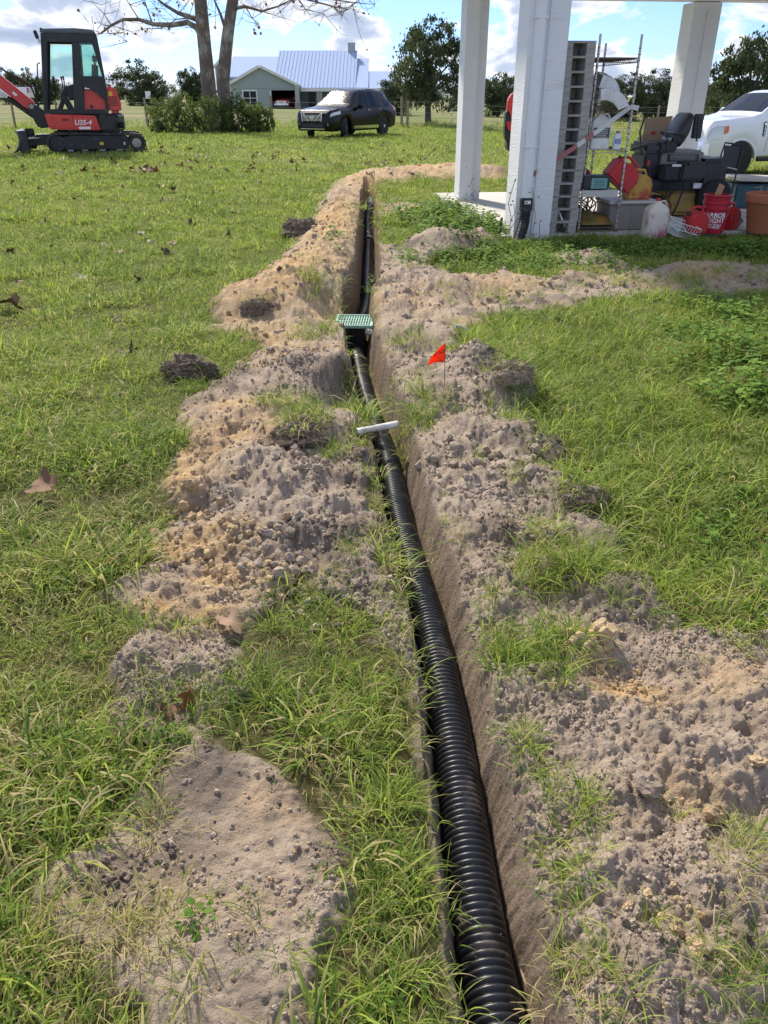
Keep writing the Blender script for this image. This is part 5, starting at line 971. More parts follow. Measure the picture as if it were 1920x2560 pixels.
# terracotta pot
pc_ = L2W(*W2L(base5(1610, 1600)), SLABZ); TERRA = mat('terracotta', (.42, .15, .07), .8, var=.1, vscale=6, bump=.001, bscale=80, dirt=(.5, .30, .2), dirt_amt=.2); o = thing('flower_pot', pc_, 'large round terracotta flower pot at the right edge of the slab', 'pot'); MB().lathe([(.17, 0), (.175, .01), (.235, .33), (.24, .335), (.255, .34), (.262, .36), (.262, .425), (.25, .44), (.235, .44), (.23, .40), (.19, .1), (.1, .06)], (0, 0, 0), 48).build('body', TERRA, o, smooth=35)
MB().lathe([(.232, .388), (.12, .398), (.01, .402)], (0, 0, 0), 30).build('soil', mat('potting_soil', (.06, .045, .035), .95, bump=.01, bscale=60), o); q = MB(); [q.tube([(.1 * math.cos(k), .1 * math.sin(k), .39), (.13 * math.cos(k + .5), .13 * math.sin(k + .5), .46 + .02 * k), (.2 * math.cos(k), .2 * math.sin(k) - .03, .45 + .015 * k)], .004, 5) for k in range(6)]; q.build('dry_stems', mat('dry_stem', (.4, .32, .2), .8), o)
# oddments on the right
o = thing('steel_strip', Z5(1440, 1425, 10.6), 'bare metal strips lying beside the pot', 'metal strip'); o.location.z = SLABZ; MB().bar((-.14, .05, .16), (.10, -.1, .05), .03, .01).build('strip', CHROME, o); MB().bar((-.12, .1, .2), (.14, -.02, .09), .03, .01).build('strip', CHROME, o)
o = thing('plastic_bag', L2W(*W2L(base5(1425, 1555)), SLABZ), 'crumpled blue-grey plastic bag between the red can and the pot', 'bag'); m_ = clod_mesh('bag', 3, .5, rg, mat('bluegrey_plastic', (.18, .25, .33), .3)); q = link('crumpled_film', m_, o); q.scale = (.08, .07, .1); q.location = (0, 0, .07)
o = thing('sheet_stack', L2W(*W2L(Z5(1560, 1260, 12.2)), SLABZ), 'pale panels laid over a teal crate near the pickup', 'panels', rz=BYAW); MB().box((0, .1, .16), (.8, .6, .32)).build('teal_crate', mat('teal_crate', (.03, .08, .10), .6), o, bevel=.02); MB().box((.25, .1, .37), (1.3, .75, .04), (0, .04, 0)).build('panel', mat('pale_panel', (.55, .52, .46), .7), o, bevel=.004)
# striped strap, tied to the front post
a = L2W(pa + .22, pb_ - .02, 0); a = at(1150, 378, a.y); b_ = rk(RW - .03, -.02, 1.335); o = thing('strap', a, 'long flat strap fading from red to white, stretched from the post to the rack', 'strap'); n_ = 24; q1, q2 = MB(), MB(); up_ = Vector((0, 0, 1)); dd = (b_ - a)
for k in range(n_):
    p0, p1 = dd * (k / n_), dd * ((k + 1) / n_); sg = Vector((0, 0, -.02 * math.sin(math.pi * k / n_))); sg1 = Vector((0, 0, -.02 * math.sin(math.pi * (k + 1) / n_))); (q1 if k < 11 or k in (13, 14) else q2).bar(p0 + sg, p1 + sg1, .004, .05, (0, 0, 1))
q1.build('red_length', mat('faded_red_web', (.38, .14, .13), .8), o); q2.build('white_length', mat('white_web', (.62, .62, .60), .8), o); pz = at(1362, 234, b_.y); MB().bar(dd + Vector((-.0, 0, 0)), dd + Vector((.1, .02, -.015)), .004, .05).build('end_fold', mat('white_web', (.62, .62, .60), .8), o)
# white pole leaning by the post
a = Z5(20, 1370, 9.75); b_ = Z5(100, 1600, 9.7); o = thing('pole', b_, 'thin white pole with green tip leaning beside the pallets', 'pole'); MB().tube([(0, 0, .06), a - b_], .011, 8).build('shaft', WB, o); MB().tube([(0, 0, -.02), (-.006, .0, .06)], .013, 8).build('tip', mat('green_plastic', (.02, .14, .08), .4), o)
o = thing('garden_glove', at(1087, 470, 9.6), 'dark drooping cloth hanging on the left side of the thick post', 'cloth'); MB().grid([[(-.02 + .02 * math.sin(i * .9 + j), .01 * j - .0, -.05 * i) for j in range(4)] for i in range(6)]).build('cloth', mat('dark_cloth', (.06, .05, .05), .9), o)
# ------------------------------------------------------------------ vehicles
TYRE = mat('tyre_rubber', (.02, .02, .02), .85, bump=.003, bscale=60); ALLOY = mat('alloy', (.62, .62, .64), .35, .25, var=.05); CHROM = mat('bright_chrome', (.75, .76, .78), .12, .95, var=.03); DPL = mat('dark_plastic', (.025, .025, .027), .6)
AGL = mat('dark_window_glass', (.012, .016, .022), .08, var=.1, spec=.2); LAMP = mat('lamp_lens', (.55, .56, .55), .12, .3, var=.1, coat=1.0); REDL = mat('red_lens', (.45, .01, .01), .15, coat=1.0); AMB = mat('amber_lens', (.7, .16, .02), .2)
def wheel(parent, x_, y_, r_, wd, side, steer=0.0, spokes=10, rimm=None):
    w_ = MB().lathe([(r_ * .66, -wd / 2), (r_ * .9, -wd / 2), (r_ * .985, -wd * .36), (r_, 0), (r_ * .985, wd * .36), (r_ * .9, wd / 2), (r_ * .66, wd / 2)], (0, 0, 0), 36, 'y').build('wheel', TYRE, parent, smooth=40); w_.location = (x_, y_, r_); w_.rotation_euler = (0, 0, steer)
    rm = rimm or ALLOY; ys_ = side * wd * .38
    q = MB(); q.lathe([(r_ * .6, ys_ - .02), (r_ * .67, ys_ - .02), (r_ * .67, ys_ + .02), (r_ * .6, ys_ + .02), (r_ * .6, ys_ - .02)], (0, 0, 0), 32, 'y', False); q.lathe([(.001, ys_ + .012), (r_ * .14, ys_ + .012), (r_ * .16, ys_ - .03), (.001, ys_ - .03)], (0, 0, 0), 16, 'y')
    for k in range(spokes): a = 2 * math.pi * k / spokes; q.bar((math.cos(a) * r_ * .1, ys_ - .005, math.sin(a) * r_ * .1), (math.cos(a + .12) * r_ * .63, ys_ - .002, math.sin(a + .12) * r_ * .63), .03, r_ * .085, (0, 1, 0))
    q.build('rim', rm, w_, smooth=30); MB().lathe([(.001, ys_ - .07 * side), (r_ * .6, ys_ - .07 * side), (r_ * .6, ys_ - .06 * side), (.001, ys_ - .06 * side)], (0, 0, 0), 24, 'y').build('brake_disc', DPL, w_)
    return w_
class Shell:
    """car body lofted along x (0 = nose); keys: x: (z bottom, z belt, z top, half width, half roof width)"""
    def __init__(s, keys, arches):
        ks = sorted(keys); s.kx = np.array(ks, float); s.kv = np.array([keys[k] for k in ks], float); s.ar = arches
    def at(s, x):
        v = [float(np.interp(x, s.kx, s.kv[:, i])) for i in range(5)]
        for cx, r_ in s.ar:
            if abs(x - cx) < r_: v[0] = max(v[0], .34 + math.sqrt(r_ * r_ - (x - cx) ** 2) * .98)
        return v
    def section(s, x):
        zb, zl, zt, w_, wr = s.at(x); zl = max(zl, zb + .08); zt = max(zt, zl + .012); h = zl - zb
        p = [(0, zb + .03), (w_ * .80, zb), (w_ * .965, zb + .04 * min(1, h / .4)), (w_ * .995, zb + .3 * h), (w_, zb + .62 * h), (w_ * .985, zb + .9 * h), (w_ * .955, zl)]
        e = (zt - zl)
        for t in (.33, .66, .93): p.append((w_ * .955 + (wr - w_ * .955) * t, zl + e * t * .985))
        p += [(wr * .93, zt - .01 * min(1, e * 4)), (wr * .6, zt + .006), (0, zt + .012)]
        return p
    def P(s, x, j, side):
        q = s.section(x); i = int(min(j, len(q) - 2)); t = j - i; a, b_ = q[i], q[min(i + 1, len(q) - 1)]
        return Vector((x, side * (a[0] + (b_[0] - a[0]) * t), a[1] + (b_[1] - a[1]) * t))
    def body(s, name, m, parent, n=90):
        xs = np.linspace(s.kx[0], s.kx[-1], n); xs = np.unique(np.concatenate([xs, s.kx] + [np.array([cx + r_ * math.cos(a) for a in np.linspace(0, math.pi, 17)]) for cx, r_ in s.ar]))
        rows = []
        for x in xs:
            q = s.section(x); rows.append([Vector((x, -a, b_)) for a, b_ in q] + [Vector((x, a, b_)) for a, b_ in q[::-1][1:]])
        mb = MB().grid(rows); k = len(rows[0]); mb.f.append(tuple(range(k))); mb.f.append(tuple(len(mb.v) - k + i for i in range(k)))
        return mb.build(name, m, parent, smooth=38)
    def patch(s, name, m, parent, x0, x1, j0, j1, side, off=.006, nx=10, nj=6, skew0=0.0, skew1=0.0):
        """a panel that follows the body surface; skew shifts the end at the upper edge"""
        rows = []
        for a in range(nx + 1):
            row = []
            for b_ in range(nj + 1):
                t = b_ / nj; xa = x0 + skew0 * t; xb = x1 + skew1 * t; x = xa + (xb - xa) * a / nx; j = j0 + (j1 - j0) * t
                p = s.P(x, j, side); du = s.P(x + .01, j, side) - s.P(x - .01, j, side); dv = s.P(x, min(j + .05, 11.99), side) - s.P(x, max(j - .05, 0), side); nn = du.cross(dv)
                nn = nn.normalized() if nn.length > 1e-9 else Vector((0, side, 0))
                if nn.y * side < 0 and abs(nn.y) > .05: nn = -nn
                if nn.z < 0 and abs(nn.y) <= .3: nn = -nn
                row.append(p + nn * off)
            rows.append(row)
        return MB().grid(rows).build(name, m, parent, smooth=50, fix=False)
    def across(s, name, m, parent, x0, x1, j0=9.6, off=.008, nx=8):
        rows = []
        for a in range(nx + 1):
            x = x0 + (x1 - x0) * a / nx; r = [s.P(x, j, -1) for j in np.linspace(j0, 12, 7)] + [s.P(x, j, 1) for j in np.linspace(12, j0, 7)[1:]]
            d = (s.P(x + .02, 12, 1) - s.P(x - .02, 12, 1)); nn = Vector((-d.z, 0, d.x)).normalized(); nn = nn if nn.z > 0 else -nn; rows.append([p + nn * off for p in r])
        return MB().grid(rows).build(name, m, parent, smooth=50, fix=False)
# black three-row SUV, nose towards the camera and left
PB = mat('black_car_paint', (.004, .004, .005), .2, var=.2, coat=.1, spec=.25)
sc_u = on(748, 299, -.03); yS = 36.2; sp_ = at(752, 299, yS); zS = Tz(sp_.x, yS)
suv = thing('suv', (sp_.x, yS, zS + .0), 'black three-row SUV parked on the lawn in front of the pale green house', 'car'); HEAD = R(180 + 58)
def nose(o, cx, cy, head, L_):
    o.rotation_euler = (0, 0, head + math.pi); o.location.x = cx - math.cos(head + math.pi) * L_ / 2; o.location.y = cy - math.sin(head + math.pi) * L_ / 2
nose(suv, sp_.x, yS + .3, HEAD, 5.0)
S = Shell({0.0: (.34, .62, .66, .60, .52), .05: (.28, .82, .90, .80, .66), .18: (.25, .90, 1.0, .90, .76), .6: (.24, .96, 1.07, .955, .80), 1.25: (.24, 1.02, 1.13, .97, .80), 1.45: (.24, 1.03, 1.22, .975, .80), 2.15: (.24, 1.05, 1.66, .975, .68), 2.45: (.24, 1.06, 1.74, .975, .66), 3.3: (.24, 1.07, 1.76, .975, .65), 4.1: (.25, 1.09, 1.70, .965, .62), 4.45: (.27, 1.10, 1.62, .95, .58), 4.78: (.32, 1.10, 1.34, .92, .55), 4.9: (.34, 1.06, 1.14, .89, .60), 5.0: (.42, .85, .88, .78, .60)}, [(.98, .40), (3.88, .40)])
S.body('body', PB, suv)
for sd in (-1, 1):
    S.patch('window', AGL, suv, 1.95, 2.72, 6.12, 8.8, sd, skew0=.42); S.patch('window', AGL, suv, 2.80, 3.62, 6.12, 8.8, sd); S.patch('window', AGL, suv, 3.70, 4.52, 6.12, 8.8, sd, skew1=-.28)
    for x_ in (2.35, 3.2): q = S.P(x_ + .3, 5.2, sd); h_ = MB().box((q.x, q.y + sd * .02, q.z), (.2, .03, .035)).build('door_handle', CHROM, suv, bevel=.008)
    q = S.P(1.85, 6, sd); mr_ = MB().box((q.x, q.y + sd * .14, q.z + .09), (.14, .24, .17)).build('side_mirror', PB, suv, bevel=.04, seg=3); MB().box((q.x + .02, q.y + sd * .02, q.z + .04), (.06, .12, .05)).build('mirror_arm', DPL, mr_)
    S.patch('sill_trim', CHROM, suv, 1.5, 3.4, 2.2, 2.75, sd, off=.012); S.patch('headlight', LAMP, suv, .07, .62, 4.9, 6.3, sd, off=.01, skew0=.05); S.patch('tail_light', REDL, suv, 4.62, 4.96, 4.7, 6.4, sd, off=.01)
    q = MB().tube([S.P(2.5, 10, sd) + Vector((0, 0, .0)), S.P(2.6, 10, sd) + Vector((0, 0, .05)), S.P(4.1, 10, sd) + Vector((0, 0, .05)), S.P(4.25, 10, sd)], .018, 8); q.build('roof_rail', CHROM, suv, smooth=50)
    MB().lathe([(.03, -.02), (.075, -.015), (.08, .0), (.06, .012), (.03, .012)], (.045, sd * .66, .50), 20, 'x').build('fog_lamp', LAMP, suv, smooth=40)
    for x_ in (2.76, 3.66): S.patch('pillar', DPL, suv, x_ - .045, x_ + .045, 6.1, 8.85, sd, off=.004, nx=2)
    for x_ in (1.75, 2.74, 3.6): S.patch('door_seam', DPL, suv, x_ - .006, x_ + .006, 2.4, 6.0, sd, off=.002, nx=1)
S.across('windscreen', AGL, suv, 1.5, 2.14); S.across('rear_window', AGL, suv, 4.5, 4.76)
gr = MB().prism([(-.44, .62), (.44, .62), (.50, .86), (-.50, .86)], -.03, .03, 'x').build('grille', DPL, suv, bevel=.01); q = MB()
for k in range(5): q.box((-.036, 0, .65 + .043 * k), (.012, .86 + .02 * k, .012))
for sgn in (-1, 1): q.bar((-.036, sgn * .42, .88), (-.036, sgn * .16, .62), .02, .05, (1, 0, 0)); q.bar((-.03, sgn * .50, .90), (-.03, sgn * .46, .60), .03, .07, (1, 0, 0))
q.build('grille_bars', CHROM, gr); MB().lathe([(.075, -.05), (.09, -.05), (.09, -.042), (.075, -.042), (.075, -.05)], (0, 0, .75), 24, 'x', False).build('emblem_ring', CHROM, gr); MB().box((-.048, 0, .75), (.01, .21, .035)).build('emblem_bar', CHROM, gr)
MB().box((-.01, 0, .46), (.05, 1.1, .14)).build('lower_intake', DPL, suv, bevel=.015); MB().box((-.03, 0, .345), (.04, 1.2, .025)).build('bumper_trim', CHROM, suv, bevel=.006)
for x_, st in ((.98, R(28)), (3.88, 0)):
    for sd in (-1, 1): wheel(suv, x_, sd * .84, .375, .235, sd, st, 10)
MB().box((2.4, 0, .32), (4.2, 1.5, .12)).build('underbody', DPL, suv)
# pickups
def pickup(name, loc, head, paint, lab, scale=1.0, emblem=False):
    L_ = 6.2; o = thing(name, loc, lab, 'pickup', scale=scale); nose(o, loc[0], loc[1], head, L_ * scale); r_ = .42
    S = Shell({0.0: (.52, .86, .90, .90, .80), .06: (.48, 1.12, 1.18, .97, .86), .16: (.46, 1.20, 1.30, 1.0, .88), 1.3: (.46, 1.27, 1.40, 1.02, .86), 1.55: (.46, 1.28, 1.46, 1.02, .84), 2.2: (.46, 1.30, 1.90, 1.02, .70), 2.45: (.46, 1.30, 1.97, 1.02, .69), 3.7: (.46, 1.32, 1.98, 1.02, .68), 3.98: (.46, 1.33, 1.86, 1.02, .70), 4.02: (.46, 1.33, 1.36, 1.02, .95), 6.15: (.5, 1.33, 1.36, 1.02, .95), 6.2: (.6, 1.3, 1.33, .98, .9)}, [(1.0, .50), (4.9, .50)])
    S.body('body', paint, o)
    for sd in (-1, 1):
        S.patch('window', AGL, o, 2.05, 2.95, 6.15, 8.8, sd, skew0=.35); S.patch('window', AGL, o, 3.03, 3.82, 6.15, 8.8, sd, skew1=-.05)
        q = S.P(2.0, 6, sd); m_ = MB().box((q.x, q.y + sd * .17, q.z + .13), (.13, .22, .3)).build('side_mirror', paint, o, bevel=.04); MB().box((q.x + .02, q.y + sd * .03, q.z + .08), (.05, .14, .05)).build('mirror_arm', DPL, m_)
        S.patch('headlight', LAMP, o, .035, .42, 3.9, 5.6, sd, off=.012); S.patch('marker_lamp', AMB, o, .44, .56, 4.4, 5.5, sd, off=.012, nx=3); S.patch('tail_light', REDL, o, 6.0, 6.17, 3.5, 5.8, sd, off=.01)
        for x_ in (2.5, 3.3): q = S.P(x_ + .2, 4.9, sd); MB().box((q.x, q.y + sd * .02, q.z), (.2, .03, .04)).build('door_handle', CHROM, o, bevel=.008)
        for x_ in (1.75, 2.98, 3.95): S.patch('door_seam', DPL, o, x_ - .006, x_ + .006, 2.4, 6.0, sd, off=.002, nx=1)
        MB().tube([(1.6, sd * .98, .42), (3.9, sd * .98, .42)], .05, 8).build('side_step', DPL, o)
        MB().tube([(1.0 + .52 * math.cos(a), sd * 1.0, .36 + .52 * math.sin(a)) for a in np.linspace(.1, math.pi - .1, 20)], .03, 6).build('wheel_arch_trim', paint, o, smooth=50)
        if emblem:
            q = S.P(1.62, 4.6, sd); b_ = MB().box((q.x, q.y + sd * .008, q.z), (.085, .016, .34)).build('fender_badge', DPL, o, bevel=.01); MB().box((q.x, q.y + sd * .018, q.z + .12), (.06, .006, .05)).build('badge_mark', CHROM, b_)
            tm = text_mesh('SUPER DUTY', .042, .002, bold=.0008); tm.materials.append(CHROM); t_ = link('lettering', tm, b_); t_.location = (q.x, q.y + sd * .018, q.z - .03); t_.rotation_euler = (math.pi / 2, math.pi / 2, math.pi if sd > 0 else 0)
    S.across('windscreen', AGL, o, 1.6, 2.2); S.across('rear_window', AGL, o, 3.8, 3.96)
    MB().prism([(-.84, 1.36), (.84, 1.36), (.84, 1.42), (-.84, 1.42)], 4.06, 6.1, 'x').build('bed_cover', DPL, o)
    g = MB().ring([(-.62, .86), (.62, .86), (.66, 1.14), (-.66, 1.14)], [(-.5, .90), (.5, .90), (.55, 1.09), (-.55, 1.09)], -.06, .05, 'x').build('grille_surround', CHROM, o, bevel=.01); MB().box((0.01, 0, 1.0), (.05, 1.08, .2)).build('grille_backing', DPL, g)
    q = MB(); [q.box((-.035, 0, .94 + .06 * k), (.03, 1.1, .022)) for k in range(3)]; [q.box((-.035, y_, 1.0), (.035, .09, .2)) for y_ in (-.4, .4)]; q.build('grille_bars', CHROM, g)
    bu = MB().prism([(-.16, .52), (.1, .50), (.1, .84), (-.12, .84), (-.18, .70)], -1.0, 1.0, 'y').build('bumper', CHROM, o, bevel=.03, seg=3)
    for sd in (-1, 1): MB().box((-.165, sd * .72, .66), (.05, .26, .12)).build('fog_lamp_recess', DPL, bu, bevel=.02); f_ = MB().box((-.185, sd * .72, .66), (.03, .13, .06)).build('fog_lamp', LAMP, bu, bevel=.01)
    MB().box((-.12, 0, .44), (.1, 1.7, .14)).build('air_dam', DPL, o, bevel=.02)
    for x_ in (1.0, 4.9):
        for sd in (-1, 1): wheel(o, x_, sd * .90, r_, .27, sd, 0, 10, ALLOY)
    MB().box((3.1, 0, .48), (5.2, 1.2, .12)).build('frame_rail', DPL, o); return o
WP_ = mat('white_car_paint', (.78, .79, .80), .22, var=.03, coat=.8)
tk = Vector((0, 0, 0)); wc = at((1450 * .3255 + 1380) / KD, (1175 * .3255 + 60) / KD, 22.6); hd = R(180 + 17); ax_ = Vector((math.cos(hd), math.sin(hd), 0)); sc_t = 1.05
ctr = wc - ax_ * (2.1 * sc_t) + Vector((-math.sin(hd), math.cos(hd), 0)) * -.88 * sc_t
ctr = wc - ax_ * (2.1 * sc_t) + Vector((-.55, .85, 0))
pickup('pickup_truck', (ctr.x, ctr.y, Tz(wc.x, wc.y) - .01), hd, WP_, 'large white pickup with chrome bumper at the right edge of the photo', sc_t, True)
lt_ = at(25, 226, 92); pickup('pickup_truck', (lt_.x - 1.2, lt_.y, lt_.z + .1), R(8 + 180), WP_, 'distant white pickup behind the excavator boom on the left', 1.12)
lt2 = at(2, 238, 70); MB_r = mat('red_truck_paint', (.28, .02, .025), .3, coat=.7)
# mini excavator
XR = mat('excavator_red', (.62, .035, .024), .4, var=.06, coat=.3, dirt=(.45, .06, .035), dirt_amt=.1); XB = mat('excavator_black', (.022, .023, .026), .45, .1, var=.15, dirt=(.10, .09, .075), dirt_amt=.15); XG = glass('cab_glass', (.72, .90, .86)); RUB = mat('track_rubber', (.03, .029, .028), .85, bump=.004, bscale=40, dirt=(.10, .085, .065), dirt_amt=.4); STEEL = mat('worn_steel', (.36, .34, .33), .45, .7, var=.15, dirt=(.18, .13, .10), dirt_amt=.35)
eb = at((930 * .2411) / KD, (1570 * .2411) / KD, 20.3); eb.z = Tz(eb.x, 20.3) ; EXC = (eb.x, 20.3 + .70, eb.z)
ex = thing('mini_excavator', EXC, 'red and black mini excavator with cab parked on the lawn at left', 'excavator', rz=math.pi + R(17))
def xp(nm, poly, y0, y1, m, parent=ex, bevel=.012, smooth=False): return MB().prism(poly, y0, y1, 'y').build(nm, m, parent, bevel=bevel, smooth=smooth)
def track_loop(off):
    pts = []
    for a in np.linspace(90, 270, 13): pts.append((-.90 + (.215 + off) * math.cos(R(a)), .225 + (.205 + off) * math.sin(R(a))))
    for a in np.linspace(-90, 90, 13): pts.append((.88 + (.235 + off) * math.cos(R(a)), .245 + (.225 + off) * math.sin(R(a))))
    return pts
for s_ in (-1, 1):
    y0, y1 = s_ * .70 - .155, s_ * .70 + .155
    tr_o = MB().ring(track_loop(0), track_loop(-.045), y0, y1).build('track', RUB, ex)
    lo = track_loop(.0); q = MB(); P2 = [Vector((a, b_)) for a, b_ in lo]; P2.append(P2[0]); ln = 0; acc = [0]
    for i in range(len(P2) - 1): acc.append(acc[-1] + (P2[i + 1] - P2[i]).length)
    for d in np.arange(0, acc[-1], .095):
        i = min(int(np.searchsorted(acc, d, 'right')) - 1, len(P2) - 2); t_ = (d - acc[i]) / max(1e-6, acc[i + 1] - acc[i]); p_ = P2[i].lerp(P2[i + 1], t_); dr = (P2[i + 1] - P2[i]).normalized(); q.box((p_.x, s_ * .70, p_.y), (.045, .30, .022), (0, -math.atan2(dr.y, dr.x), 0))
    q.build('lugs', RUB, tr_o)
    xp('track_frame', [(-.72, .10), (.72, .10), (.80, .36), (.55, .40), (-.60, .38), (-.74, .28)], y0 + .03 if s_ < 0 else y0 + .05, y1 - .05 if s_ < 0 else y1 - .03, XB)
    MB().lathe([(.001, -.13), (.16, -.13), (.175, -.1), (.175, .1), (.16, .13), (.001, .13)], (-.90, s_ * .70, .225), 24, 'y').build('sprocket', XB, ex, smooth=40); MB().lathe([(.001, -.02), (.10, -.02), (.11, 0), (.10, .02), (.001, .02)], (-.90, s_ * .835, .225), 24, 'y').build('sprocket_cap', STEEL, ex, smooth=40)
    MB().lathe([(.001, -.1), (.17, -.1), (.185, 0), (.17, .1), (.001, .1)], (.88, s_ * .70, .245), 24, 'y').build('idler', XB, ex, smooth=40)
    for x_ in (-.5, -.1, .3, .62): MB().lathe([(.001, -.11), (.07, -.11), (.07, .11), (.001, .11)], (x_, s_ * .70, .105), 16, 'y').build('roller', STEEL, ex, smooth=40)
MB().box((-.10, .862, .225), (.09, .008, .06)).build('yellow_decal', mat('decal_yellow', (.7, .45, .03), .5), ex); MB().box((-.62, .862, .22), (.03, .008, .06)).build('white_decal', mat('sticker_white', (.8, .8, .8), .5), ex); MB().box((.0, 0, .30), (1.2, 1.1, .22)).build('undercarriage', XB, ex, bevel=.02)
MB().lathe([(.001, .40), (.55, .40), (.58, .44), (.58, .50), (.5, .53), (.001, .53)], (.05, 0, 0), 32).build('turntable', XB, ex, smooth=40)
xp('side_panel', [(1.06, .85), (-.06, .81), (-.13, .50), (.98, .53), (1.02, .60)], .56, .76, XR, bevel=.02); xp('deck', [(1.04, .84), (-.5, .84), (-.5, .52), (1.0, .54)], -.72, .555, XB)
xp('side_panel', [(1.06, .85), (-.06, .81), (-.13, .50), (.98, .53)], -.92, -.725, XR, bevel=.02)
cwp = []
for a in np.linspace(-62, 62, 15): cwp.append((.22 - .92 * math.cos(R(a)), .86 * math.sin(R(a))))
MB().prism(cwp + [(-.125, .76), (-.125, -.76)], .47, .845, 'z').build('counterweight', XB, ex, bevel=.035, seg=3, smooth=40); MB().box((-.60, .50, .60), (.03, .25, .14), (0, 0, .5)).build('tail_recess', DPL, ex, bevel=.01); MB().tube([(-.56, .56, .80), (-.66, .42, .79), (-.68, .3, .79)], .016, 6).build('tail_rail', STEEL, ex); MB().tube([(-.56, .56, .53), (-.64, .44, .53)], .012, 6).build('tail_rail', STEEL, ex)
hp = [(-.37, .86), (-.66, .86), (-.67, 1.05), (-.62, 1.30), (-.55, 1.42), (-.37, 1.44)]
xp('engine_hood', hp, -.62, .66, XR, bevel=.06, smooth=40); xp('hood_cap', [(-.38, 1.445), (-.52, 1.43), (-.50, 1.46), (-.39, 1.47)], -.3, .5, STEEL); MB().box((-.46, .664, 1.26), (.09, .006, .09)).build('yellow_decal', mat('decal_yellow', (.7, .45, .03), .5), ex); MB().box((-.52, .665, .92), (.26, .006, .012)).build('hood_seam', DPL, ex)
FR = [('front_pillar', [(1.07, .85), (.83, 2.45), (.70, 2.45), (.72, 2.28), (.975, .94), (.975, .85)]), ('roof_rail', [(.72, 2.285), (.70, 2.45), (-.35, 2.45), (-.22, 2.285)]), ('door_pillar', [(.205, 2.28), (.036, 2.28), (.16, .945), (.395, .945)]), ('sill', [(.974, .94), (.974, .85), (-.36, .85), (-.31, .94)]), ('rear_pillar', [(-.22, 2.284), (-.35, 2.449), (-.39, 1.51), (-.36, .851), (-.311, .941), (-.344, 1.11), (-.335, 1.63)]), ('waist_rail', [(.10, 1.62), (-.334, 1.62), (-.343, 1.11), (-.05, 1.36), (.12, 1.40)])]
for yy in (.66, -.30):
    for nm, pl in FR: xp(nm, pl, yy, yy + .045, XB, bevel=.008)
    xp('window', [(.72, 2.28), (.205, 2.28), (.30, 1.62), (.85, 1.62)], yy + .018, yy + .026, XG, bevel=0) if yy < 0 else None
    xp('window', [(.036, 2.28), (-.22, 2.28), (-.335, 1.62), (.10, 1.62)], yy + .018, yy + .026, XG, bevel=0)
xp('roof', [(.86, 2.46), (-.34, 2.46), (-.30, 2.53), (.1, 2.555), (.80, 2.53)], -.31, .715, mat('cab_roof', (.05, .065, .06), .3, coat=.4), bevel=.02); xp('rear_window', [(-.36, 1.55), (-.345, 2.4), (-.335, 2.4), (-.35, 1.55)], -.25, .65, XG, bevel=0); xp('rear_wall', [(-.37, .88), (-.38, 1.52), (-.35, 1.52), (-.34, .88)], -.25, .65, XB)
for yy in (-.30, .66): pass
xp('windscreen', [(1.04, 1.0), (.825, 2.42), (.815, 2.42), (1.03, 1.0)], -.25, .655, XG, bevel=0); xp('cab_floor', [(1.02, .86), (-.34, .86), (-.34, .90), (1.02, .90)], -.25, .655, DPL)
xp('inner_fender', [(.22, .90), (-.335, .90), (-.335, 1.28), (-.05, 1.36), (.12, 1.36)], .30, .62, XR, bevel=.03); MB().lathe([(.001, 0), (.035, 0), (.035, .02), (.001, .02)], (.0, .622, 1.0), 16, 'y').build('filler_cap', DPL, ex)
se = MB().box((.12, .2, 1.16), (.46, .46, .16)).build('seat', VINYL, ex, bevel=.04); MB().box((-.16, .2, 1.55), (.14, .44, .72), (0, -.16, 0)).build('seat_back', VINYL, se, bevel=.05); MB().box((-.22, .2, 1.98), (.10, .26, .2)).build('head_rest', VINYL, se, bevel=.04)
MB().box((.34, .48, 1.30), (.32, .12, .30), (0, .3, 0)).build('console', DPL, ex, bevel=.02); MB().box((.60, .42, 1.15), (.10, .10, .60), (0, -.5, 0)).build('console_arm', DPL, ex, bevel=.02); MB().box((.52, .3, 1.05), (.12, .5, .5), (0, .4, 0)).build('front_console', DPL, ex, bevel=.03)
for x_, y_ in ((.55, .44), (.62, -.05), (.78, .12), (.78, .26)): MB().tube([(x_, y_, 1.2), (x_ - .03, y_, 1.52), (x_ - .02, y_, 1.62)], [.012, .012, .024], 8).build('lever', DPL, ex, smooth=50)
MB().tube([(.98, .69, 1.0), (.90, .72, 1.7)], .014, 6).build('door_rod', XB, ex); MB().tube([(1.08, .60, 1.15), (1.13, .62, 1.2), (1.02, .62, 1.85), (.96, .6, 1.88)], .014, 8).build('grab_rail', XB, ex, smooth=50); MB().tube([(.70, .69, 2.26), (.86, .6, 1.95)], .006, 5).build('wiper', DPL, ex); MB().tube([(.24, .70, 1.95), (.24, .73, 1.9), (.27, .73, 1.6), (.29, .70, 1.55)], .01, 6).build('door_handle', DPL, ex)
MB().box((.93, .62, 2.42), (.07, .12, .17), (0, .25, .2)).build('side_mirror', DPL, ex, bevel=.015); MB().box((.90, .45, 2.30), (.06, .1, .08)).build('work_light', LAMP, ex, bevel=.01)
tm = text_mesh('U35-4', .15, .003, bold=.003, shear=.25); tm.materials.append(mat('sticker_white', (.8, .8, .8), .5)); q = link('lettering', tm, ex); q.location = (.25, .764, .665); q.rotation_euler = (math.pi / 2, 0, math.pi); MB().box((.22, .763, .555), (.26, .006, .055)).build('white_decal', mat('sticker_white', (.8, .8, .8), .5), ex)
for k in range(6): MB().box((-.52, .663, 1.02 + .035 * k), (.16, .006, .014)).build('vent_slot', DPL, ex)
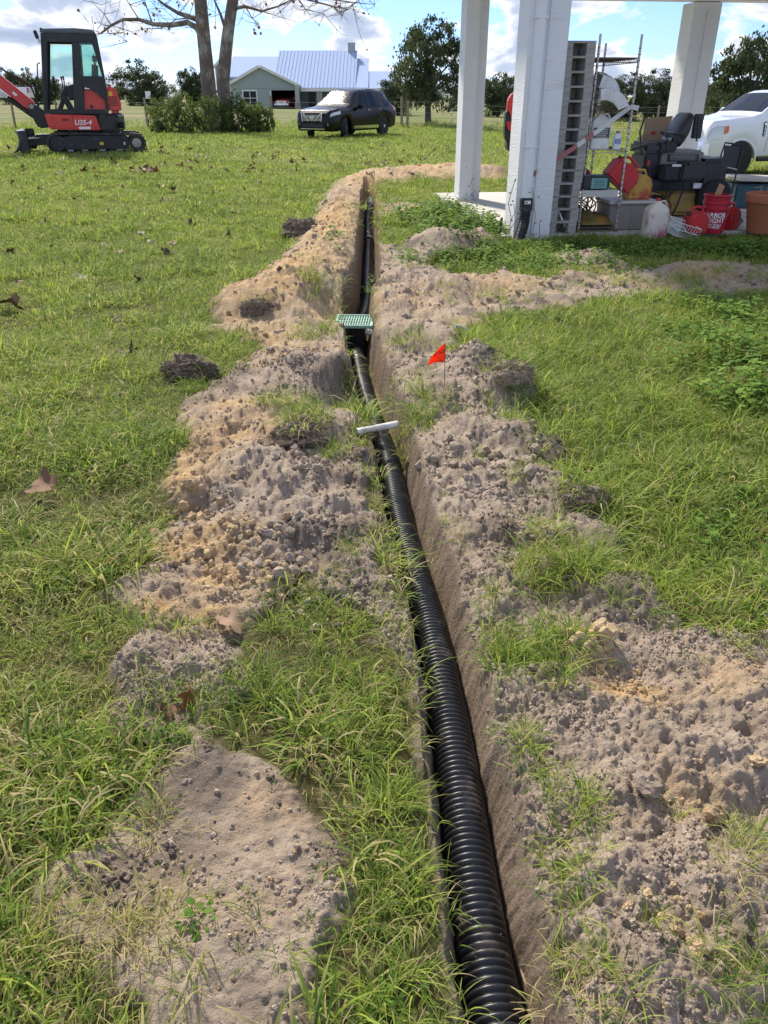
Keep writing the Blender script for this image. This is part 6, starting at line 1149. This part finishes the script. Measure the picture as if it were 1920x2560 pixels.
for x_, z_ in ((.90, .77), (.90, .60), (.02, .77), (-.02, .56), (.45, .79), (-.30, .78), (-.30, .54)): MB().lathe([(.001, 0), (.014, 0), (.014, .008), (.001, .008)], (x_, .758 if x_ > -.1 else .72, z_), 8, 'y').build('bolt', DPL, ex)
MB().box((.62, .7615, .73), (.16, .004, .05)).build('latch_recess', mat('dark_red', (.25, .015, .012), .5), ex, bevel=.001); MB().box((.46, .7615, .66), (.006, .004, .24)).build('panel_seam', DPL, ex)
MB().tube([(.86, -.2, 2.52), (.86, -.2, 2.60)], .03, 8).build('beacon_stub', DPL, ex); MB().tube([(-.30, -.2, 2.5), (-.30, -.2, 2.85)], .006, 5).build('aerial', DPL, ex)
# swing post, boom, blade
sw = xp('swing_post', [(1.02, .56), (1.02, .85), (1.22, 1.02), (1.40, 1.08), (1.42, .90), (1.30, .60), (1.26, .54)], -.14, .30, XB, bevel=.03); MB().lathe([(.001, -.24), (.05, -.24), (.05, .24), (.001, .24)], (1.34, .08, 1.0), 16, 'y').build('pivot_pin', STEEL, sw, smooth=40)
bo1 = [(1.30, .92), (1.42, .92), (2.20, 1.58), (2.78, 1.86), (3.35, 1.72), (3.36, 1.90), (2.80, 2.12), (2.35, 1.95), (1.98, 1.72), (1.28, 1.10)]
xp('boom', bo1, -.04, .20, XR, bevel=.02); xp('arm', [(3.22, 1.98), (3.42, 1.98), (3.62, 1.5), (3.30, .55), (3.18, .55), (3.25, 1.5)], .0, .16, XR, bevel=.02)
bk = xp('bucket', [(3.18, .60), (3.32, .55), (3.50, .40), (3.40, .18), (3.10, .10), (2.92, .20), (2.95, .25), (3.12, .2), (3.28, .28), (3.30, .42)], -.25, .41, STEEL, bevel=.01); MB().tube([(1.36, .08, .80), (1.85, .08, 1.18)], .055, 12).build('boom_cylinder', XB, ex, smooth=40); MB().tube([(1.85, .08, 1.18), (2.30, .08, 1.52)], .028, 12).build('cylinder_rod', CHROM, ex, smooth=40); MB().tube([(2.0, .08, 2.02), (2.7, .08, 2.38)], .05, 12).build('arm_cylinder', XB, ex, smooth=40); MB().tube([(2.7, .08, 2.38), (3.35, .08, 2.0)], .026, 12).build('cylinder_rod', CHROM, ex, smooth=40)
for k in range(4): MB().tube([(1.20, .02 + .05 * k, 1.0), (1.28, .02 + .05 * k, 1.38 + .02 * k), (1.48, .02 + .05 * k, 1.52 + .02 * k), (1.85, .02 + .05 * k, 1.76)], .018, 8).build('hydraulic_hose', DPL, ex, smooth=60)
MB().box((1.66, .202, 1.26), (.10, .004, .05), (0, -.72, 0)).build('white_decal', mat('sticker_white', (.8, .8, .8), .5), ex)
rows = [[(1.62 + .14 * math.sin(t_ * 2.2) * -1 + .12 * (t_ - .5) ** 2, y_, .06 + .44 * t_) for y_ in (-.86, -.43, 0, .43, .86)] for t_ in np.linspace(0, 1, 9)]
bl = MB().grid([[(x_ + .22, y_, z_) for x_, y_, z_ in r] for r in rows]).build('dozer_blade', STEEL, ex, smooth=50); md = bl.modifiers.new('thick', 'SOLIDIFY'); md.thickness = .03
MB().box((1.60, .84, .28), (.22, .04, .46)).build('blade_cheek', XB, ex, bevel=.03); MB().box((1.60, -.84, .28), (.22, .04, .46)).build('blade_cheek', XB, ex, bevel=.03)
for y_ in (.33, -.33): MB().bar((.75, y_, .30), (1.66, y_, .24), .12, .16).build('blade_arm', XB, ex, bevel=.01)
MB().box((1.2, 0, .36), (.4, .4, .1)).build('blade_bridge', XB, ex, bevel=.02)
# second machine, seen edge-on between the posts: boom, bucket arm and tracked base
c2 = at(1112, 325, 17.5); e2 = thing('track_loader', (c2.x + .35, 17.9, Tz(c2.x, 17.5)), 'second red and black machine mostly hidden behind the thick post', 'loader')
l2 = lambda u, v, y=17.5: at(u, v, y) - e2.location
def p2(nm, pts, m, d0, d1, bevel=.02): a = [l2(u, v) for u, v in pts]; return MB().prism([(p_.x, p_.z) for p_ in a], -.4 + d0, -.4 + d1, 'y').build(nm, m, e2, bevel=bevel)
p2('boom', [(1108, 200), (1130, 200), (1130, 300), (1105, 258), (1096, 240), (1098, 215)], XR, 0, .22); p2('lift_arm', [(1093, 262), (1110, 262), (1106, 285), (1100, 283), (1096, 278)], XR, -.05, .0); p2('arm_frame', [(1094, 240), (1100, 236), (1112, 268), (1108, 306), (1092, 304), (1091, 280)], XB, .02, .3); p2('track', [(1098, 300), (1140, 300), (1142, 322), (1100, 328), (1096, 315)], RUB, .05, .5); p2('body', [(1112, 255), (1160, 250), (1160, 306), (1112, 306)], XB, .25, 1.2)
# ------------------------------------------------------------------ house, fence, trees
SIDING = mat('sage_siding', (.34, .39, .37), .7, var=.05, vscale=1.2); TRIM = mat('cream_trim', (.72, .71, .64), .6, var=.04); ROOF = mat('blue_grey_metal_roof', (.36, .45, .62), .9, .0, spec=.08, var=.04, vscale=.5); DARK = mat('dark_interior', (.035, .035, .04), .9); STONE = mat('stone_base', (.35, .30, .25), .9, var=.25, vscale=4)
HY = 105.0
def z3(zx, zy, y=HY): return at((zx * .3014 + 520) / KD, (zy * .3014 + 90) / KD, y)
hz0 = z3(500, 622).z; ho = thing('house', (z3(760, 622).x, HY, hz0), 'sage green house with pale blue metal roof and open carport behind the SUV', 'house'); HP = ho.location.copy()
X_ = lambda zx: z3(zx, 560).x - HP.x
Z_ = lambda zy, y=HY: z3(700, zy, y).z - hz0
def hb(nm, x0, x1, y0, y1, z0, z1, m, parent=ho, bevel=0.0): return MB().box(((x0 + x1) / 2, (y0 + y1) / 2, (z0 + z1) / 2), (x1 - x0, y1 - y0, z1 - z0)).build(nm, m, parent, bevel=bevel)
gx0, gx1 = X_(185), X_(745); gd0, gd1 = X_(530), X_(728); eav, apex = Z_(408), Z_(258); top_door = Z_(450); gm_ = (gx0 + gx1) / 2
# garage wing with open bay
w_ = MB(); w_.prism([(gx0, 0), (gd0, 0), (gd0, top_door), (gd1, top_door), (gd1, 0), (gx1, 0), (gx1, eav), (X_(450), apex), (gx0, eav)], 0, .2, 'y'); wl_ = w_.build('gable_wall', SIDING, ho)
bat = MB().box((0, 0, 0), (.05, .03, 1)).mesh('batten'); bat.materials.append(SIDING)
for k in range(1, 21):
    x_ = gx0 + (gx1 - gx0) * k / 21; f_ = (x_ - gx0) / (X_(450) - gx0) if x_ < X_(450) else (gx1 - x_) / (gx1 - X_(450)); zt = eav + (apex - eav) * f_; zb = top_door if gd0 - .1 < x_ < gd1 + .1 else .0
    if X_(290) - .1 < x_ < X_(420) + .1: zb = Z_(440)
    b_ = link('batten', bat, wl_); b_.location = (x_, -.016, (zt + zb) / 2 - .1); b_.scale = (1, 1, max(.1, zt - zb - .25))
hb('floor_band', gx0, gx1, -.05, -.001, Z_(428) - .06, Z_(428) + .06, SIDING)
for x_ in (gx0, gx1 - .25): hb('corner_board', x_, x_ + .25, -.06, -.002, 0, eav, TRIM)
hb('door_trim', gd0 - .15, gd0 - .001, -.07, -.003, 0, top_door, TRIM); hb('skirt', gx0, gd0 - .16, -.06, -.002, 0, .22, TRIM); hb('porch_post', gd1 + .02, gd1 + .5, -.5, -.07, 0, eav, mat('stone_post', (.42, .41, .38), .9)); hb('post_base', gd1 - .05, gd1 + .57, -.57, -.02 + -.06, 0, .9, STONE)
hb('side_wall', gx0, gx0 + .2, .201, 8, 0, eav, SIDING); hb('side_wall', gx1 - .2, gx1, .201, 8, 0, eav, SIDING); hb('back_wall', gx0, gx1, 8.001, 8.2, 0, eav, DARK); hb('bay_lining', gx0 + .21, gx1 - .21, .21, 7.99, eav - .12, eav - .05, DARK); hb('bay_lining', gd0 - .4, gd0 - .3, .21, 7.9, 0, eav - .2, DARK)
def slope(nm, p0, p1, y0, y1, m, th=.16): d = Vector((p1[0] - p0[0], p1[1] - p0[1])); nn = Vector((-d.y, d.x)).normalized() * th; nn = nn if nn.y > 0 else -nn; return MB().prism([p0, p1, (p1[0] + nn.x, p1[1] + nn.y), (p0[0] + nn.x, p0[1] + nn.y)], y0, y1, 'y').build(nm, m, ho)
ap = (X_(450), apex); ov = .35; sl_ = (apex - eav) / (ap[0] - gx0)
slope('roof_slope', (gx0 - ov, eav - ov * sl_), ap, .06, 9, ROOF); slope('roof_slope', (gx1 + ov, eav - ov * sl_), ap, .06, 9, ROOF); slope('barge_board', (gx0 - ov, eav - ov * sl_ - .05), (ap[0], apex - .05), -.45, .05, TRIM, .3); slope('barge_board', (gx1 + ov, eav - ov * sl_ - .05), (ap[0], apex - .05), -.45, .05, TRIM, .3)
def window(x0, x1, z0, z1, nx, nz_, yy=-.08):
    f_ = MB().ring([(x0, z0), (x1, z0), (x1, z1), (x0, z1)], [(x0 + .14, z0 + .14), (x1 - .14, z0 + .14), (x1 - .14, z1 - .14), (x0 + .14, z1 - .14)], yy, yy + .075).build('window', TRIM, ho); 
    for i in range(nx):
        for j in range(nz_):
            a0, a1 = x0 + .14 + (x1 - x0 - .28) * i / nx, x0 + .14 + (x1 - x0 - .28) * (i + 1) / nx; b0, b1 = z0 + .14 + (z1 - z0 - .28) * j / nz_, z0 + .14 + (z1 - z0 - .28) * (j + 1) / nz_
            MB().box(((a0 + a1) / 2, yy + .05, (b0 + b1) / 2), (a1 - a0 - .06, .02, b1 - b0 - .06)).build('pane', AGL, f_)
    q = MB(); [q.box((x0 + .14 + (x1 - x0 - .28) * i / nx, yy + .045, (z0 + z1) / 2), (.07, .04, z1 - z0 - .28)) for i in range(1, nx)]; [q.box(((x0 + x1) / 2, yy + .047, z0 + .14 + (z1 - z0 - .28) * j / nz_), (x1 - x0 - .28, .04, .07)) for j in range(1, nz_)]; q.build('muntin', TRIM, f_)
window(X_(290), X_(415), Z_(582), Z_(447), 2, 2)
# main block with big roof facing us, left gable behind, right wing
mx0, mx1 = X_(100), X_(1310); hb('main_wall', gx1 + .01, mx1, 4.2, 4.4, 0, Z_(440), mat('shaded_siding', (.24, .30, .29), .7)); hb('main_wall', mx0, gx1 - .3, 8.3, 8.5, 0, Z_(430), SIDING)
def roofpane(nm, x0, x1, zf, yf, zr, yr, th=.15):
    return MB().prism([(yf, zf), (yr, zr), (yr, zr + th), (yf, zf + th)], x0, x1, 'x').build(nm, ROOF, ho)
yr = 10.5; zr_hi = Z_(130, HY + yr); zr_lo = Z_(182, HY + yr); zr_r = Z_(200, HY + yr); zf = Z_(440)
r1 = roofpane('main_roof', X_(552) * 1.1, X_(1180) * 1.1, zf, .6, zr_hi, yr); roofpane('main_roof', X_(180) * 1.1, X_(552) * 1.1 - .01, zf + 1.2, 3.2, zr_lo, yr - .6); roofpane('main_roof', X_(1180) * 1.1 + .01, X_(1275) * 1.1, zf, .65, zr_r, yr - .8); roofpane('wing_roof', X_(1275) * 1.1 + .02, X_(1492) * 1.08, Z_(455), .7, Z_(305, HY + 6), 6.0)
seam = MB().box((0, 0, 0), (.03, 1, .03)).mesh('standing_seam'); seam.materials.append(ROOF); L_ = math.hypot(yr - .6, zr_hi - zf); an = math.atan2(zr_hi - zf, yr - .6)
for k in range(22): s_ = link('standing_seam', seam, r1); s_.location = (X_(552) * 1.1 + .2 + k * (X_(1180) - X_(552)) * 1.1 / 22, (.6 + yr) / 2 - .06, (zf + zr_hi) / 2 + .17); s_.rotation_euler = (an, 0, 0); s_.scale = (1, L_ * .98, 1)
hb('fascia', gx1 + .36, X_(1500), .45, .59, zf - .25, zf + .1, TRIM); hb('wing_wall', X_(1275), X_(1480), 2.2, 2.4, 0, Z_(470), SIDING); hb('porch_floor', gx1, X_(1480), .6, 4.1, 0, .15, CONC); hb('porch_post', X_(1040), X_(1040) + .4, .7, 1.1, .15, zf - .26, TRIM); hb('porch_window', X_(880), X_(930), 4.1, 4.19, .9, 2.2, mat('porch_pane', (.45, .60, .58), .1, coat=1)); hb('porch_door', X_(815), X_(870), 4.1, 4.19, .15, 2.2, AGL)
chm = MB().box((X_(1135) * 1.1, yr - .2, zr_hi + .2), (.9, .8, 1.4)).build('chimney', SIDING, ho, bevel=.02); MB().box((X_(1135) * 1.1, yr - .2, zr_hi + .95), (1.0, .9, .08)).build('chimney_cap', TRIM, chm)
lg = MB().prism([(X_(30) * 1.08, 0), (X_(270) * 1.08, 0), (X_(270) * 1.08, Z_(350, HY + 9)), (X_(100) * 1.08, Z_(195, HY + 9)), (X_(30) * 1.08, Z_(262, HY + 9))], 8.6, 8.8, 'y').build('gable_wall', SIDING, ho); slope('barge_board', (X_(15) * 1.08, Z_(280, HY + 9)), (X_(100) * 1.08, Z_(190, HY + 9)), 8.2, 8.59, TRIM, .25); slope('barge_board', (X_(275) * 1.08, Z_(345, HY + 9)), (X_(100) * 1.08, Z_(190, HY + 9)), 8.2, 8.59, TRIM, .25)
window(X_(45) * 1.06, X_(85) * 1.06, Z_(520, HY + 8), Z_(455, HY + 8), 1, 2, 8.5)
rt = z3(655, 636, HY + .5); pickup('pickup_truck', (rt.x, HY + 3.0, hz0 + .02), R(270 - 12), MB_r, 'dark red pickup parked nose-out in the house carport', .92)
# fence of wooden posts and wire
FW = mat('fence_post_wood', (.26, .21, .16), .9, var=.2, vscale=8, bump=.01, bscale=30, stretch=(1, 1, .3)); fo = thing('wire_fence', (0, 46, 0), 'wire fence on rough wooden posts across the back of the lawn', 'fence')
for k, (u, hh) in enumerate([(-160, 1.3), (30, 1.35), (125, 1.3), (318, 1.45), (440, 1.3), (588, 1.5), (690, 1.3), (868, 1.45), (880, 1.3), (1000, 1.3), (1130, 1.3), (1260, 1.3), (1420, 1.3), (1600, 1.3), (1750, 1.3)]):
    yy = 46 if k != 8 else 45.6; p_ = at(u, 260, yy); zz = Tz(p_.x, yy); MB().tube([(p_.x, yy - 46, zz - .15), (p_.x + rg.normal(0, .03), yy - 46, zz + hh)], [.075, .06], 8).build('post', FW, fo, smooth=40)
WIRE = mat('galv_wire', (.35, .34, .32), .5, .6)
for k in range(5):
    pts = [(x_, .09, Tz(x_, 46) + .2 + .25 * k) for x_ in np.linspace(-30, 30, 40)]; MB().tube(pts, .006, 4).build('wire', WIRE, fo)
tagp = at(318 + 2, 205, 45.9); o_ = MB().box((tagp.x, -.12, tagp.z), (.28, .02, .34)).build('notice_plate', mat('sticker_white', (.8, .8, .8), .5), fo)
# ---- trees
BARK = mat('grey_bark', (.20, .17, .14), .95, var=.35, vscale=3, bump=.02, bscale=14, dirt=(.34, .31, .28), dirt_amt=.4, stretch=(1, 1, .5)); SYC = mat('sycamore_bark', (.135, .105, .085), .9, var=.35, vscale=7, bump=.02, bscale=10, dirt=(.36, .33, .29), dirt_amt=.42, stretch=(1, 1, .6)); OAKB = mat('oak_bark', (.10, .085, .07), .95, var=.3, vscale=4, bump=.02, bscale=14)
LEAF = leafy_mat('oak_leaf', [(.03, .048, .022), (.05, .072, .032), (.08, .105, .045), (.13, .15, .065)], (.18, .15, .08), .35, .6)
BUSHL = leafy_mat('bush_leaf', [(.05, .075, .022), (.09, .135, .035), (.15, .21, .05), (.25, .30, .075)], (.25, .15, .08), .4, .6)
def crown(n_clumps, per, rx, rz_, lsize, rg, m, flat=.6, low=.0, gaps=.0):
    """leaves in clumps through an uneven crown volume; returns the mesh and the clump centres"""
    V, F, C = [], [], []; cen = []
    for _ in range(n_clumps):
        while True:
            p = rg.normal(0, .55, 3)
            if np.linalg.norm(p) < 1 + .12 * rg.normal() and p[2] > -.75: break
        r_ = np.linalg.norm(p); p = p / max(r_, .01) * r_ ** .7; cen.append((p[0] * rx, p[1] * rx, p[2] * rz_))
    for c in cen:
        cr_ = rx * rg.uniform(.10, .22); tone0 = rg.uniform(.1, .8)
        for _ in range(per):
            q = rg.normal(0, .5, 3) * cr_; q[2] *= flat; pos = Vector((c[0] + q[0], c[1] + q[1], c[2] + q[2])); e = Euler((rg.uniform(0, 6.28), rg.uniform(0, 6.28), rg.uniform(0, 6.28))).to_matrix(); s_ = lsize * rg.uniform(.6, 1.3); o = len(V)
            V += [pos + e @ Vector((-s_ * .5, 0, 0)), pos + e @ Vector((0, -s_ * .28, 0)), pos + e @ Vector((s_ * .5, 0, s_ * .1)), pos + e @ Vector((0, s_ * .28, 0))]; F.append((o, o + 1, o + 2, o + 3)); tn = (float(np.clip(tone0 + rg.normal(0, .15), 0, 1)), 0, .3 * (rg.random() < .06), 1); C += [tn] * 4
    return np_mesh('crown', V, F, C, m, smooth=False), cen
def limbs(cen, rx, rz_, h0, rg, n=16, r0=.25):
    q = MB(); q.tube([(0, 0, -h0 - .2), (rx * .02, 0, -h0 * .6), (0, rx * .02, -h0 * .2), (rx * .03, 0, rz_ * .15)], [r0 * 1.35, r0, r0 * .85, r0 * .5], 10)
    for c in cen[:n]:
        b_ = Vector((0, 0, -h0 * rg.uniform(.15, .55))); e = Vector(c); q.tube([b_, b_.lerp(e, .35) + Vector((0, 0, rz_ * .08)), b_.lerp(e, .7) + Vector((0, 0, rz_ * .06)), e], [r0 * .42, r0 * .3, r0 * .18, r0 * .06], 6)
    me = q.mesh('trunk', smooth=60, fix=False); me.materials.append(OAKB); return me
OAKS = []
for k in range(3):
    rx, rz_, h0 = 4.2, 3.2 + .4 * k, 4.4; me_, cen = crown(150, 75, rx, rz_, .30, rg, LEAF); OAKS.append((me_, limbs(cen, rx, rz_, h0, rg, 18, .3), rx, rz_, h0))
def tree(u, v_top, v_base, half_w, y, k, lab, name='oak_tree', low=.6):
    me_, tr_, rx, rz_, h0 = OAKS[k]; b_ = at(u, v_base, y); t_ = at(u, v_top, y); zb = Tz(b_.x, y); H_ = t_.z - zb; w_ = at(u + half_w, v_base, y).x - b_.x; sx = w_ / rx; sz_ = H_ / (h0 * low + rz_)
    o = thing(name, (b_.x, y, zb), lab, 'tree', group='dark oaks behind the lawn'); o.rotation_euler = (0, 0, rg.uniform(0, 6))
    for nm, m_ in (('crown', me_), ('trunk', tr_)): c = link(nm, m_, o); c.location = (0, 0, h0 * low * sz_); c.scale = (sx, sx, sz_)
tree(925, 38, 272, 82, 50, 1, 'tall loose oak with forked trunk between the SUV and white posts', low=.95)
tree(860, 165, 240, 45, 75, 0, 'low dark oak just right of the SUV tail'); tree(310, 128, 226, 62, 120, 2, 'round open oak on the far pasture right of the excavator')
tree(418, 145, 226, 34, 115, 0, 'small dark oak half behind the left sycamore trunk'); tree(28, 148, 214, 36, 130, 1, 'far oak at the left edge above the boom'); tree(70, 146, 214, 30, 140, 2, 'far oak behind the excavator cab front'); tree(108, 160, 214, 26, 150, 0, 'far oak seen through the excavator cab')
tree(1076, 156, 240, 48, 70, 0, 'dark oak seen between the slim and thick white posts'); tree(1345, 160, 262, 62, 60, 1, 'dark oak behind the wire rack'); tree(1420, 150, 262, 62, 62, 2, 'dark oak behind the cardboard box and mower seat'); tree(1490, 168, 262, 60, 64, 0, 'dark oak behind the right rear post'); tree(1610, 64, 275, 92, 48, 1, 'large oak above the white pickup'); tree(1700, 90, 275, 80, 52, 2, 'oak at the right edge behind the white pickup'); tree(1565, 175, 262, 50, 58, 0, 'low oak behind the white pickup bonnet'); tree(1280, 165, 262, 50, 66, 2, 'oak behind the pallet stack')
tree(230, 186, 224, 40, 210, 1, 'small far oak left of the round open oak'); tree(1000, 178, 232, 40, 95, 2, 'low far oak behind the slim white post')
# distant wood
me_, cen = crown(260, 60, 1.0, .55, .03, rg, LEAF, .7); wd = np.zeros((46, 3))
wd[:, 0] = np.linspace(-330, 330, 46) + rng.normal(0, 5, 46); wd[:, 1] = 390 + rng.normal(0, 12, 46); wd[:, 2] = 1.8
scatter('distant_wood', wd, np.stack([np.zeros(46), np.zeros(46), rng.random(46) * 6], 1), rng.uniform(7, 10, 46), np.zeros(46, int), np.zeros(46), [me_], 'low dark line of far-off trees on the horizon', 'wood')
# sycamores: two trunks, long bare limbs, a few dead leaves
def sycamore(pts, y, limbs_, lab, r_px):
    b_ = at(*pts[0], y); zb = Tz(b_.x, y) ; o = thing('sycamore_tree', (b_.x, y, zb), lab, 'tree'); W = lambda u, v, dy=0: at(u, v, y + dy) - Vector((b_.x, y, zb))
    P = [W(u, v) for u, v in pts]; P[0] = Vector((P[0].x, 0, -.2)); mpp = y * 1.0 / (FPX / KD * 1.137 / 1.0); q = MB()
    P = P + [P[-1] + (P[-1] - P[-2]).normalized() * k for k in (2.0, 4.5, 7)]; rr = [r * mpp for r in r_px] + [r_px[-1] * mpp * f_ for f_ in (.8, .5, .12)]; q.tube(P, rr, 14); q.build('trunk', SYC, o, smooth=60)
    tips = []
    for ch, r0 in limbs_:
        C = [W(u, v, dy) for u, v, dy in ch]; n_ = len(C); MB().tube(C, [r0 * (1 - .75 * i / (n_ - 1)) for i in range(n_)], 7).build('limb', BARK if r0 < .05 else SYC, o, smooth=60)
        tips += C[1:]
    tw, V, F, C_ = MB(), [], [], []
    top = [P[-3], P[-2]] * 6
    for t_ in tips * 3 + top:
        p_ = Vector(t_); d = Vector((rg.normal(0, 1), rg.normal(0, .8), rg.normal(.1, .7))).normalized(); L2 = rg.uniform(.5, 1.5); m1 = p_ + d * L2 * .5 + Vector((0, 0, -.06)); e_ = p_ + d * L2 + Vector((0, 0, rg.normal(-.05, .15))); tw.tube([p_, m1, e_], [.014, .010, .005], 4)
        for _ in range(3):
            d2 = (d + Vector(rg.normal(0, .8, 3))).normalized(); b2 = p_.lerp(e_, rg.uniform(.3, 1)); e3 = b2 + d2 * rg.uniform(.25, .6); tw.tube([b2, e3], [.007, .003], 4)
            if rg.random() < .35:
                c = e3; s_ = rg.uniform(.05, .11); mm = Euler(rg.uniform(0, 6, 3)).to_matrix(); o_ = len(V); V += [c + mm @ Vector(a) * s_ for a in ((-1, 0, 0), (0, -.8, 0), (1, 0, .3), (0, .8, 0))]; F.append((o_, o_ + 1, o_ + 2, o_ + 3)); C_ += [(0, 0, 1, 1)] * 4
    tw.build('twigs', BARK, o, fix=False)['kind'] = 'stuff'; ml_ = np_mesh('dead_leaves', V, F, C_, LEAFM[3], False); link('dead_leaves', ml_, o)
sycamore([(455, 235), (449, 170), (442, 100), (438, 60), (433, 0)], 41, [([(438, 82, 0), (425, 60, 0), (405, 48, -.2), (370, 54, -.3), (330, 52, -.5), (300, 42, -.7), (265, 42, -.9), (240, 55, -1), (218, 72, -1.1)], .15), ([(436, 45, 0), (415, 38, .3), (385, 28, .6), (355, 10, .8), (330, -10, 1)], .14), ([(415, 38, .3), (380, 42, .3), (350, 62, .2)], .04), ([(330, 52, -.5), (318, 20, -.6), (310, -8, -.6)], .04), ([(300, 42, -.7), (280, 10, -.8), (262, -15, -.9)], .03), ([(240, 55, -1), (225, 30, -1), (200, 5, -1.1)], .03), ([(265, 42, -.9), (268, 70, -.9), (275, 90, -.9)], .02)], 'left sycamore trunk with a long pale limb reaching over the excavator', [18, 15.5, 14, 14, 13])
sycamore([(488, 235), (482, 175), (488, 110), (494, 60), (503, 0)], 40.4, [([(487, 62, 0), (476, 30, .2), (465, 5, .4), (458, -20, .6)], .08), ([(498, 20, 0), (530, 14, -.3), (565, 24, -.6), (600, 14, -.8), (640, -6, -1)], .08), ([(530, 14, -.3), (545, 40, -.4), (560, 52, -.5)], .03), ([(640, -8, -1), (690, 6, -1.5), (720, 14, -2), (740, 36, -2)], .05), ([(640, -8, -1), (660, 20, -1.5), (700, 30, -2)], .035), ([(690, -5, -1.5), (760, 5, -2), (810, 10, -2.4)], .035), ([(720, 14, -2), (752, 20, -2.2), (775, 2, -2.4)], .03)], 'right sycamore trunk of the pair, leaning right with spreading twigs', [16, 13.5, 13, 12, 11.5])
# shrubs at the foot of the sycamores
def shrub(u0, u1, v_top, v_base, y, lab, k):
    a, b_ = at(u0, v_base, y), at(u1, v_base, y); zb = Tz((a.x + b_.x) / 2, y); h_ = at(u0, v_top, y).z - zb; w_ = (b_.x - a.x) / 2; me_, cen = crown(80, 28, w_ * 1.12, h_ * .8, .12, rg, BUSHL, 1.4)
    o = thing('shrub', ((a.x + b_.x) / 2, y, zb), lab, 'shrub', group='shrubs below the sycamores'); c = link('foliage', me_, o); c.location = (0, 0, h_ * .48); q = MB()
    for cc in cen[:26]: e = Vector(cc) + Vector((0, 0, h_ * .48)); q.tube([(e.x * .5, e.y * .5, -.05), (e.x * .8, e.y * .8, e.z * .6), e + Vector((0, 0, .1))], [.02, .014, .006], 4)
    q.build('stems', OAKB, o, fix=False)
for k, (u0, u1, vt, vb, yy, lab) in enumerate([(322, 395, 216, 284, 40, 'leftmost shrub of the thicket under the sycamores'), (365, 440, 212, 286, 39.5, 'tall dense shrub left of the left sycamore trunk'), (420, 505, 214, 286, 39.2, 'dark shrub growing around both sycamore trunks'), (480, 555, 212, 286, 39.4, 'bushy shrub right of the right sycamore trunk'), (525, 590, 226, 284, 39.8, 'bright low shrub at the right end of the thicket')]): shrub(u0, u1, vt + 10, vb, yy, lab, k)
# rough growth along the fence
FP = []; n_ = 1500; x = rng.uniform(-30, 30, n_); yv = 45.5 + rng.random(n_) ** 1.5 * 7
scatter('rough_grass', np.stack([x, yv, T(x, yv)], 1), np.stack([rng.normal(0, .2, n_), rng.normal(0, .2, n_), rng.random(n_) * 6], 1), rng.uniform(2.0, 4.5, n_), rng.choice([6, 7, 8, 14, 15, 16], n_), np.zeros(n_), ALLT, 'tall brown rough grass along the wire fence', 'grass')
